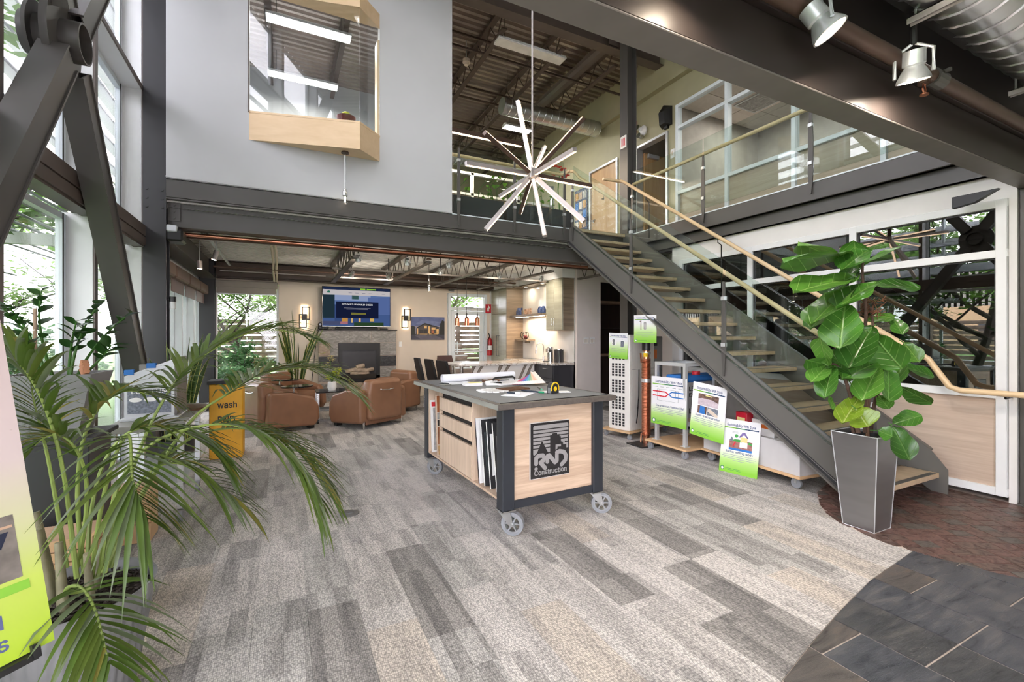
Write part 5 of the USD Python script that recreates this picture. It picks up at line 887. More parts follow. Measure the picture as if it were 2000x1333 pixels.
# heat pump on a plywood dolly
wood('ply', (.55, .34, .17), (.68, .46, .26), 'x', .6, .5); pm('hp_white', (.70, .68, .64), .4, var=.02); pm('grille_dark', (.02, .02, .022), .5)
def casters(t, pts, r=.035):
    for x, y in pts:
        c_ = part(t, 'caster', B().cyl((x - .012, y, r), (x + .012, y, r), r, 16), MT['rubber_grey']); part(t, 'caster_fork', B().box(x - .02, x - .015, y - .012, y + .012, r, 2 * r + .02).box(x + .015, x + .02, y - .012, y + .012, r, 2 * r + .02).box(x - .02, x + .02, y - .02, y + .02, 2 * r + .012, 2 * r + .02), MT['galv'], up=c_)
dl = own('dolly', 'plywood dolly on casters carrying the white heat pump', 'dolly', (4.30, 4.93, 0), 14)
part(dl, 'deck', B().cbox(-.06, .98, -.05, .46, .09, .11), MT['ply']); casters(dl, ((.0, 0), (.9, 0), (.0, .4), (.9, .4)))
hp = own('heat_pump', 'tall white outdoor heat pump unit standing on a plywood dolly', 'heat pump', (4.30, 4.93, .11), 14)
part(hp, 'cabinet', B().cbox(.0, .62, 0, .36, 0, 1.35, .012), MT['hp_white'], 30)
part(hp, 'seam', B().box(.06, .6, -.002, 0, .86, .866).box(.055, .06, -.002, 0, .05, 1.3), MT['stone_grey'])
for g in range(5):
    for c_ in range(4):
        z0 = .06 + .235 * g
        for k in range(5): part(hp, 'vent', B().box(-.004, .001, .085 + .06 * c_, .118 + .06 * c_, z0 + .038 * k, z0 + .028 + .038 * k), MT['grille_dark'])
part(hp, 'valve_cover', B().cbox(.3, .42, -.03, 0, .82, .9), MT['stone_grey']); part(hp, 'pipe', B().tube([(.18, -.03, .86), (.16, -.04, .5), (.14, -.03, .2), (.16, 0, .1)], .008, 6), MT['black'], 50)
t = own('water_heater', 'dark grey water heater cabinet with an orange label behind the heat pump', 'water heater', (4.98, 5.4, .11), 14); part(t, 'cabinet', B().cbox(0, .42, -.08, .3, 0, 1.33, .01), pm('heater_grey', (.2, .19, .185), .4)); part(t, 'label', B().box(.13, .25, -.083, -.08, .98, 1.12), pm('orange_label', (.6, .14, .02), .5)); part(t, 'gauge', B().box(.12, .26, -.083, -.08, 1.18, 1.22), MT['card_black'])
d2 = own('dolly', 'plywood dolly deck reaching back behind the copper drain pipe', 'dolly', (4.95, 5.35, 0), 14); part(d2, 'deck', B().cbox(-.02, .5, -.12, .34, .09, .11), MT['ply']); casters(d2, ((.06, -.06), (.44, -.06), (.06, .28), (.44, .28)))
# copper drain water heat exchanger
cp = thing('drain_pipe', 'copper coil wrapped drain pipe standing on a black base plate', 'pipe', (4.29, 4.62, 0)); cx, cy = 4.31, 4.62
part(cp, 'base_plate', B().cbox(4.10, 4.42, 4.47, 4.77, 0, .018), MT['black'])
part(cp, 'core', B().cyl((cx, cy, .02), (cx, cy, 1.25), .045, 20), MT['copper'], 40)
n_ = 60; hel = [(cx + .053 * math.cos(a), cy + .053 * math.sin(a), .12 + 1.02 * a / (2 * math.pi * n_)) for a in np.linspace(0, 2 * math.pi * n_, n_ * 10)]
part(cp, 'coil', B().tube(hel, .009, 5), MT['copper'], 50); part(cp, 'cap', B().cyl((cx, cy, 1.25), (cx, cy, 1.42), .055, 20), MT['black'], 40); part(cp, 'collar', B().cyl((cx, cy, 1.20), (cx, cy, 1.235), .06, 20), MT['galv'], 40); part(cp, 'tag', B().box(cx - .062, cx - .03, cy - .06, cy - .02, 1.17, 1.22), MT['tape_yellow']); part(cp, 'band', B().cyl((cx, cy, .83), (cx, cy, .88), .063, 20), MT['alu'], 40)
part(cp, 'inlet', B().tube([(cx - .05, cy - .02, 1.10), (cx - .12, cy - .04, 1.10), (cx - .13, cy - .04, 1.22)], .012, 8), MT['copper'], 50); part(cp, 'outlet', B().tube([(cx - .05, cy - .02, .16), (cx - .12, cy - .04, .16), (cx - .13, cy - .04, .05)], .012, 8), MT['copper'], 50)
# ventilator on an aluminium frame dolly
d3 = own('frame_trolley', 'plywood trolley with aluminium posts carrying the ventilator', 'trolley', (4.15, 3.80, 0), 0)
part(d3, 'deck', B().cbox(0, .75, 0, .68, .10, .125), MT['ply']); casters(d3, ((.05, .06), (.05, .62), (.68, .06), (.68, .62)), .045)
b = B()
for x in (.12, .62):
    for y in (.12, .58): part(d3, 'post', B().box(x - .02, x + .02, y - .02, y + .02, .125, 1.12), MT['alu']); part(d3, 'foot', B().box(x - .04, x + .04, y - .04, y + .04, .125, .135), MT['alu'])
for (a, c_, e, g) in ((.12, .12, .14, .56), (.62, .62, .14, .56)): part(d3, 'rail', B().box(a - .02, a + .02, e, g, 1.08, 1.12), MT['alu'])
for y in (.12, .58): part(d3, 'rail', B().box(.14, .6, y - .02, y + .02, 1.08, 1.12), MT['alu'])
ev = own('ventilator', 'grey boxed energy recovery ventilator with blue foam top in the trolley frame', 'ventilator', (4.15, 3.80, 0), 0)
part(ev, 'box', B().cbox(.16, .95, .16, .54, .45, .88), MT['pic_slate'] if False else pm('erv_grey', (.33, .33, .34), .5, var=.05)); part(ev, 'foam', B().cbox(.18, .9, .2, .5, .88, .96, .02), MT['pic_blue']); part(ev, 'fitting', B().cyl((.5, .3, .96), (.5, .3, 1.0), .05), MT['pic_red']); part(ev, 'strap', B().box(.115, .125, .16, .18, .75, 1.08).box(.115, .125, .5, .52, .75, 1.08), MT['black'])
Fe = frame((.16, .16, .45), (1, 0, 0), (0, 0, 1)); writing(ev, 'LE CUBE', .06, .33, .05, MT['card_black'], .3, Fe, .001); writing(ev, 'EXCELLENT', .06, .26, .045, MT['card_black'], .36, Fe, .001); writing(ev, 'LIFE', .06, .06, .06, MT['card_black'], .15, Fe, .001)
# tub cart
tc_ = own('tub_cart', 'long pale grey display tub on a plywood base with casters under the stairs', 'cart', (4.31, 2.6, 0), -5)
part(tc_, 'deck', B().cbox(-.03, .75, -.02, 1.20, .105, .13), MT['ply']); casters(tc_, ((.04, .06), (.04, 1.1), (.68, .06), (.68, 1.1)), .05)
pm('tub_grey', (.52, .51, .51), .6, var=.04)
part(tc_, 'side', B().box(0, .02, 0, 1.18, .13, .42), MT['tub_grey']); part(tc_, 'side', B().box(.70, .72, 0, 1.18, .13, .42), MT['tub_grey']); part(tc_, 'end', B().box(.02, .70, 0, .02, .13, .42), MT['tub_grey']); part(tc_, 'end', B().box(.02, .70, 1.16, 1.18, .13, .42), MT['tub_grey']); part(tc_, 'liner', B().box(.02, .7, .02, 1.16, .32, .40), MT['card_white'])
t = own('wall_sample', 'grey angled wall sample panel standing in the tub under the stairs', 'panel', (4.5, 3.15, .405), -5); part(t, 'sheet', B().hull([(0, 0, 0), (0, .6, 0), (.02, 0, 0), (.02, .6, 0), (0, 0, .36), (0, .6, .45), (.02, 0, .36), (.02, .6, .45)]), MT['heater_grey']); part(t, 'flange', B().box(0, .3, -.02, 0, 0, .34), MT['heater_grey'])
for i, (x, y, w, d, h, m, lab) in enumerate(((.15, .35, .12, .3, .16, 'card_white', 'white product box in the tub under the stairs'), (.32, .5, .16, .14, .12, 'card_white', 'white electrical box with orange clip in the tub'), (.1, .62, .1, .14, .22, 'sign_red', 'red and yellow carton standing in the tub'), (.4, .28, .16, .2, .1, 'pic_slate', 'small grey fitting box in the tub'))):
    q = own('product_box', lab, 'box', (4.31 + x, 2.6 + y, .402), -5); part(q, 'carton', B().cbox(0, w, 0, d, 0, h), MT[m]); part(q, 'label', B().box(-.001, 0, .02, d - .02, h * .5, h * .75), MT['orange_label' if i in (1, 0) else 'pic_yellow'])
# posters
def board(label, bl, br, h, lean, title, kind):
    bl, br = np.array(bl, float), np.array(br, float); ex = br - bl; w = np.linalg.norm(ex[:2]); n_ = np.array((ex[1], -ex[0], 0)) / w
    ey = np.array((0, 0, 1.)) * math.cos(math.radians(lean)) - n_ * math.sin(math.radians(lean)); poster(label, bl, ex / np.linalg.norm(ex), ey, np.linalg.norm(ex), h, title, kind)
board('green and white poster fixed to the vent side of the heat pump', (4.205, 5.27, 1.13), (4.275, 4.95, 1.12), .36, 2, None, 'heat')
board('green and white poster above the copper drain pipe', (4.155, 4.68, 1.36), (4.26, 4.38, 1.355), .36, 0, None, 'drain')
board('green and white energy recovery ventilator poster with red and blue diagram', (4.215, 4.43, .335), (4.245, 3.885, .335), .60, 1, 'Energy Recovery Ventilator (ERV)', 'erv')
board('green and white mould free construction poster leaning on the tub', (4.16, 3.76, .33), (4.22, 3.36, .28), .60, 8, 'Mould-free construction', 'mould')
board('green and white radon venting poster standing on the carpet', (4.19, 3.39, .0), (4.265, 3.0, .0), .56, 10, 'Radon venting ready', 'radon')
# ================================================================ lamps, ducts and the upper floor
emit('led_bar', (1, .70, .47), 2.6); emit('spot_lens', (1., .78, .55), 40.); emit('tube_white', (1, .97, .92), 5.)
pm('bar_metal', (.50, .46, .46), .4, .5); pm('bar_brown', (.10, .06, .045), .4, .3)
CC = np.array((2.22, 3.98, 3.06))
ch = thing('chandelier', 'starburst chandelier of glowing square bars hanging in the double height space', 'chandelier', CC)
TIPS = [((-0.663, -0.34, 0.152), (0.6, 0.8, 0.1)), ((-0.124, 0.079, 0.746), (1, 0, 0.3)), ((0.39, 0.415, 0.503), (0, -0.2, 1)), ((0.453, -0.239, 0.561), (-0.8, 0.6, 0.2)), ((-0.009, -0.76, -0.026), (0.3, -0.9, 0.4)), ((-0.75, -0.111, -0.049), (0, -1, 0.4)), ((0.758, 0.05, 0.012), (0, -1, 0.5)), ((0.002, 0.76, -0.003), (0.3, -0.9, 0.3)), ((-0.481, 0.067, -0.585), (0.7, -0.6, 0.3)), ((0.23, 0.701, -0.184), (0.9, -0.2, 0.4)), ((-0.05, -0.328, -0.684), (0, 0, 1)), ((0.311, -0.446, -0.531), (-0.6, -0.7, 0.3))]
cv = np.array((.488, .874, .35)); cv /= np.linalg.norm(cv); rgt = np.array((.894, -.448, 0)); upv = np.cross(rgt, cv)
for i, (d, (lr, lu, lf)) in enumerate(TIPS):
    d = np.array(d); e = d / np.linalg.norm(d); n_ = lr * rgt + lu * upv - lf * cv; n_ -= e * (n_ @ e); n_ /= np.linalg.norm(n_)
    p0, p1_ = CC + e * .07, CC + d
    s_ = part(ch, 'bar', B().bar(p0, p1_, .042, .036, n_), MT['bar_metal' if i % 3 else 'bar_brown'])  # light put into the bar colours: pale for side-lit, brown for shaded
    part(ch, 'light_strip', B().bar(p0 + n_ * .0195, p1_ - e * .004 + n_ * .0195, .028, .006, n_), MT['led_bar'], up=s_)
part(ch, 'hub', B().cbox(CC[0] - .05, CC[0] + .05, CC[1] - .05, CC[1] + .05, CC[2] - .05, CC[2] + .06, .01), MT['bar_metal'])
part(ch, 'rod', B().cyl(CC + (0, 0, .06), (CC[0], CC[1], 6.96), .009, 8), MT['bar_metal'])
# linear fixtures on the roof
def strip_light(label, x0, x1, y, z, lit, hang=.4):
    t = thing('strip_light', label, 'ceiling light', ((x0 + x1) / 2, y, z))
    part(t, 'housing', B().hull([(x, y + s_ * w, zz) for x in (x0, x1) for s_ in (-1, 1) for w, zz in ((.12, z), (.10, z + .05), (.05, z + .075))]), MT['white_paint'])
    part(t, 'diffuser', B().box(x0 + .01, x1 - .01, y - .105, y + .105, z - .012, z), MT['tube_white'] if lit else MT['card_white'])
    for x in (x0 + .15, x1 - .15): part(t, 'hanger', B().cyl((x, y, z + .07), (x, y, 6.98), .005, 6), MT['steel'])
    if lit: glow_panel(t.path + '/light', (0, 0, -.03), x1 - x0 - .1, .2, lit, (1, .95, .88))
    return t
strip_light('glowing strip light at the top inside the office bay window', -.26, 1.02, 8.18, 6.5, 40); strip_light('glowing strip light lower inside the office bay window', -.28, .98, 9.9, 6.5, 40)
strip_light('unlit white strip light left of the chandelier rod under the roof', 3.25, 4.6, 7.08, 6.5, 0); strip_light('lit strip light far back below the gallery duct', 4.6, 5.3, 9.6, 6.35, 160)
for i, (x, y) in enumerate(((.3, 2.2), (2.9, 2.2), (.3, 4.6), (2.9, 4.6), (5.0, 3.4))): strip_light(('unseen roof strip light over the bench near the glass wall', 'unseen roof strip light over the entry side of the hall', 'unseen roof strip light above the white upper wall', 'unseen roof strip light above the chandelier', 'unseen roof strip light above the staircase')[i], x, x + 1.3, y, 6.5, 14)  # out of view above the hall, placed to brighten it
t = thing('linear_pendant', 'long warm linear pendant light above the gallery planters', 'pendant lamp', (3.25, 8, 5.2)); part(t, 'housing', B().box(2.3, 4.21, 7.97, 8.03, 5.21, 5.29), MT['bar_brown']); part(t, 'strip', B().box(2.3, 4.21, 7.975, 8.025, 5.195, 5.21), MT['led_bar'])
for x in (2.6, 3.9): part(t, 'cable', B().cyl((x, 8, 5.29), (x, 8, 6.98), .004, 5), MT['black'])
glow_panel(t.path + '/light', (0, 0, -.03), 1.9, .05, 350, (1, .78, .55))
t = thing('smoke_detector', 'round white smoke detector under the roof left of the chandelier rod', 'detector', (3.05, 8.0, 6.55)); part(t, 'base', B().cyl((3.05, 8.0, 6.56), (3.05, 8.0, 6.62), .07, 20), MT['cream']); part(t, 'dome', B().lathe([(0, -.05), (.04, -.045), (.055, 0)], (3.05, 8.0, 6.56), 20), MT['cream'], 50); part(t, 'stem', B().cyl((3.05, 8.0, 6.62), (3.05, 8.0, 6.98), .01), MT['alu'])
solo('roof_duct', B().cbox(5.2, 5.42, 6.75, 9.3, 6.72, 6.9, .05), MT['steel_brown'], 'brown boxed duct running back along the right roof joist', 'duct')
# round ducts
def duct(name, label, p, q, r, step, mat, ring=.006):
    t = thing(name, label, 'duct', (np.array(p) + q) / 2); part(t, 'pipe', B().tube([p, q], r, 32), MT[mat], 40)
    p, q = np.array(p, float), np.array(q, float); L0 = np.linalg.norm(q - p); e = (q - p) / L0; a = np.cross(e, (0, 0, 1)); b_ = np.cross(a, e); n = int(L0 / step)
    pts = [p + e * (L0 * k / (n * 20)) + (r + .002) * (a * math.cos(k * .31416) + b_ * math.sin(k * .31416)) for k in range(n * 20)]
    part(t, 'spiral_seam', B().tube(pts, ring, 4), MT[mat], 50); return t
duct('round_duct', 'galvanised round duct crossing under the gallery roof to the green wall', (4.05, 8.57, 6.24), (6.5, 8.57, 6.24), .17, .16, 'galv'); duct('round_duct', 'galvanised round duct low behind the chandelier at the back of the gallery', (2.3, 11.5, 6.2), (6.5, 11.5, 6.2), .19, .16, 'galv')
duct('spiral_duct', 'large shiny spiral duct in the upper right corner over the entry', (1.6, 1.06, 3.33), (5.9, 1.06, 3.33), .22, .15, 'galv', .008)
t = thing('flexible_duct', 'dark ribbed flexible duct in the extreme upper right corner', 'duct', (4.6, .35, 3.5)); part(t, 'hose', B().tube([(x, .3, 3.5) for x in np.linspace(3.2, 5.6, 90)], [.11 + .012 * (k % 2) for k in range(90)], 14), MT['black'], 20); part(t, 'end_ring', B().tube([(3.16, .3, 3.5), (3.2, .3, 3.5)], .125, 20), MT['galv'])
solo('sprinkler_pipe', B().tube([(1.2, 1.29, 2.975), (6.35, 1.29, 2.975)], .04, 14), MT['bar_brown'], 'dark brown sprinkler pipe running along the big entry beam', 'pipe', smooth=40)
t = thing('sprinkler', 'small orange sprinkler head under the brown pipe', 'sprinkler', (3.3, 1.27, 2.93)); part(t, 'fitting', B().cyl((3.32, 1.29, 2.91), (3.32, 1.29, 2.95), .03), MT['bar_brown']); part(t, 'frame', B().tube([(3.31, 1.29, 2.91), (3.30, 1.29, 2.88), (3.32, 1.29, 2.85), (3.34, 1.29, 2.88), (3.33, 1.29, 2.91)], .005, 6), MT['copper']); part(t, 'deflector', B().cyl((3.32, 1.29, 2.845), (3.32, 1.29, 2.852), .022), MT['copper'])
t = thing('pipe_coupling', 'ribbed pipe coupling on the brown sprinkler pipe', 'coupling', (3.46, 1.27, 3.02)); part(t, 'clamp', B().tube([(3.4, 1.29, 2.975), (3.52, 1.29, 2.975)], .05, 14), MT['steel']); part(t, 'bolt', B().cyl((3.46, 1.22, 3.0), (3.46, 1.36, 3.0), .012), MT['steel'])
t = thing('strut_channel', 'black light track channel above the two entry spotlights', 'channel', (3, 1.25, 3.14)); part(t, 'track', B().box(1.4, 3.6, 1.17, 1.21, 3.14, 3.18), MT['black'])
for x in (1.7, 2.5, 3.35): part(t, 'hanger', B().cyl((x, 1.19, 3.18), (x, 1.19, 3.66), .008, 6), MT['alu'])
for i, (x, y1_) in enumerate(((2.92, 1.2), (4.4, 1.25))):
    t = thing('duct_support', ('pale strut channel holding the spiral duct left of the second spotlight', 'pale strut channel holding the spiral duct at the right edge')[i], 'channel', (x, .8, 3.14)); part(t, 'channel', B().box(x - .02, x - .015, .35, y1_, 3.07, 3.105).box(x + .015, x + .02, .35, y1_, 3.07, 3.105).box(x - .02, x + .02, .35, y1_, 3.1, 3.105), MT['bar_metal']); part(t, 'rod', B().cyl((x, y1_ + .02 - .05, 3.1), (x, y1_ - .03, 3.72), .006, 6), MT['alu'])
def spot(label, c, aim, s=1., power=0, lit=True, top=None):
    c, aim = np.array(c, float), np.array(aim, float); aim /= np.linalg.norm(aim)
    t = thing('spotlight', label, 'spotlight', c); o = np.cross(aim, (0, 0, 1)); o /= np.linalg.norm(o)
    M_ = frame(c, o, np.cross(aim, o)); M_[:3, 2] = aim
    ax = lambda pr: B().lathe([(r * s, z * s) for r, z in pr], n=24).xf(M_)
    part(t, 'can', ax([(0, -.1), (.048, -.1), (.05, -.03), (.04, -.02)]), MT['alu'], 40); part(t, 'reflector', ax([(.04, -.025), (.055, .0), (.072, .035), (.075, .05), (.068, .05), (.06, .03)]), MT['alu'], 40)
    part(t, 'lens', ax([(0, .046), (.067, .046)]), MT['spot_lens'] if lit else MT['black_gloss'])
    part(t, 'yoke', B().tube([c + o * .078 * s + aim * .02 * s, c + o * .078 * s + np.array((0, 0, .1)) * s, c + np.array((0, 0, .15)) * s, c - o * .078 * s + np.array((0, 0, .1)) * s, c - o * .078 * s + aim * .02 * s], .009 * s, 6), MT['alu'])
    part(t, 'mount', B().cyl(c + np.array((0, 0, .14)) * s, (c[0], c[1], top or c[2] + .29 * s), .015 * s, 8), MT['black'])
    if power:
        q = UsdLux.DiskLight.Define(stage, t.path + '/light'); q.CreateRadiusAttr(.05 * s); q.CreateIntensityAttr(power * LAMP); q.CreateColorAttr((1, .88, .74)); UsdLux.ShapingAPI.Apply(q.GetPrim()).CreateShapingConeAngleAttr(55)
        F_ = frame(aim * .07 * s, o, np.cross(-aim, o)); F_[:3, 2] = -aim; q.AddTransformOp().Set(Gf.Matrix4d(*F_.T.ravel().tolist()))
    return t
spot('bright chrome spotlight on the big entry beam with its lens toward us', (2.18, 1.21, 2.86), (.35, -.35, -.75), 1.0, 700); spot('chrome spotlight on the entry beam seen from the side', (3.0, 1.21, 2.86), (.25, .12, -.9), 1.0, 700)
spot('spotlight above the top edge of the frame washing the entry beam', (1.5, 1.21, 2.9), (-.2, .1, -.9), 1.0, 90)
t = thing('track_rail', 'thin black light track under the front of the lower ceiling', 'track', (1.5, 6.75, 2.66)); part(t, 'rail', B().box(-1.1, 5.2, 6.73, 6.76, 2.64, 2.67), MT['bar_brown'])
for i, x in enumerate((.94, 1.64, 2.29)): spot(f'small chrome spotlight on the track under the bridge beam, {("left", "middle", "right")[i]} one', (x, 6.75, 2.54), (.1, .6, -.7), .55, 900)
for i, x in enumerate((1.12, 1.80)): spot(('small chrome spotlight hanging in front of the television left', 'small chrome spotlight hanging in front of the television centre')[i], (x, 8.9, 2.58), (-.1, .7, -.6), .6, 800, True, 2.95)
def can(label, p, r, l, lean, power):
    p = np.array(p, float); a = np.array(lean, float); a /= np.linalg.norm(a); t = thing('spotlight', label, 'spotlight', p); part(t, 'barrel', B().cyl(p, p + a * l, r, 16), MT['bar_metal'], 40); part(t, 'lens', B().cyl(p - a * .002, p, r * .8, 16), MT['spot_lens']); part(t, 'stem', B().cyl(p + a * l * .8, (p + a * l * .8) * (1, 1, 0) + np.array((0, 0, 2.95)), .008, 6), MT['alu'])
can('brown cylinder spotlight near the left window blinds', (-.86, 7.4, 2.49), .035, .13, (.25, .1, .9), 0); can('pale cylinder spotlight hanging lower beside the left beam', (-1.05, 7.6, 2.38), .035, .11, (0, 0, 1), 0)
for i, x in enumerate((2.45, 3.6, 4.5)): spot(f'small chrome spotlight placed under the joists to light the kitchen side, {("left", "middle", "right")[i]} one', (x, 7.7, 2.56), (.2, .6, -.7), .55, 900, True, 2.95)  # placed to brighten the back room and its walls
t = thing('track_rail', 'pale light track running away along the left ceiling edge', 'track', (-.85, 8, 2.72)); part(t, 'rail', B().box(-.9, -.87, 6.7, 9.8, 2.72, 2.75), MT['alu']); part(t, 'feed', B().box(-.92, -.85, 6.7, 6.8, 2.72, 2.78), MT['black'])
t = thing('projector_box', 'black and silver motor box bolted at the column head under the beam', 'box', (-1.1, 6.35, 2.5)); part(t, 'housing', B().cbox(-1.19, -1.03, 6.3, 6.55, 2.52, 2.66, .02), MT['black']); part(t, 'cover', B().cbox(-1.18, -1.08, 6.28, 6.36, 2.62, 2.70, .01), MT['alu'])
for i, x in enumerate((-.16, -.11)): solo('flexible_conduit', B().tube([(x, 6.6, 2.68), (x, 7.5, 2.72), (x, 8.6, 2.70), (x - .02, 9.6, 2.66), (x - .02, 10.2, 2.62), (x - .02, 10.4, 2.55)], .02, 8), MT['cream'], ('left pale flexible conduit running back along the ceiling', 'right pale flexible conduit running back along the ceiling')[i], 'conduit', smooth=50)
for i, (y, z, m) in enumerate(((6.6, 2.66, 'copper'), (9.4, 2.66, 'bar_brown'), (10.3, 2.70, 'bar_metal'))): solo('ceiling_pipe', B().tube([(-1.1, y, z), (4.8, y, z)], (.022, .018, .012)[i], 8), MT[m], ('copper coloured pipe just behind the bridge beam', 'brown pipe across the ceiling in front of the television', 'thin grey pipe against the dark back beam')[i], 'pipe', smooth=50)
# single bulbs
glass('bulb_glass', (.95, .95, .95))
def bulb(label, x, y, z, top, chrome=True):
    t = thing('pendant_lamp', label, 'pendant lamp', (x, y, z)); part(t, 'canopy', B().lathe([(.0, 0), (.05, 0), (.045, .02), (0, .02)], (x, y, top - .02), 16), MT['bar_brown']); part(t, 'rod', B().cyl((x, y, z + .15), (x, y, top), .008, 8), MT['chrome']); part(t, 'socket', B().lathe([(.03, .06), (.034, .07), (.03, .12), (.012, .16)], (x, y, z), 16), MT['chrome'], 50)
    part(t, 'bulb', B().lathe([(.0, -.05), (.025, -.045), (.038, -.01), (.03, .03), (.02, .06)], (x, y, z), 16), MT['bulb_glass'], 50); part(t, 'filament', B().tube([(x, y, z - .02), (x, y, z + .05)], .008, 6), MT['pot_bulb'])
bulb('bare bulb pendant in a chrome socket under the maple bay window', .708, 6.25, 3.2, 3.835); bulb('bare bulb pendant hanging in front of the wall picture', 2.48, 8.5, 2.33, 2.92)
# doors and fittings of the upper corridor
wood('door_wood', (.42, .24, .10), (.58, .38, .19), 'z', .7, .4)
def dframe(n, y0, y1, top):
    d = struct(n); b = B()
    for q in ((y0, y0 + .05, Z2, top), (y1 - .05, y1, Z2, top), (y0 + .05, y1 - .05, top - .05, top)): b.cbox(XC - .03, XC + .13, q[0], q[1], q[2], q[3], .003)
    part(d, 'frame', b, MT['alu']); return d
d = dframe('door_1', *D1, 5.42); part(d, 'leaf', B().box(XC + .01, XC + .055, D1[0] + .05, D1[1] - .05, Z2 + .01, 5.37), MT['door_wood']); part(d, 'handle', B().tube([(XC + .01, D1[1] - .14, 4.2), (XC - .05, D1[1] - .14, 4.2), (XC - .05, D1[1] - .28, 4.2)], .014, 8), MT['chrome']); part(d, 'rose', B().cyl((XC - .0, D1[1] - .14, 4.2), (XC + .01, D1[1] - .14, 4.2), .035), MT['chrome'])
d = dframe('door_2', *D2, 5.42); part(d, 'leaf', B().box(XC + .14, XC + 1.0, D2[1] - .10, D2[1] - .055, Z2 + .01, 5.3), MT['door_wood']); part(d, 'hinge', B().box(XC + .05, XC + .15, D2[1] - .075, D2[1] - .05, 4.7, 4.85), MT['alu']); part(d, 'closer', B().cbox(XC + .2, XC + .5, D2[1] - .16, D2[1] - .1, 5.2, 5.28), MT['alu'])
struct_r = struct('wall_office_side'); part(struct_r, 'walls', B().box(6.78, 9.2, 7.55, 7.62, Z2, 5.9), MT['office_wall'])
t = thing('wall_speaker', 'black faceted loudspeaker on the green wall beside the gallery glazing', 'loudspeaker', (6.6, 6.5, 5.5)); part(t, 'cabinet', B().hull([(XC - d_, y, z) for d_, y, z in ((0, 6.42, 5.5), (0, 6.68, 5.5), (0, 6.42, 5.86), (0, 6.68, 5.86), (.14, 6.48, 5.53), (.14, 6.62, 5.53), (.16, 6.48, 5.76), (.16, 6.62, 5.76), (.1, 6.55, 5.9))]), MT['black']); part(t, 'bracket', B().box(XC - .05, XC, 6.5, 6.6, 5.46, 5.52), MT['black'])
t = thing('emergency_light', 'white emergency light with two round heads on the green wall', 'emergency light', (6.6, 7.3, 5.7)); part(t, 'plate', B().cyl((XC - .03, 7.2, 5.68), (XC, 7.2, 5.68), .11, 20), MT['white_paint'])
for y, z in ((7.26, 5.76), (7.22, 5.58)): part(t, 'lamp_head', B().cyl((XC - .12, y, z), (XC - .03, y, z - .01), .055, 16), MT['chrome'], 40)
t = thing('fire_strobe', 'red fire alarm strobe beside the upper stair column', 'alarm', (6.62, 7.46, 5.8)); part(t, 'body', B().cbox(XC - .05, XC, 7.4, 7.48, 5.72, 5.98), MT['ext_red']); part(t, 'lens', B().box(XC - .07, XC - .05, 7.42, 7.46, 5.85, 5.95), MT['card_white'])
t = thing('column_sign', 'small white sign with red letters on the stair column', 'sign', (5.43, 6.4, 4.9)); part(t, 'card', B().box(5.42, 5.433, 6.31, 6.46, 4.8, 5.02), MT['card_white']); part(t, 'red_mark', B().box(5.418, 5.42, 6.34, 6.38, 4.84, 4.98).box(5.418, 5.42, 6.40, 6.43, 4.84, 4.98), MT['sign_red'])
t = thing('light_switch', 'white switch plate beside the open upper door', 'switch', (6.64, 6.45, 4.5)); part(t, 'plate', B().cbox(XC - .012, XC, 6.36, 6.46, 4.85, 5.02), MT['white_paint']); part(t, 'rocker', B().box(XC - .016, XC - .012, 6.39, 6.43, 4.9, 4.97), MT['cream'])
t = thing('notice_board', 'blue and yellow poster board over a white panel beside the far upper door', 'poster', (6.6, 9.35, 3.3)); part(t, 'panel', B().box(XC - .05, XC, 9.1, 9.62, Z2, 4.05), MT['card_white']); part(t, 'poster', B().box(XC - .05, XC - .03, 9.1, 9.62, 4.05, 5.1), pm('poster_navy', (.04, .06, .12), .5))
for k in range(12): part(t, 'photo', B().box(XC - .056, XC - .05, 9.14 + .16 * (k % 3), 9.26 + .16 * (k % 3), 4.12 + .24 * (k // 3), 4.3 + .24 * (k // 3)), MT[('tan_sample', 'pic_blue', 'amber', 'stone_grey', 'cream')[(k * 7) % 5]])
for i, y in enumerate((1.6, 3.8, 5.6)):
    t = thing('office_light', ('square ceiling light with added light in the gallery office nearest the entry', 'square ceiling light with added light in the middle of the gallery office', 'square ceiling light with added light in the gallery office nearest the speaker')[i], 'ceiling light', (8.0, y, 5.85)); part(t, 'frame', B().box(7.7, 8.3, y - .3, y + .3, 5.845, 5.862), MT['alu']); part(t, 'grille', B().box(7.74, 8.26, y - .26, y + .26, 5.84, 5.846), MT['stone_grey']); glow_panel(t.path + '/light', (0, 0, -.05), .5, .5, 30, (1, .93, .85))  # grilles stay unlit; the light below them is added to brighten the office
t = thing('beam_bracket', 'black curved bracket under the right end of the big entry beam', 'bracket', (5.45, 1.6, 2.6)); part(t, 'plate', B().hull([(5.40, y, z) for y, z in ((1.6, 2.70), (1.9, 2.70), (1.9, 2.60), (1.75, 2.62))] + [(5.46, y, z) for y, z in ((1.6, 2.70), (1.9, 2.70), (1.9, 2.60), (1.75, 2.62))]), MT['black'])
t = thing('column_lamp', 'small white lamp with black collar on the dark corner column', 'wall lamp', (-1.17, 6.45, 1.8)); part(t, 'shade', B().cyl((-1.15, 6.45, 1.76), (-1.15, 6.45, 1.84), .03, 14), MT['white_paint']); part(t, 'collar', B().cyl((-1.15, 6.45, 1.84), (-1.15, 6.45, 1.90), .034, 14), MT['black']); part(t, 'arm', B().box(-1.2, -1.15, 6.44, 6.46, 1.86, 1.88), MT['black'])
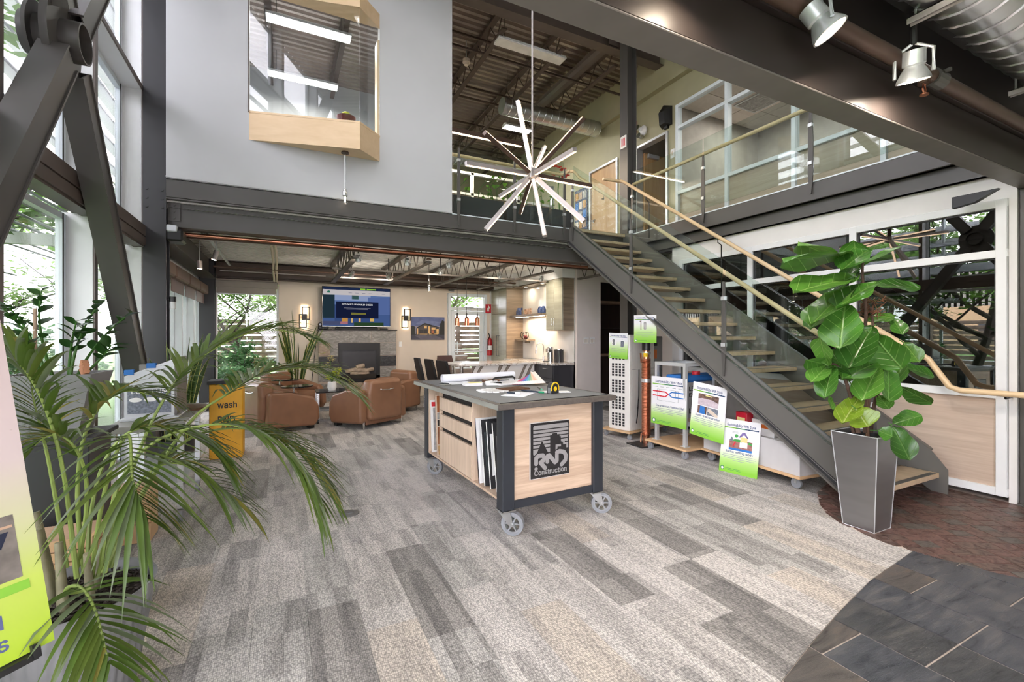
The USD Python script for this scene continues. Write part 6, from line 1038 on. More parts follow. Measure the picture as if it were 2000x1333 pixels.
# screens and low office partitions behind the planters
t = thing('office_partition', 'wood and glass office partition behind the gallery planters', 'partition', (3.7, 8.6, Z2))
for x in (2.35, 3.4, 4.45, 5.3): part(t, 'post', B().box(x - .03, x + .03, 8.57, 8.63, Z2, 4.75), MT['alu'])
for z in (3.9, 4.3, 4.72): part(t, 'rail', B().box(2.35, 5.3, 8.57, 8.63, z - .025, z + .025), MT['alu'])
for a, c_ in ((2.38, 3.37), (3.43, 4.42), (4.48, 5.27)): part(t, 'panel', B().box(a, c_, 8.59, 8.61, Z2, 3.875), MT['cab_wood']); part(t, 'panel', B().box(a, c_, 8.59, 8.61, 3.925, 4.275), MT['cab_wood'])
# planters with trailing greenery on the gallery
pm('planter_grey', (.035, .036, .04), .5); pm('soil', (.03, .022, .016), .95, var=.5, sc=60)
def heart(c, d, n_, s):                       # a heart-shaped leaf
    d, n_ = np.array(d, float), np.array(n_, float); d /= np.linalg.norm(d); a = np.cross(n_, d); a /= np.linalg.norm(a); n_ = np.cross(d, a)
    out = [(0, 0), (.22, -.08), (.45, .1), (.48, .35), (.3, .7), (0, 1)]; v = [c + s * (d * y) for y in (0, .35, .7, 1)]
    L_ = [np.array(c) + s * (d * y + a * x + n_ * x * .25) for x, y in out[1:5]]; R__ = [np.array(c) + s * (d * y - a * x + n_ * x * .25) for x, y in out[1:5]]
    V = v + L_ + R__; f = [[0, 1, 5], [0, 5, 4], [1, 6, 5], [1, 2, 6], [2, 7, 6], [2, 3, 7]]; g = [[p if p < 4 else p + 4 for p in q][::-1] for q in f]; return np.array(V), np.array(f + g)
r3 = random.Random(5)
for i, (xa, xb) in enumerate(((2.27, 3.15), (3.2, 4.0), (4.05, 4.5))):
    t = thing('planter_box', ('dark grey planter with pothos at the left of the gallery edge', 'dark grey planter in the middle of the gallery edge behind the chandelier', 'short dark grey planter nearest the stair head')[i], 'planter', ((xa + xb) / 2, 6.75, Z2))
    part(t, 'box', B().cbox(xa, xb, 6.58, 6.9, Z2, 3.60, .006), MT['planter_grey']); part(t, 'soil', B().box(xa + .03, xb - .03, 6.61, 6.87, 3.6, 3.602), MT['soil'])
    b, b2 = B(), B()
    for k in range(9 if i < 2 else 4):
        x = r3.uniform(xa + .06, xb - .06); h = r3.uniform(.08, .42); y = r3.uniform(6.62, 6.85); tip = (x + r3.uniform(-.12, .12), y - .08, 3.6 + h); b2.tube([(x, y, 3.59), (x, y, 3.6 + h * .6), tip], .005, 5)
        for q in range(3): a = r3.uniform(0, 6.28); V, f = heart(np.array(tip) - (0, 0, .07 * q), (math.cos(a), math.sin(a), -.5), (0, 0, 1), r3.uniform(.05, .085)); part(t, 'leaf', (V, f), MT['leaf_bright'] if 'leaf_bright' in MT else leaf('leaf_bright', (.09, .22, .03), .2, 9, .4))
    part(t, 'stems', b2, MT['leaf_green'], kind='stuff')
t = thing('red_flower', 'spray of red flowers on a tall stem at the gallery rail end', 'flowers', (5.5, 8.6, Z2)); part(t, 'pot', B().lathe([(0, 0), (.12, 0), (.16, .9), (.12, .9), (0, .85)], (5.5, 8.6, Z2), 16), MT['planter_grey']); part(t, 'stem', B().tube([(5.5, 8.6, 4.1), (5.45, 8.6, 4.7), (5.5, 8.6, 5.1)], .012, 6), MT['leaf_green'])
for k in range(9): blossom((5.45 + r3.uniform(-.22, .22), 8.6 + r3.uniform(-.1, .1), 5.1 + r3.uniform(-.12, .12)), .07, 5, 'petal_red' if 'petal_red' in MT else (leaf('petal_red', (.6, .03, .02), .2, 20, .3), 'petal_red')[1])
t = thing('fruit_bowl', 'dark purple bowl holding a yellow green fruit on the bay window ledge', 'bowl', (.78, 6.25, 4.19)); part(t, 'bowl', B().lathe([(0, 0), (.05, .0), (.11, .06), (.12, .09), (.105, .08), (0, .02)], (.72, 6.24, 4.19)), MT['plum'], 50); part(t, 'fruit', B().sph((.72, 6.24, 4.29), .065, 2), pm('lime_fruit', (.5, .5, .03), .4), 50)
# ================================================================ plants and displays
FRONDS = {"1":[[-0.66,2.344,0.49],[-0.592,2.421,0.8],[-0.543,2.509,1.014],[-0.475,2.586,1.193],[-0.376,2.649,1.329],[-0.242,2.694,1.427],[-0.084,2.726,1.48],[0.114,2.739,1.439]],"2":[[-0.642,2.335,0.511],[-0.513,2.493,0.834],[-0.387,2.654,1.057],[-0.271,2.764,1.141],[-0.138,2.865,1.228],[0.0,2.908,1.257],[0.15,2.945,1.25],[0.381,2.941,1.091]],"3":[[-0.651,2.339,0.511],[-0.563,2.407,0.929],[-0.392,2.433,1.036],[-0.221,2.459,1.039],[-0.054,2.431,0.957],[0.076,2.366,0.836],[0.141,2.334,0.654]],"4":[[-0.679,2.353,0.49],[-0.598,2.257,0.93],[-0.521,2.162,1.079],[-0.487,2.056,1.005],[-0.468,2.024,0.903],[-0.434,2.007,0.804]],"5":[[-0.652,2.25,0.494],[-0.695,2.16,0.541],[-0.619,2.01,0.614],[-0.553,1.91,0.598],[-0.515,1.857,0.527],[-0.48,1.806,0.436]],"6":[[-0.692,2.248,0.544],[-0.701,2.208,0.808],[-0.708,2.144,1.047],[-0.742,2.116,1.232],[-0.772,2.086,1.332],[-0.795,2.076,1.393]],"7":[[-0.706,2.366,0.511],[-0.716,2.349,0.961],[-0.66,2.344,1.158],[-0.602,2.426,1.217],[-0.513,2.493,1.182]],"8":[[-0.633,2.33,0.511],[-0.563,2.407,0.8],[-0.452,2.463,0.89],[-0.319,2.453,0.818],[-0.169,2.433,0.661]],"9":[[-0.73,2.323,0.478],[-0.735,2.213,0.7],[-0.717,2.104,0.846],[-0.656,2.006,0.912],[-0.562,1.925,0.881],[-0.466,1.855,0.767]],"10":[[-0.632,2.386,0.505],[-0.484,2.535,0.887],[-0.312,2.728,0.974],[-0.086,2.783,0.929],[0.088,2.752,0.806],[0.218,2.742,0.578]],"11":[[-0.716,2.428,0.505],[-0.676,2.486,0.923],[-0.553,2.514,1.047],[-0.39,2.544,0.992],[-0.248,2.529,0.836]],"12":[[-0.769,2.398,0.531],[-0.856,2.497,0.942],[-0.917,2.584,1.099],[-0.974,2.669,1.266]],"13":[[-0.679,2.353,0.531],[-0.564,2.184,0.888],[-0.425,2.07,0.985],[-0.326,1.975,0.942],[-0.249,1.914,0.813]],"14":[[-0.733,2.38,0.531],[-0.666,2.257,0.862],[-0.676,2.195,1.032],[-0.716,2.148,1.101],[-0.776,2.133,1.057]]}
LEAVES = [[[3.8,1.944,2.08],[3.325,2.104,2.009],0.117],[[3.901,2.005,2.048],[3.521,2.117,2.145],0.131],[[3.958,1.943,1.982],[3.848,1.92,2.159],0.189],[[3.872,1.841,2.079],[3.631,1.884,1.938],0.144],[[3.946,1.893,1.984],[4.097,1.74,2.11],0.039],[[3.799,1.9,1.868],[3.354,2.045,1.783],0.135],[[3.755,1.878,1.858],[3.499,1.927,1.755],0.057],[[4.075,1.885,1.831],[4.281,1.704,1.814],0.095],[[3.874,1.796,1.827],[3.558,1.876,1.66],0.142],[[3.824,1.921,1.803],[3.479,2.016,1.545],0.175],[[3.659,1.881,1.663],[3.548,1.858,1.374],0.273],[[3.875,1.817,1.497],[3.651,1.851,1.231],0.229],[[3.869,1.798,1.453],[3.956,1.676,1.223],0.241],[[4.026,1.91,1.559],[4.118,1.785,1.596],0.08],[[4.142,1.796,1.572],[4.119,1.729,1.463],0.108],[[3.612,1.971,1.24],[3.482,1.958,1.425],0.125],[[3.711,2.011,1.23],[3.484,2.047,1.264],0.118],[[3.678,2.005,1.221],[3.493,2.02,1.115],0.127],[[3.668,1.965,1.214],[3.533,1.955,1.004],0.145],[[3.78,1.921,1.121],[3.612,1.926,1.223],0.106],[[3.908,1.812,1.24],[3.628,1.874,1.145],0.162],[[3.902,1.792,1.208],[3.724,1.803,0.992],0.19],[[4.011,1.772,1.206],[3.937,1.731,0.983],0.134],[[4.27,1.776,1.207],[4.371,1.647,1.143],0.084],[[4.177,1.778,1.071],[4.301,1.637,0.947],0.113],[[4.339,1.809,1.387],[4.352,1.724,1.253],0.131],[[4.286,1.791,1.266],[4.138,1.786,1.072],0.13],[[3.798,1.856,0.99],[3.609,1.872,0.825],0.162],[[4.009,1.829,0.991],[3.992,1.759,0.913],0.107],[[3.702,2.016,0.987],[3.653,1.962,0.904],0.039],[[3.896,2.031,1.745],[3.613,2.094,1.518],0.131],[[4.01,1.996,1.993],[3.877,1.984,1.891],0.122],[[3.876,2.096,1.334],[3.874,2.019,1.215],0.113],[[4.046,1.978,1.335],[3.913,1.966,1.116],0.152],[[4.281,1.882,1.314],[4.316,1.787,1.155],0.133],[[3.983,1.73,0.776],[4.029,1.651,0.565],0.163],[[4.109,1.778,0.786],[4.223,1.665,0.857],0.13],[[3.697,1.828,0.917],[3.716,1.763,0.809],0.205],[[3.866,1.766,0.757],[3.893,1.697,0.731],0.111]]
STEMS = [[[3.84,1.913,0.717],[3.854,1.906,1.049],[3.905,1.869,1.512],[3.891,1.876,1.819],[3.905,1.869,2.089]],[[3.939,1.886,0.713],[3.974,1.868,1.124],[3.98,1.854,1.435],[3.974,1.868,1.667]],[[3.812,1.871,0.728],[3.745,1.927,1.129],[3.649,1.975,1.236]],[[3.974,1.868,0.713],[4.095,1.864,1.041],[4.238,1.814,1.157]]]
def spline(P, n):
    P = np.asarray(P, float); k = np.arange(len(P)); x = np.linspace(0, len(P) - 1, n)
    from scipy.interpolate import CubicSpline
    return CubicSpline(k, P)(x)
pm('galv_tub', (.30, .305, .31), .42, .75, var=.2, sc=5); leaf('palm_a', (.075, .13, .02), .3, 6, .35, .38); leaf('palm_b', (.11, .16, .028), .3, 6, .4, .38); leaf('palm_c', (.22, .20, .04), .3, 6, .4, .38); leaf('palm_grey', (.14, .18, .095), .25, 6, .3, .32); pm('rachis', (.20, .27, .06), .5, var=.2); pm('cane', (.23, .21, .13), .6, var=.3, sc=12)
TC = (-.74, 2.36)
tub = thing('palm_tub', 'ribbed galvanised tub holding the big palm at the lower left', 'planter', (*TC, 0)); n = 144
def ribbed(z, r, amp): return [(TC[0] + (r + amp * math.cos(36 * a)) * math.cos(a), TC[1] + (r + amp * math.cos(36 * a)) * math.sin(a), z) for a in np.linspace(0, 2 * np.pi, n, endpoint=False)]
rows_ = [ribbed(z, r, am) for z, r, am in ((.0, .185, 0), (.02, .19, 0), (.06, .197, .004), (.36, .243, .004), (.40, .25, 0), (.45, .256, 0), (.455, .264, 0), (.45, .25, 0), (.42, .245, 0), (.40, .24, 0))]
v = np.array(rows_).reshape(-1, 3); f = [[i * n + j, i * n + (j + 1) % n, (i + 1) * n + (j + 1) % n, (i + 1) * n + j] for i in range(len(rows_) - 1) for j in range(n)]
part(tub, 'wall', B().raw(v, f), MT['galv_tub'], 35)
r4 = random.Random(21); b = B(); pts_ = []
for k in range(900):
    a, q = r4.uniform(0, 6.28), .238 * math.sqrt(r4.random()); s_ = r4.uniform(.005, .011); m = trimesh.creation.icosahedron(); b.raw(m.vertices * s_ * np.array((1, r4.uniform(.6, 1), .6)) + (TC[0] + q * math.cos(a), TC[1] + q * math.sin(a), .405 + .02 * r4.random()), m.faces)
gv = {'g': ('geometry', {}), 'rp': ('rgb_ramp', {'ramp': [(0, (.03, .02, .015)), (.4, (.12, .08, .055)), (.7, (.3, .24, .18)), (1, (.5, .44, .37))]}), 'p': ('principled_bsdf', {'roughness': .8})}
MT['gravel'] = usdkit.material(stage, '/World/Looks/gravel', gv, [('g.random_per_island', 'rp.fac'), ('rp.color', 'p.base_color')], surface='p.BSDF')
part(tub, 'soil', B().lathe([(0, 0), (.243, 0)], (*TC, .404)), MT['soil']); part(tub, 'gravel', b, MT['gravel'], kind='stuff')
palm = thing('palm', 'large areca palm with arching feathery fronds in a galvanised tub at the lower left', 'palm', (*TC, .41))
for (x, y, tx, ty, h, r) in ((-.70, 2.42, -.62, 2.5, .35, .02), (-.80, 2.36, -.84, 2.36, .3, .017), (-.74, 2.28, -.76, 2.3, .26, .015), (-.68, 2.34, -.68, 2.3, .2, .013), (-.82, 2.44, -.88, 2.46, .34, .015)):
    part(palm, 'cane', B().tube([(x, y, .41), ((x + tx) / 2, (y + ty) / 2, .41 + h * .5), (tx, ty, .41 + h)], [r * 1.25, r, r * .8], 10), MT['cane'], 50)
leafl = []
def leaflet(base, d, L0, w, droop, nseg=6):
    s_ = np.linspace(0, 1, nseg)[:, None]; p = base + d * L0 * s_ + np.array((0, 0, -1.)) * droop * L0 * s_ ** 2.2
    ww = w * np.clip(np.sin(np.pi * (.12 + .88 * s_[:, 0]) ** .75), .03, 1); return p, ww
for key, P in FRONDS.items():
    if key in ('9', '13'): continue
    sp_ = spline(P, 60); tg = np.gradient(sp_, axis=0); tg /= np.linalg.norm(tg, axis=1, keepdims=True)
    fp_ = part(palm, 'frond', B().tube(sp_[::3], np.linspace(.0085, .0022, 20), 6), MT['rachis'], 50)
    Ltot = np.linalg.norm(np.diff(sp_, axis=0), axis=1).sum(); start = .42; n = int((1 - start) * Ltot / .024)
    for i in range(n):
        u = start + (1 - start) * (i + .5) / n; k = u * 59; i0 = min(58, int(k)); base = sp_[i0] + (sp_[i0 + 1] - sp_[i0]) * (k - i0); t_ = tg[i0]
        side = np.cross(t_, (0, 0, 1.)); side /= np.linalg.norm(side) + 1e-9; upn = np.cross(side, t_)
        env = math.sin(math.pi * (.18 + .78 * (u - start) / (1 - start))) ** .7; w_ = (u - start) / (1 - start)
        for s_ in (-1, 1):
            d = t_ * (.55 + .5 * w_ + r4.uniform(-.08, .08)) + side * s_ * (.95 - .35 * w_) + upn * (.28 + r4.uniform(-.12, .12)); d /= np.linalg.norm(d)
            L0 = (.11 + .2 * env) * r4.uniform(.85, 1.1) * min(1.15, .65 + .3 * Ltot); leafl.append((L0, fp_, *leaflet(base, d, L0, r4.uniform(.0085, .012), r4.uniform(.2, .55)), r4.choices(('palm_a', 'palm_b', 'palm_c', 'palm_grey'), (5, 3, 1, 3))[0]))
leafl.sort(key=lambda q: -q[0]); rest = {}
for i, (L0, fp_, p, ww, m) in enumerate(leafl):
    V = blade(p, ww, fold=.25)
    if i < 296: part(palm, 'leaflet', V, MT[m], True, up=fp_)
    else: rest.setdefault((str(fp_.GetPath()), m), (fp_, B()))[1].raw(*V)
for (pth, m), (fp_, b) in rest.items(): part(palm, 'leaflets', b, MT[m], True, kind='stuff', up=fp_)
# fiddle leaf fig
pm('pot_metal', (.27, .265, .27), .33, .85, var=.06, sc=3, stretch=(1, 1, 4))
pot = thing('fig_planter', 'tall tapered brushed metal planter holding the fiddle leaf fig', 'planter', (3.97, 1.9, 0))
def ring4(z, lo, hi): return [(lo[0], lo[1], z), (hi[0], lo[1], z), (hi[0], hi[1], z), (lo[0], hi[1], z)]
lo0, hi0, lo1, hi1 = np.array((3.86, 1.79)), np.array((4.085, 2.0)), np.array((3.815, 1.75)), np.array((4.115, 2.06))
v = ring4(0, lo0, hi0) + ring4(.71, lo1, hi1) + ring4(.71, lo1 + .008, hi1 - .008) + ring4(.62, lo1 + .013, hi1 - .013)
f = [[i * 4 + j, i * 4 + (j + 1) % 4, (i + 1) * 4 + (j + 1) % 4, (i + 1) * 4 + j] for i in range(3) for j in range(4)]; part(pot, 'wall', B().raw(v, f), MT['pot_metal'])
b = B()
for j in range(4): b.tube([v[j], v[4 + j]], .004, 6).tube([v[j], v[(j + 1) % 4]], .004, 6).tube([v[4 + j], v[4 + (j + 1) % 4]], .004, 6)
part(pot, 'welded_edge', b, MT['alu'], kind=None); part(pot, 'soil', B().box(lo1[0] + .014, hi1[0] - .014, lo1[1] + .014, hi1[1] - .014, .6, .63), MT['soil']); part(pot, 'inner_bucket', B().lathe([(.09, 0), (.1, .07), (.094, .07), (.085, .02)], (3.96, 1.9, .63), 20), MT['card_black'], 40)
fig = thing('fiddle_leaf_fig', 'tall fiddle leaf fig with broad glossy leaves beside the stairs', 'fig tree', (3.97, 1.9, .63)); pm('bark', (.09, .05, .035), .8, var=.4, sc=20)
for S in STEMS: part(fig, 'stem', B().tube(spline(S, 16), np.linspace(.016, .008, 16), 8), MT['bark'], 50)
for k in range(3): part(fig, 'stake', B().cyl((3.93 + .05 * k, 1.86 + .03 * k, .62), (3.93 + .06 * k, 1.87 + .03 * k, (1.0, 1.5, 1.35)[k]), .009, 8), MT['tan_sample' if k == 1 else 'walnut'])
def figleaf_mat(name, c, cv_):
    n = {'a': ('attribute', {'attribute': 'st'}), 's': ('separate_xyz', {}), 'ab': ('math', {'math_type': 'absolute'}), 'w': ('math', {'math_type': 'multiply_add', 'value2': 2.2}), 'mo': ('math', {'math_type': 'pingpong', 'value2': .5}), 'sc': ('math', {'math_type': 'multiply', 'value2': 5.2}),
         'v1': ('map_range', {'from_min': .0, 'from_max': .06, 'to_min': 1., 'to_max': 0., 'clamp': True}), 'v2': ('map_range', {'from_min': .02, 'from_max': .05, 'to_min': 1., 'to_max': 0., 'clamp': True}), 'mx': ('math', {'math_type': 'maximum'}),
         'tc': ('texture_coordinate', {}), 'nz': ('noise_texture', {'scale': 7., 'detail': 3.}), 'rp': ('rgb_ramp', {'ramp': [(.3, tuple(np.array(c) * .75)), (.7, tuple(np.array(c) * 1.25))]}), 'mc': ('mix', {'color2': cv_}),
         'bp': ('bump', {'strength': .5, 'distance': .01, 'invert': False}), 'p': ('principled_bsdf', {'roughness': .28, 'coat_weight': .15}), 't': ('translucent_bsdf', {}), 'm': ('mix_closure', {'fac': .22})}
    L = [('a.vector', 's.vector'), ('s.x', 'ab.value1'), ('ab.value', 'v1.value'), ('ab.value', 'w.value1'), ('s.y', 'sc.value1'), ('sc.value', 'w.value3'), ('w.value', 'mo.value1'), ('mo.value', 'v2.value'), ('v1.result', 'mx.value1'), ('v2.result', 'mx.value2'),
         ('tc.object', 'nz.vector'), ('nz.fac', 'rp.fac'), ('rp.color', 'mc.color1'), ('mx.value', 'mc.fac'), ('mc.color', 'p.base_color'), ('mc.color', 't.color'), ('mx.value', 'bp.height'), ('bp.normal', 'p.normal'), ('p.BSDF', 'm.closure1'), ('t.BSDF', 'm.closure2')]
    MT[name] = usdkit.material(stage, '/World/Looks/' + name, n, L, surface='m.closure')
figleaf_mat('fig_a', (.055, .17, .022), (.16, .32, .07)); figleaf_mat('fig_b', (.085, .22, .03), (.22, .40, .09)); figleaf_mat('fig_c', (.035, .115, .016), (.11, .23, .05)); figleaf_mat('fig_d', (.16, .26, .02), (.32, .4, .08))
eye = np.array((0, 0, 1.45))
for i, (b_, e, w) in enumerate(LEAVES):
    b_, e = np.array(b_), np.array(e); e = e + (e - b_) * .06; b_ = b_ - (e - b_) * .05; w *= 1.12; d = e - b_; L0 = np.linalg.norm(d); d /= L0; toc = eye - (b_ + e) / 2; toc /= np.linalg.norm(toc); s0 = np.cross(d, toc); s0 /= np.linalg.norm(s0); n0 = np.cross(s0, d)
    W = max(w * 1.1, .76 * L0) if w > .06 else max(w, .6 * L0); th_ = math.acos(min(1, w / W)) * (1 if n0[2] * 1 + (i % 2) * .2 > 0 else -1); n0u = n0
    side = s0 * math.cos(th_) + n0 * math.sin(th_) * (1 if s0[2] < 0 else -1); nrm = np.cross(side, d); nrm *= np.sign(nrm @ toc) or 1
    m_, q_ = 12, 9; V, UV = [], []
    for a in range(m_):
        t_ = a / (m_ - 1); prof = (math.sin(math.pi * min(1, max(0, t_)) ** .95) ** .55) * (.66 + .42 * t_) * (1 - .15 * math.exp(-((t_ - .36) / .13) ** 2)); prof = max(prof, .02)
        for c_ in range(q_):
            x = -1 + 2 * c_ / (q_ - 1); rip = .022 * math.sin(11 * t_ + 2.4 * abs(x) + i) * abs(x) * L0; cup = .16 * abs(x) ** 1.5 * W * .5
            V.append(b_ + d * L0 * t_ + side * x * W / 2 * prof + nrm * (cup + rip - .14 * L0 * t_ ** 2 + .10 * L0 * t_)); UV.append((x * prof, t_))
    f = [[a * q_ + c_, a * q_ + c_ + 1, (a + 1) * q_ + c_ + 1, (a + 1) * q_ + c_] for a in range(m_ - 1) for c_ in range(q_ - 1)]; f = [t3 for q in f for t3 in (q[:3], [q[0], q[2], q[3]])]
    mm = MT[('fig_a', 'fig_b', 'fig_a', 'fig_c')[i % 4] if i not in (15, 28, 27, 37) else ('fig_d' if i in (27, 37) else 'fig_b')]
    o = usdkit.mesh(stage, fig.path + '/' + numbered(fig.path, 'leaf'), (np.array(V) - fig.loc, np.array(f)), mm, True, uv=np.array(UV))
    part(fig, 'leaf_stalk', B().tube([b_, b_ - d * .05 + np.array((0, 0, -.02))], .004, 5), MT['leaf_green'])
b = B()
for k in range(60): a = r4.uniform(0, 6.28); c_ = np.array(STEMS[1][-1]); p = c_ + np.array((r4.uniform(-.06, .08), r4.uniform(-.06, .06), r4.uniform(-.07, .07))); b.tube([p, p + np.array((r4.uniform(-.03, .03), r4.uniform(-.03, .03), r4.uniform(-.03, .03))), p + np.array((r4.uniform(-.05, .05), r4.uniform(-.05, .05), r4.uniform(-.05, .05)))], .0025, 4)
part(fig, 'moss', b, pm('moss_brown', (.16, .06, .03), .9, var=.4), kind='stuff')
# snake plants
def snake(label, c, n, h, r, edge, pot_h, seed, lean=.25):
    q = random.Random(seed); t = thing('snake_plant', label, 'plant', c); x0, y0, z0 = c
    part(t, 'pot', B().lathe([(0, 0), (r * .75, 0), (r, pot_h), (r * .9, pot_h), (r * .85, pot_h * .85), (0, pot_h * .85)], c, 24), MT['planter_grey'], 40)
    for k in range(n):
        a = q.uniform(0, 6.28); hh = h * q.uniform(.55, 1.0); d = np.array((math.cos(a), math.sin(a), 0)); s_ = np.linspace(0, 1, 12)[:, None]; p = np.array((x0, y0, z0 + pot_h * .85)) + d * r * .45 + d * hh * lean * q.uniform(.2, 1.2) * s_ ** 1.7 + np.array((0, 0, 1)) * hh * s_
        w = q.uniform(.024, .036) * np.clip(np.sin(np.pi * (.22 + .78 * s_[:, 0])) ** .6, .03, 1); lf_ = part(t, 'leaf', blade(p, w, np.array((-d[1], d[0], .2)), .3), MT['snake_dark'], True)
        if edge:
            V, f = blade(p, w * 1.15, np.array((-d[1], d[0], .2)), .3); V = V.reshape(-1, 3, 3); 
            for e_, i_ in ((0, 1), (2, 1)):
                E_ = np.stack([V[:, e_], V[:, e_] * .75 + V[:, i_] * .25 + np.array((0, 0, .0008))], 1).reshape(-1, 3); m_ = len(V); part(t, 'leaf_edge', (E_, np.array([x for i in range(m_ - 1) for x in ([2 * i, 2 * i + 1, 2 * i + 3], [2 * i, 2 * i + 3, 2 * i + 2])])), MT['snake_yellow'], True, up=lf_)
leaf('snake_dark', (.045, .085, .02), .5, 14, .15, .35, (1, 1, 4)); leaf('snake_yellow', (.5, .47, .12), .15, 9, .25, .4)
snake('variegated snake plant with yellow leaf edges behind the model case at the left', (-1.02, 5.95, 0), 16, 1.25, .17, True, .35, 4, .22); snake('tall dark snake plant standing between the back window and the fireplace', (.22, 10.0, 0), 22, 1.65, .2, True, .4, 9, .3)
# ZZ plant on its stand
std = thing('plant_stand', 'black pedestal under the grey square planter by the glass wall', 'pedestal', (-1.15, 3.5, 0)); part(std, 'column', B().cbox(-1.33, -.97, 3.32, 3.68, 0, .86), MT['black']); part(std, 'top', B().cbox(-1.36, -.94, 3.29, 3.71, .86, .885), MT['card_black'])
zz = thing('zz_plant', 'dark glossy leaved potted plant in a grey square planter by the window', 'plant', (-1.15, 3.5, .885))
cz = np.array((-1.15, 3.5)); v = ring4(.885, cz - .11, cz + .11) + ring4(1.235, cz - .19, cz + .19) + ring4(1.235, cz - .175, cz + .175) + ring4(1.18, cz - .17, cz + .17); f = [[i * 4 + j, i * 4 + (j + 1) % 4, (i + 1) * 4 + (j + 1) % 4, (i + 1) * 4 + j] for i in range(3) for j in range(4)]
part(zz, 'pot', B().raw(v, f), pm('pot_grey', (.20, .20, .205), .45)); part(zz, 'soil', B().box(cz[0] - .17, cz[0] + .17, cz[1] - .17, cz[1] + .17, 1.18, 1.215), MT['soil'])
sh2 = B(); 
for k in range(11): a = -1.2 + .24 * k; sh2.tube([(-1.02, 3.42, 1.20), (-1.02 + .10 * math.sin(a) * .4, 3.42 - .10 * math.sin(a), 1.22 + .10 * math.cos(a) * .9)], [.006, .016], 6)
part(zz, 'shell', sh2, pm('shell_rust', (.42, .19, .10), .5, var=.3)); part(zz, 'stake', B().cyl((-1.22, 3.4, 1.2), (-1.22, 3.4, 1.60), .009, 8), MT['tan_sample'])
zst = [((-1.2, 3.42, 1.2), (-1.24, 3.36, 1.45), (-1.30, 3.25, 1.60)), ((-1.16, 3.45, 1.2), (-1.2, 3.4, 1.5), (-1.18, 3.38, 1.72)), ((-1.1, 3.48, 1.2), (-1.06, 3.5, 1.45), (-.98, 3.55, 1.66)), ((-1.08, 3.5, 1.2), (-1.0, 3.6, 1.42), (-.86, 3.72, 1.62)), ((-1.12, 3.52, 1.2), (-1.1, 3.5, 1.4), (-1.05, 3.42, 1.55)), ((-1.06, 3.5, 1.2), (-.98, 3.55, 1.32), (-.92, 3.5, 1.40)), ((-1.2, 3.5, 1.2), (-1.3, 3.5, 1.5), (-1.36, 3.42, 1.62))]
for S in zst:
    sp_ = spline(S, 30); stem_ = part(zz, 'stem', B().tube(sp_[::3], np.linspace(.009, .003, 10), 7), MT['leaf_green'], 50); tg = np.gradient(sp_, axis=0)
    for k in range(9):
        u = 11 + 2 * k; t_ = tg[min(u, 29)] / np.linalg.norm(tg[min(u, 29)]); a = np.cross(t_, (.3, .2, 1)); a /= np.linalg.norm(a); s_ = 1 if k % 2 else -1; d = a * s_ * .8 + t_ * .6 + np.array((r4.uniform(-.3, .3), r4.uniform(-.3, .3), .1)); d /= np.linalg.norm(d); L0 = r4.uniform(.07, .115) * (1 if k else 1.1); q = np.linspace(0, 1, 7)[:, None]
        part(zz, 'leaf', blade(sp_[min(u, 29)] + d * L0 * q + np.array((0, 0, -.02)) * q ** 2, L0 * .27 * np.clip(np.sin(np.pi * (.06 + .94 * q[:, 0])), .05, 1), (r4.uniform(-.5, .5), r4.uniform(-.5, .5), 1), .2), MT['zz_leaf'] if 'zz_leaf' in MT else leaf('zz_leaf', (.022, .075, .014), .3, 12, .12, .2), True, up=stem_)
# cart with the model case, yellow box, crates
ct = thing('display_cart', 'grey metal cart on casters by the glass wall behind the palm', 'cart', (-.93, 4.85, 0))
part(ct, 'top', B().cbox(-1.17, -.68, 4.25, 5.45, .73, .78), MT['laminate_edge']); part(ct, 'edge_trim', B().box(-.68, -.675, 4.25, 5.45, .73, .78), MT['card_white']); part(ct, 'shelf', B().cbox(-1.15, -.7, 4.3, 5.4, .28, .31), MT['alu'])
for x in (-1.13, -.72):
    for y in (4.33, 5.1): lg = part(ct, 'leg', B().box(x - .02, x + .02, y - .02, y + .02, .1, .73), MT['alu']); part(ct, 'caster', B().cyl((x - .014, y, .045), (x + .014, y, .045), .045, 14), MT['rubber_grey'], up=lg); part(ct, 'caster_fork', B().box(x - .02, x + .02, y - .02, y + .02, .085, .105), MT['galv'], up=lg)
mc = thing('model_case', 'sloped grey display case with print and lettering standing on the cart', 'display', (-.95, 4.8, .78)); Fm = frame((-1.12, 0, .78), (0, 1, 0), (0, 0, 1))
part(mc, 'front_panel', B().hull([(-1.12, 4.55, .8), (-.80, 4.55, .8), (-1.12, 4.57, .8), (-.80, 4.57, .8), (-1.12, 4.55, 1.13), (-.80, 4.55, 1.26), (-1.12, 4.57, 1.13), (-.80, 4.57, 1.26)]), MT['alu']); part(mc, 'side_panel', B().box(-.80, -.785, 4.56, 4.98, .8, 1.27), MT['heater_grey']); part(mc, 'base', B().cbox(-1.14, -.76, 4.5, 5.0, .78, .8), MT['alu']); part(mc, 'print_band', B().box(-1.10, -.82, 4.547, 4.55, .83, 1.02), MT['pic_slate']); part(mc, 'back_panel', B().box(-1.12, -.8, 4.96, 4.98, .8, 1.2), MT['heater_grey']); part(mc, 'turntable', B().cyl((-.8, 5.05, .78), (-.8, 5.05, .8), .18, 28), MT['walnut'], 40)
Fw_ = frame((-1.1, 4.547, .99), (1, 0, 0), (0, 0, 1)); writing(mc, 'LUX  LUM', .02, .0, .03, MT['card_white'], .24, Fw_, .001)
for k in range(3): part(mc, 'print_oval', B().prism(affinity.scale(Point(.05 + .095 * k, -.05).buffer(1), .04, .018), 0, .001, Fw_), MT['card_white'])
for x, z in ((-1.12, 1.14), (-.98, 1.19)): part(mc, 'blue_clip', B().box(x, x + .06, 4.54, 4.58, z, z + .04), MT['pic_blue'])
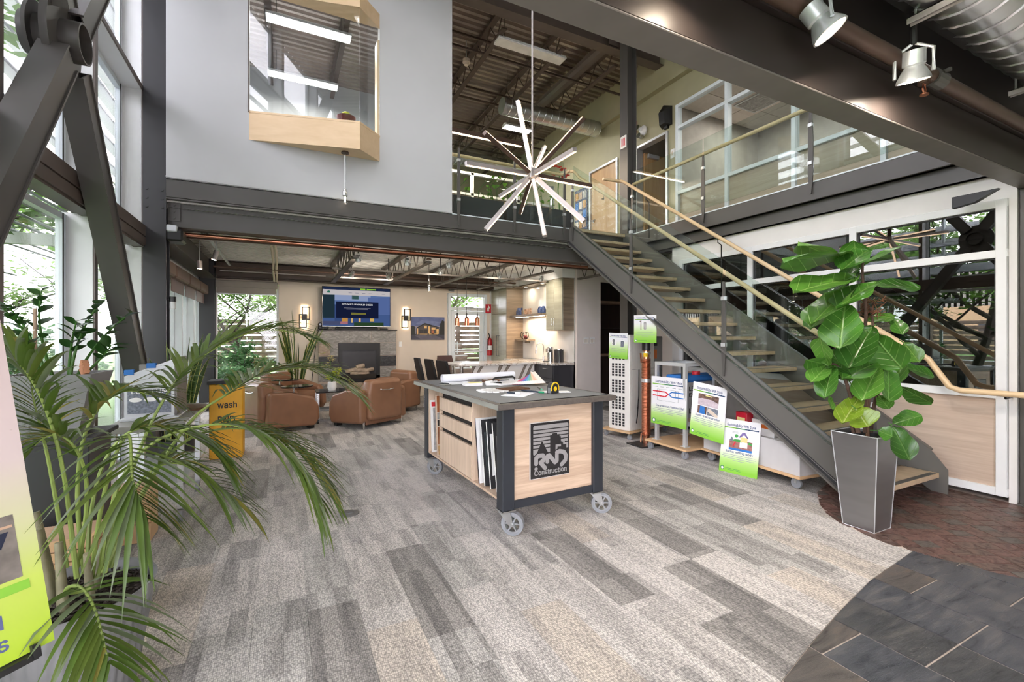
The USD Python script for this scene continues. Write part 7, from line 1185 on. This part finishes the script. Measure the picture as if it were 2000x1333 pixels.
pm('yellow_box', (.72, .36, .01), .5); t = thing('yellow_bin', 'yellow bin with black lettering beside the snake plant at the left', 'bin', (-.6, 6.55, 0)); part(t, 'body', B().cbox(-.78, -.44, 6.3, 6.6, 0, .88, .01), MT['yellow_box']); part(t, 'lid', B().cbox(-.8, -.42, 6.28, 6.62, .88, .92), MT['card_black']); Fy = frame((-.76, 6.3, 0), (1, 0, 0), (0, 0, 1)); writing(t, 'wash', .06, .6, .07, MT['card_black'], .2, Fy, .001); writing(t, 'RND', .06, .42, .08, MT['card_black'], .18, Fy, .001)
for i, (x, y, z, w, d, h) in enumerate(((-1.32, 2.85, 0, .5, .35, .32), (-1.25, 2.88, .32, .42, .3, .16), (-1.2, 4.0, 0, .36, .22, .4))):
    t = thing('wood_crate', ('brown wooden crate on the floor behind the palm', 'smaller wooden tray on top of the crate behind the palm', 'brown wooden box by the cart behind the palm')[i], 'crate', (x + w / 2, y + d / 2, z))
    for k in range(3): part(t, 'slat', B().box(x, x + w, y, y + .015, z + h / 3 * k + .004, z + h / 3 * (k + 1) - .004), MT['ply']); part(t, 'slat', B().box(x + w - .015, x + w, y + .015, y + d, z + h / 3 * k + .004, z + h / 3 * (k + 1) - .004), MT['ply'])
    part(t, 'box', B().box(x + .01, x + w - .015, y + .015, y + d, z, z + h - .02), MT['tan_sample'])
# big board on an easel at the left edge
bl = np.array((-.607, 1.81, .55)); ex = np.array((.69, .73, 0)); ex /= np.linalg.norm(ex); nn = np.array((.73, -.69, 0)); nn /= np.linalg.norm(nn); ey = np.array((0, 0, 1.)) * math.cos(.262) - nn * math.sin(.262); W_s, H_s = .62, 1.05
x_ = UsdGeom.Xform.Define(stage, '/World/' + numbered('/World', 'solar_board')); F_ = frame(bl - ex * W_s, ex, ey); x_.AddTransformOp().Set(Gf.Matrix4d(*F_.T.ravel().tolist())); meta(x_.GetPrim(), 'large printed board about solar energy on a black easel at the left edge', 'poster'); sb = Loc(T(x_.GetPrim(), (0, 0, 0))); I4 = np.eye(4)
bn = {'tc': ('texture_coordinate', {}), 's': ('separate_xyz', {}), 'rp': ('rgb_ramp', {'ramp': [(0, (.36, .52, .03)), (.2, (.45, .56, .10)), (.36, (.52, .53, .30)), (.55, (.56, .47, .45)), (1, (.56, .45, .44))]}), 'p': ('principled_bsdf', {'roughness': .35})}
MT['board_face'] = usdkit.material(stage, '/World/Looks/board_face', bn, [('tc.object', 's.vector'), ('s.y', 'rp.fac'), ('rp.color', 'p.base_color')], surface='p.BSDF')
part(sb, 'board', B().box(0, W_s, 0, H_s, -.006, 0), MT['board_face'])
def tx(s, right, y, h, m='ink_navy'):
    tm = meshkit.text_mesh(s, h, .0006, h > .02); v = np.array(tm.vertices); v[:, 0] += right - v[:, 0].max(); v[:, 1] += y; part(sb, 'lettering', B().raw(v, tm.faces), MT[m])
tx('and', W_s - .10, .092, .036); tx('homes', W_s - .095, .035, .036)
for k, s in enumerate(('energy', 'solar', 'used', 'home', 'back to the', 'grid')): tx(s, W_s - .062 - (.02 if k in (0, 1, 3) else 0), .60 - .0145 * k, .0095, 'ink_grey')
part(sb, 'green_bar', B().box(0, W_s - .033, .172, .198, 0, .001), MT['bar_green']); part(sb, 'photo', B().box(0, W_s - .045, .21, .39, 0, .001), pm('roof_photo', (.17, .15, .13), .5, var=.3, sc=20))
for a, e in ((.12, .235), (.2, .29), (.345, .232), (.37, .29)):
    part(sb, 'panel_photo', B().prism(Polygon([(a, e), (a + .17, e + .012), (a + .19, e + .055), (a + .03, e + .05)]), 0, .0015), pm('pv_navy', (.012, .018, .04), .4) if 'pv_navy' not in MT else MT['pv_navy'])
    for q in range(1, 4): part(sb, 'panel_line', B().prism(LineString([(a + .045 * q, e + .002 * q), (a + .025 + .042 * q, e + .052)]).buffer(.001), 0, .002), MT['alu'])
part(sb, 'photo_rail', B().box(.05, W_s - .05, .355, .362, 0, .0015), MT['tan_sample'])
es = thing('easel', 'black metal easel arm holding the solar board at the lower left', 'easel', bl); w3 = lambda x, y, z: (F_ @ np.array((x, y, z, 1)))[:3]
part(es, 'ledge', B().bar(w3(W_s - .30, -.012, .0), w3(W_s - .045, -.012, .0), .03, .018), MT['black']); part(es, 'hook', B().bar(w3(W_s - .05, -.02, .014), w3(W_s - .05, .018, .014), .018, .012), MT['black']); part(es, 'bolt', B().cyl(w3(W_s - .16, -.012, .01), w3(W_s - .16, -.012, .024), .007, 8), MT['alu'])
for q in (.1, .5): part(es, 'leg', B().cyl(w3(q, .9, -.03), (w3(q, 0, -.03)[0] + .0, w3(q, 0, -.03)[1], .0), .012, 8), MT['black'])
t = thing('floor_cap', 'round metal floor outlet cover set in the carpet', 'floor outlet', (.47, 3.91, 0)); part(t, 'cover', B().lathe([(.0, .004), (.075, .004), (.085, .001)], (.47, 3.91, 0), 28), MT['galv_tub']); part(t, 'slot', B().box(.44, .5, 3.90, 3.92, .004, .006), MT['mat_grey'])
# ================================================================ outside
gm = {'tc': ('texture_coordinate', {}), 'n1': ('noise_texture', {'scale': .5, 'detail': 5.}), 'n2': ('noise_texture', {'scale': 60., 'detail': 3.}), 'mx': ('math', {'math_type': 'multiply_add', 'value2': .5}), 'rp': ('rgb_ramp', {'ramp': [(.5, (.04, .10, .018)), (.75, (.08, .17, .03)), (1, (.13, .22, .06))]}), 'p': ('principled_bsdf', {'roughness': .9})}
MT['grass'] = usdkit.material(stage, '/World/Looks/grass', gm, [('tc.object', 'n1.vector'), ('tc.object', 'n2.vector'), ('n1.fac', 'mx.value1'), ('n2.fac', 'mx.value3'), ('mx.value', 'rp.fac'), ('rp.color', 'p.base_color')], surface='p.BSDF')
pm('asphalt', (.16, .16, .165), .85, var=.15, sc=20); pm('concrete', (.42, .41, .39), .8, var=.1, sc=3)
gd = struct('ground'); part(gd, 'lawn', B().box(-19, -1.7, -40, 60, -.3, -.06).box(-1.7, 60, 10.95, 60, -.3, -.06), MT['grass']); part(gd, 'road', B().box(-27, -19, -40, 60, -.3, -.08), MT['asphalt']); part(gd, 'verge', B().box(-60, -27, -40, 60, -.3, -.06), MT['grass']); part(gd, 'entry_paving', B().box(-1.7, 60, -40, -2.5, -.3, -.06), MT['concrete']); part(gd, 'side_paving', B().box(9.2, 60, -2.5, 10.95, -.3, -.06), MT['concrete'])
# entry wall out of view behind the viewer, shaped to darken the entry beam
wf = struct('wall_front'); part(wf, 'plaster', B().box(-1.6, 9.35, -2.6, -2.35, 2.6, 7.1).box(1.9, 9.35, -2.6, -2.35, 0, 2.6), MT['upper_white'])
for a, c_ in ((-1.5, .2), (.2, 1.9)): window(-2.42, a, c_, .05, 2.6, .06, axis='y')
part(struct('wall_side'), 'plaster', B().box(9.35, 9.5, -2.6, 13.6, 0, 7.1), MT['upper_white']); part(struct('wall_lobby'), 'plaster', B().box(5.95, 6.1, -2.4, 1.25, 0, 3.7), MT['header_paint']); part(wr, 'entry_return', B().box(5.9, 6.0, 1.25, 1.55, 0, 3.05), MT['header_paint'])  # unseen outer side wall, placed to keep stray sky light out
# sunshade louvres outside the upper glass
lv = thing('sunshade', 'broad white horizontal sunshade blades outside the upper windows on the left', 'sunshade', (-2.3, 3, 2.9))
for k in range(13):
    z = 2.95 + .31 * k; b = B(); b.bar((-2.25, -1.0, z), (-2.25, 10.6, z), .34, .025, (.55, 0, .83)); part(lv, 'blade', b, MT['louvre_grey'])
for y in (-.9, 2.0, 4.9, 7.8, 10.5): part(lv, 'bracket', B().box(-2.3, -2.2, y - .02, y + .02, 2.8, 6.9).box(-2.25, -1.66, y - .02, y + .02, 3.2, 3.26).box(-2.25, -1.66, y - .02, y + .02, 6.2, 6.26), MT['alu_white'])
for j, (x0, x1, z, y0, y1) in enumerate(((-3.2, -1.75, 2.62, 2.5, 10.5), (-4.6, -3.4, 2.35, 5.2, 9.0))):
    cn = thing('trellis_canopy', ('white slatted trellis canopy just outside the lower left windows', 'second white slatted canopy farther out among the trees')[j], 'canopy', ((x0 + x1) / 2, 6, 2.2))
    for k in range(7): x = x0 + (x1 - x0) * (k + .5) / 7; part(cn, 'slat', B().bar((x, y0, z), (x, y1, z), .16, .02, (.5, 0, .87)), MT['louvre_grey'])
    for y in (y0 + .6, (y0 + y1) / 2, y1 - .6): part(cn, 'beam', B().box(x0, x1, y - .03, y + .03, z - .22, z - .1), MT['white_paint'])
    for y in (y0 + .6, y1 - .6): part(cn, 'post', B().box(x0 - .03, x0 + .03, y - .03, y + .03, -.06, z - .1), MT['alu_white'])
# fences
pm('fence_wood', (.40, .30, .25), .8, var=.35, sc=3, stretch=(1, 1, 6))
def fence(label, p, q, n, h=1.85, up=0.):
    t = thing('fence', label, 'fence', (p[0], p[1], up)); p, q = np.array((*p, 0.)), np.array((*q, 0.)); nsl = 13
    for k in range(nsl): z = up + .08 + (h - .1) * k / (nsl - 1); part(t, 'slat', B().bar(p + (0, 0, z), q + (0, 0, z), .02, (h - .1) / nsl * .82, (0, 0, 1)), MT['fence_wood'])
    for k in range(n + 1): c_ = p + (q - p) * k / n; part(t, 'post', B().box(c_[0] - .05, c_[0] + .05, c_[1] - .05, c_[1] + .05, -.06, up + h), MT['fence_wood'])
fence('brown horizontal slat fence beyond the tall back window', (-3.2, 14.2), (2.2, 14.2), 4); fence('brown slat fence seen through the glazed exit door', (2.3, 13.6), (7.5, 13.6), 4); fence('brown slat fence along the garden beyond the left windows', (-6.5, 3.0), (-6.5, 14.2), 6)
t = thing('garden_steps', 'white edged timber garden steps outside the exit door', 'steps', (4.1, 12.5, 0))
for k in range(7): part(t, 'riser', B().box(3.3, 4.9, 11.9 + .22 * k, 12.1 + .22 * k, -.06, .16 + .17 * k), MT['fence_wood']); part(t, 'step_edge', B().box(3.3, 4.9, 11.88 + .22 * k, 12.1 + .22 * k, .16 + .17 * k, .19 + .17 * k), MT['white_paint'])
# trees
leaf('tree_a', (.15, .29, .06), .3, .8, .5, .5); leaf('tree_b', (.20, .33, .09), .3, .8, .5, .5); leaf('tree_c', (.09, .22, .08), .3, .8, .45, .5); pm('tree_bark', (.07, .055, .045), .9, var=.4, sc=5)
def tree(label, loc, h, spread, trunk_h, n, mat, seed, size=.09, lean=(0, 0)):
    q = random.Random(seed); rg = np.random.default_rng(seed); t = own('tree', label, 'tree', loc); tips = []; b = B()
    def grow(p, d, L0, r, lv_):
        m = 5; pts = [p]; dd = d
        for i in range(m): dd = dd + np.array((q.uniform(-.18, .18), q.uniform(-.18, .18), q.uniform(-.05, .16))); dd /= np.linalg.norm(dd); pts.append(pts[-1] + dd * L0 / m)
        b.tube(pts, np.linspace(r, r * .62, m + 1), 6 if lv_ < 2 else 4, False)
        if lv_ >= 3: tips.extend(pts[1:]); return
        for k in range(3 if lv_ else 5):
            i = q.randint(2, m); a = q.uniform(0, 6.28); e = np.array((math.cos(a), math.sin(a), q.uniform(.05, .5))) * spread + dd * .5; e /= np.linalg.norm(e); grow(pts[i], e, L0 * q.uniform(.55, .8) if lv_ else (h - trunk_h) * q.uniform(.5, .75), r * .5, lv_ + 1)
        if lv_ >= 1: tips.extend(pts[3:])
    grow(np.array((0, 0, -.06)), np.array((lean[0], lean[1], 1.)), trunk_h * 1.25, .03 * h ** .8, 0)
    part(t, 'trunk', b, MT['tree_bark'], 50)
    tp = np.array(tips); c = tp[rg.integers(0, len(tp), n)] + rg.normal(0, .22 * h / 5, (n, 3)) * (1, 1, .45); d = rg.normal(0, 1, (n, 3)); d /= np.linalg.norm(d, axis=1, keepdims=True); e = np.cross(d, rg.normal(0, 1, (n, 3))); e /= np.linalg.norm(e, axis=1, keepdims=True); e[:, 2] *= .4
    sz = size * rg.uniform(.6, 1.3, (n, 1)); d[:, 2] *= .5
    v = np.stack([c - d * sz, c + e * sz * .45, c + d * sz, c - e * sz * .45], 1).reshape(-1, 3); f = np.arange(4 * n).reshape(-1, 4); part(t, 'crown', B().raw(v, f), MT[mat], kind='stuff'); return t
TA = tree('broad layered green tree just outside the left windows', (-4.4, 5.2, 0), 5.6, 1.4, 2.0, 8000, 'tree_a', 31, .11)
TB = tree('light green small leaved tree beyond the tall back window', (-.9, 13.0, 0), 3.8, 1.2, 1.3, 3600, 'tree_b', 32, .07)
TD = tree('blue green bushy tree low outside the back window', (-1.2, 12.4, 0), 1.7, 1.3, .3, 4000, 'tree_c', 33, .06)
for (x, y, rz, s_, src, lab) in ((-7.6, 8.6, 70, 1.1, TA, 'second broad green tree farther along the left garden'), (-8.4, 3.4, 140, 1.25, TA, 'green tree farther out beyond the brace on the left'), (-5.6, 9.2, 210, .8, TB, 'light green tree seen through the narrow left window'), (-3.7, 8.0, 30, .8, TB, 'small light tree beside the trellis canopy'), (-11.5, 12, 250, 1.3, TA, 'broad tree by the road in the far left'), (-13, -3.5, 20, 1.5, TA, 'broad tree by the road beyond the entry'), (-11.5, 4.5, 200, 1.4, TA, 'broad tree by the road in the middle'), (1.0, 17.0, 40, 1.5, TB, 'light tree behind the back fence left'), (-3.2, 16.2, 110, 1.5, TB, 'light tree behind the back fence at the corner'), (5.2, 18.5, 190, 1.7, TB, 'light tree above the exit door fence'), (3.2, 17.0, 290, 1.3, TB, 'light tree behind the garden steps'), (.6, 12.9, 90, .9, TD, 'small bush right of the back window view'), (-4.6, 3.4, 10, 1.1, TD, 'low bush outside the lower left window'), (-3.6, 6.4, 200, 1.2, TD, 'low bush by the brace outside the left windows'), (-4.2, 10.4, 100, 1.2, TD, 'low bush near the left garden fence'), (-5.2, .8, 160, 1.2, TB, 'light tree outside the windows nearest the entry'), (6.3, 13.0, 30, 1.0, TD, 'low bush right of the garden steps')): dup(src, (x, y, 0), rz, lab, scale=(s_,) * 3)
# across the road: a building and a delivery truck
pm('stucco', (.45, .30, .18), .8, var=.06); pm('siding', (.24, .22, .2), .5, .2, var=.06); pm('truck_white', (.8, .8, .8), .35); pm('truck_dark', (.02, .02, .022), .4)
bu = thing('building', 'tan and grey corrugated warehouse across the road', 'building', (-42, 20, 0)); part(bu, 'base_wall', B().box(-48, -42, -20, 60, -.1, 4.0), MT['stucco']); b = B()
for k in range(200): b.box(-42.12, -42, -20 + .4 * k, -19.8 + .4 * k, 4.0, 7.6)
part(bu, 'corrugated_siding', b.box(-48, -42, -20, 60, 4.0, 7.6), MT['siding'], kind='stuff')
for y in (4, 14, 26, 38): part(bu, 'window', B().box(-42.05, -41.98, y, y + 3, 1.0, 2.6), MT['black_gloss'])
for y in (9, 32): part(bu, 'door', B().box(-42.05, -41.98, y, y + 3.2, 0, 3.4), MT['card_white'])
part(bu, 'sign', B().box(-42.2, -42.12, 17, 21, 5.2, 6.4), MT['card_white'])
tk = thing('delivery_truck', 'white box truck parked across the road', 'truck', (-24, 20, 0)); part(tk, 'cargo_box', B().cbox(-25.2, -22.8, 14.5, 20.5, .9, 3.6, .04), MT['truck_white']); part(tk, 'cab', B().hull([(x, y, z) for x in (-25, -23) for y, z in ((20.6, .6), (20.6, 2.6), (21.6, 2.6), (22.2, 1.7), (23.6, 1.55), (23.8, .6))]), MT['truck_white']); part(tk, 'side_window', B().hull([(-22.98, y, z) for y, z in ((20.9, 1.75), (20.9, 2.4), (21.55, 2.4), (21.95, 1.75))] + [(-22.9, y, z) for y, z in ((20.9, 1.75), (20.9, 2.4), (21.55, 2.4), (21.95, 1.75))]), MT['truck_dark']); part(tk, 'chassis', B().box(-24.9, -23.1, 14.6, 23.5, .45, .9), MT['truck_dark'])
for y in (16.2, 22.6):
    for x in (-25.0, -23.2): part(tk, 'wheel', B().cyl((x, y, .42), (x + .3, y, .42), .48, 20), MT['truck_dark'], 40)
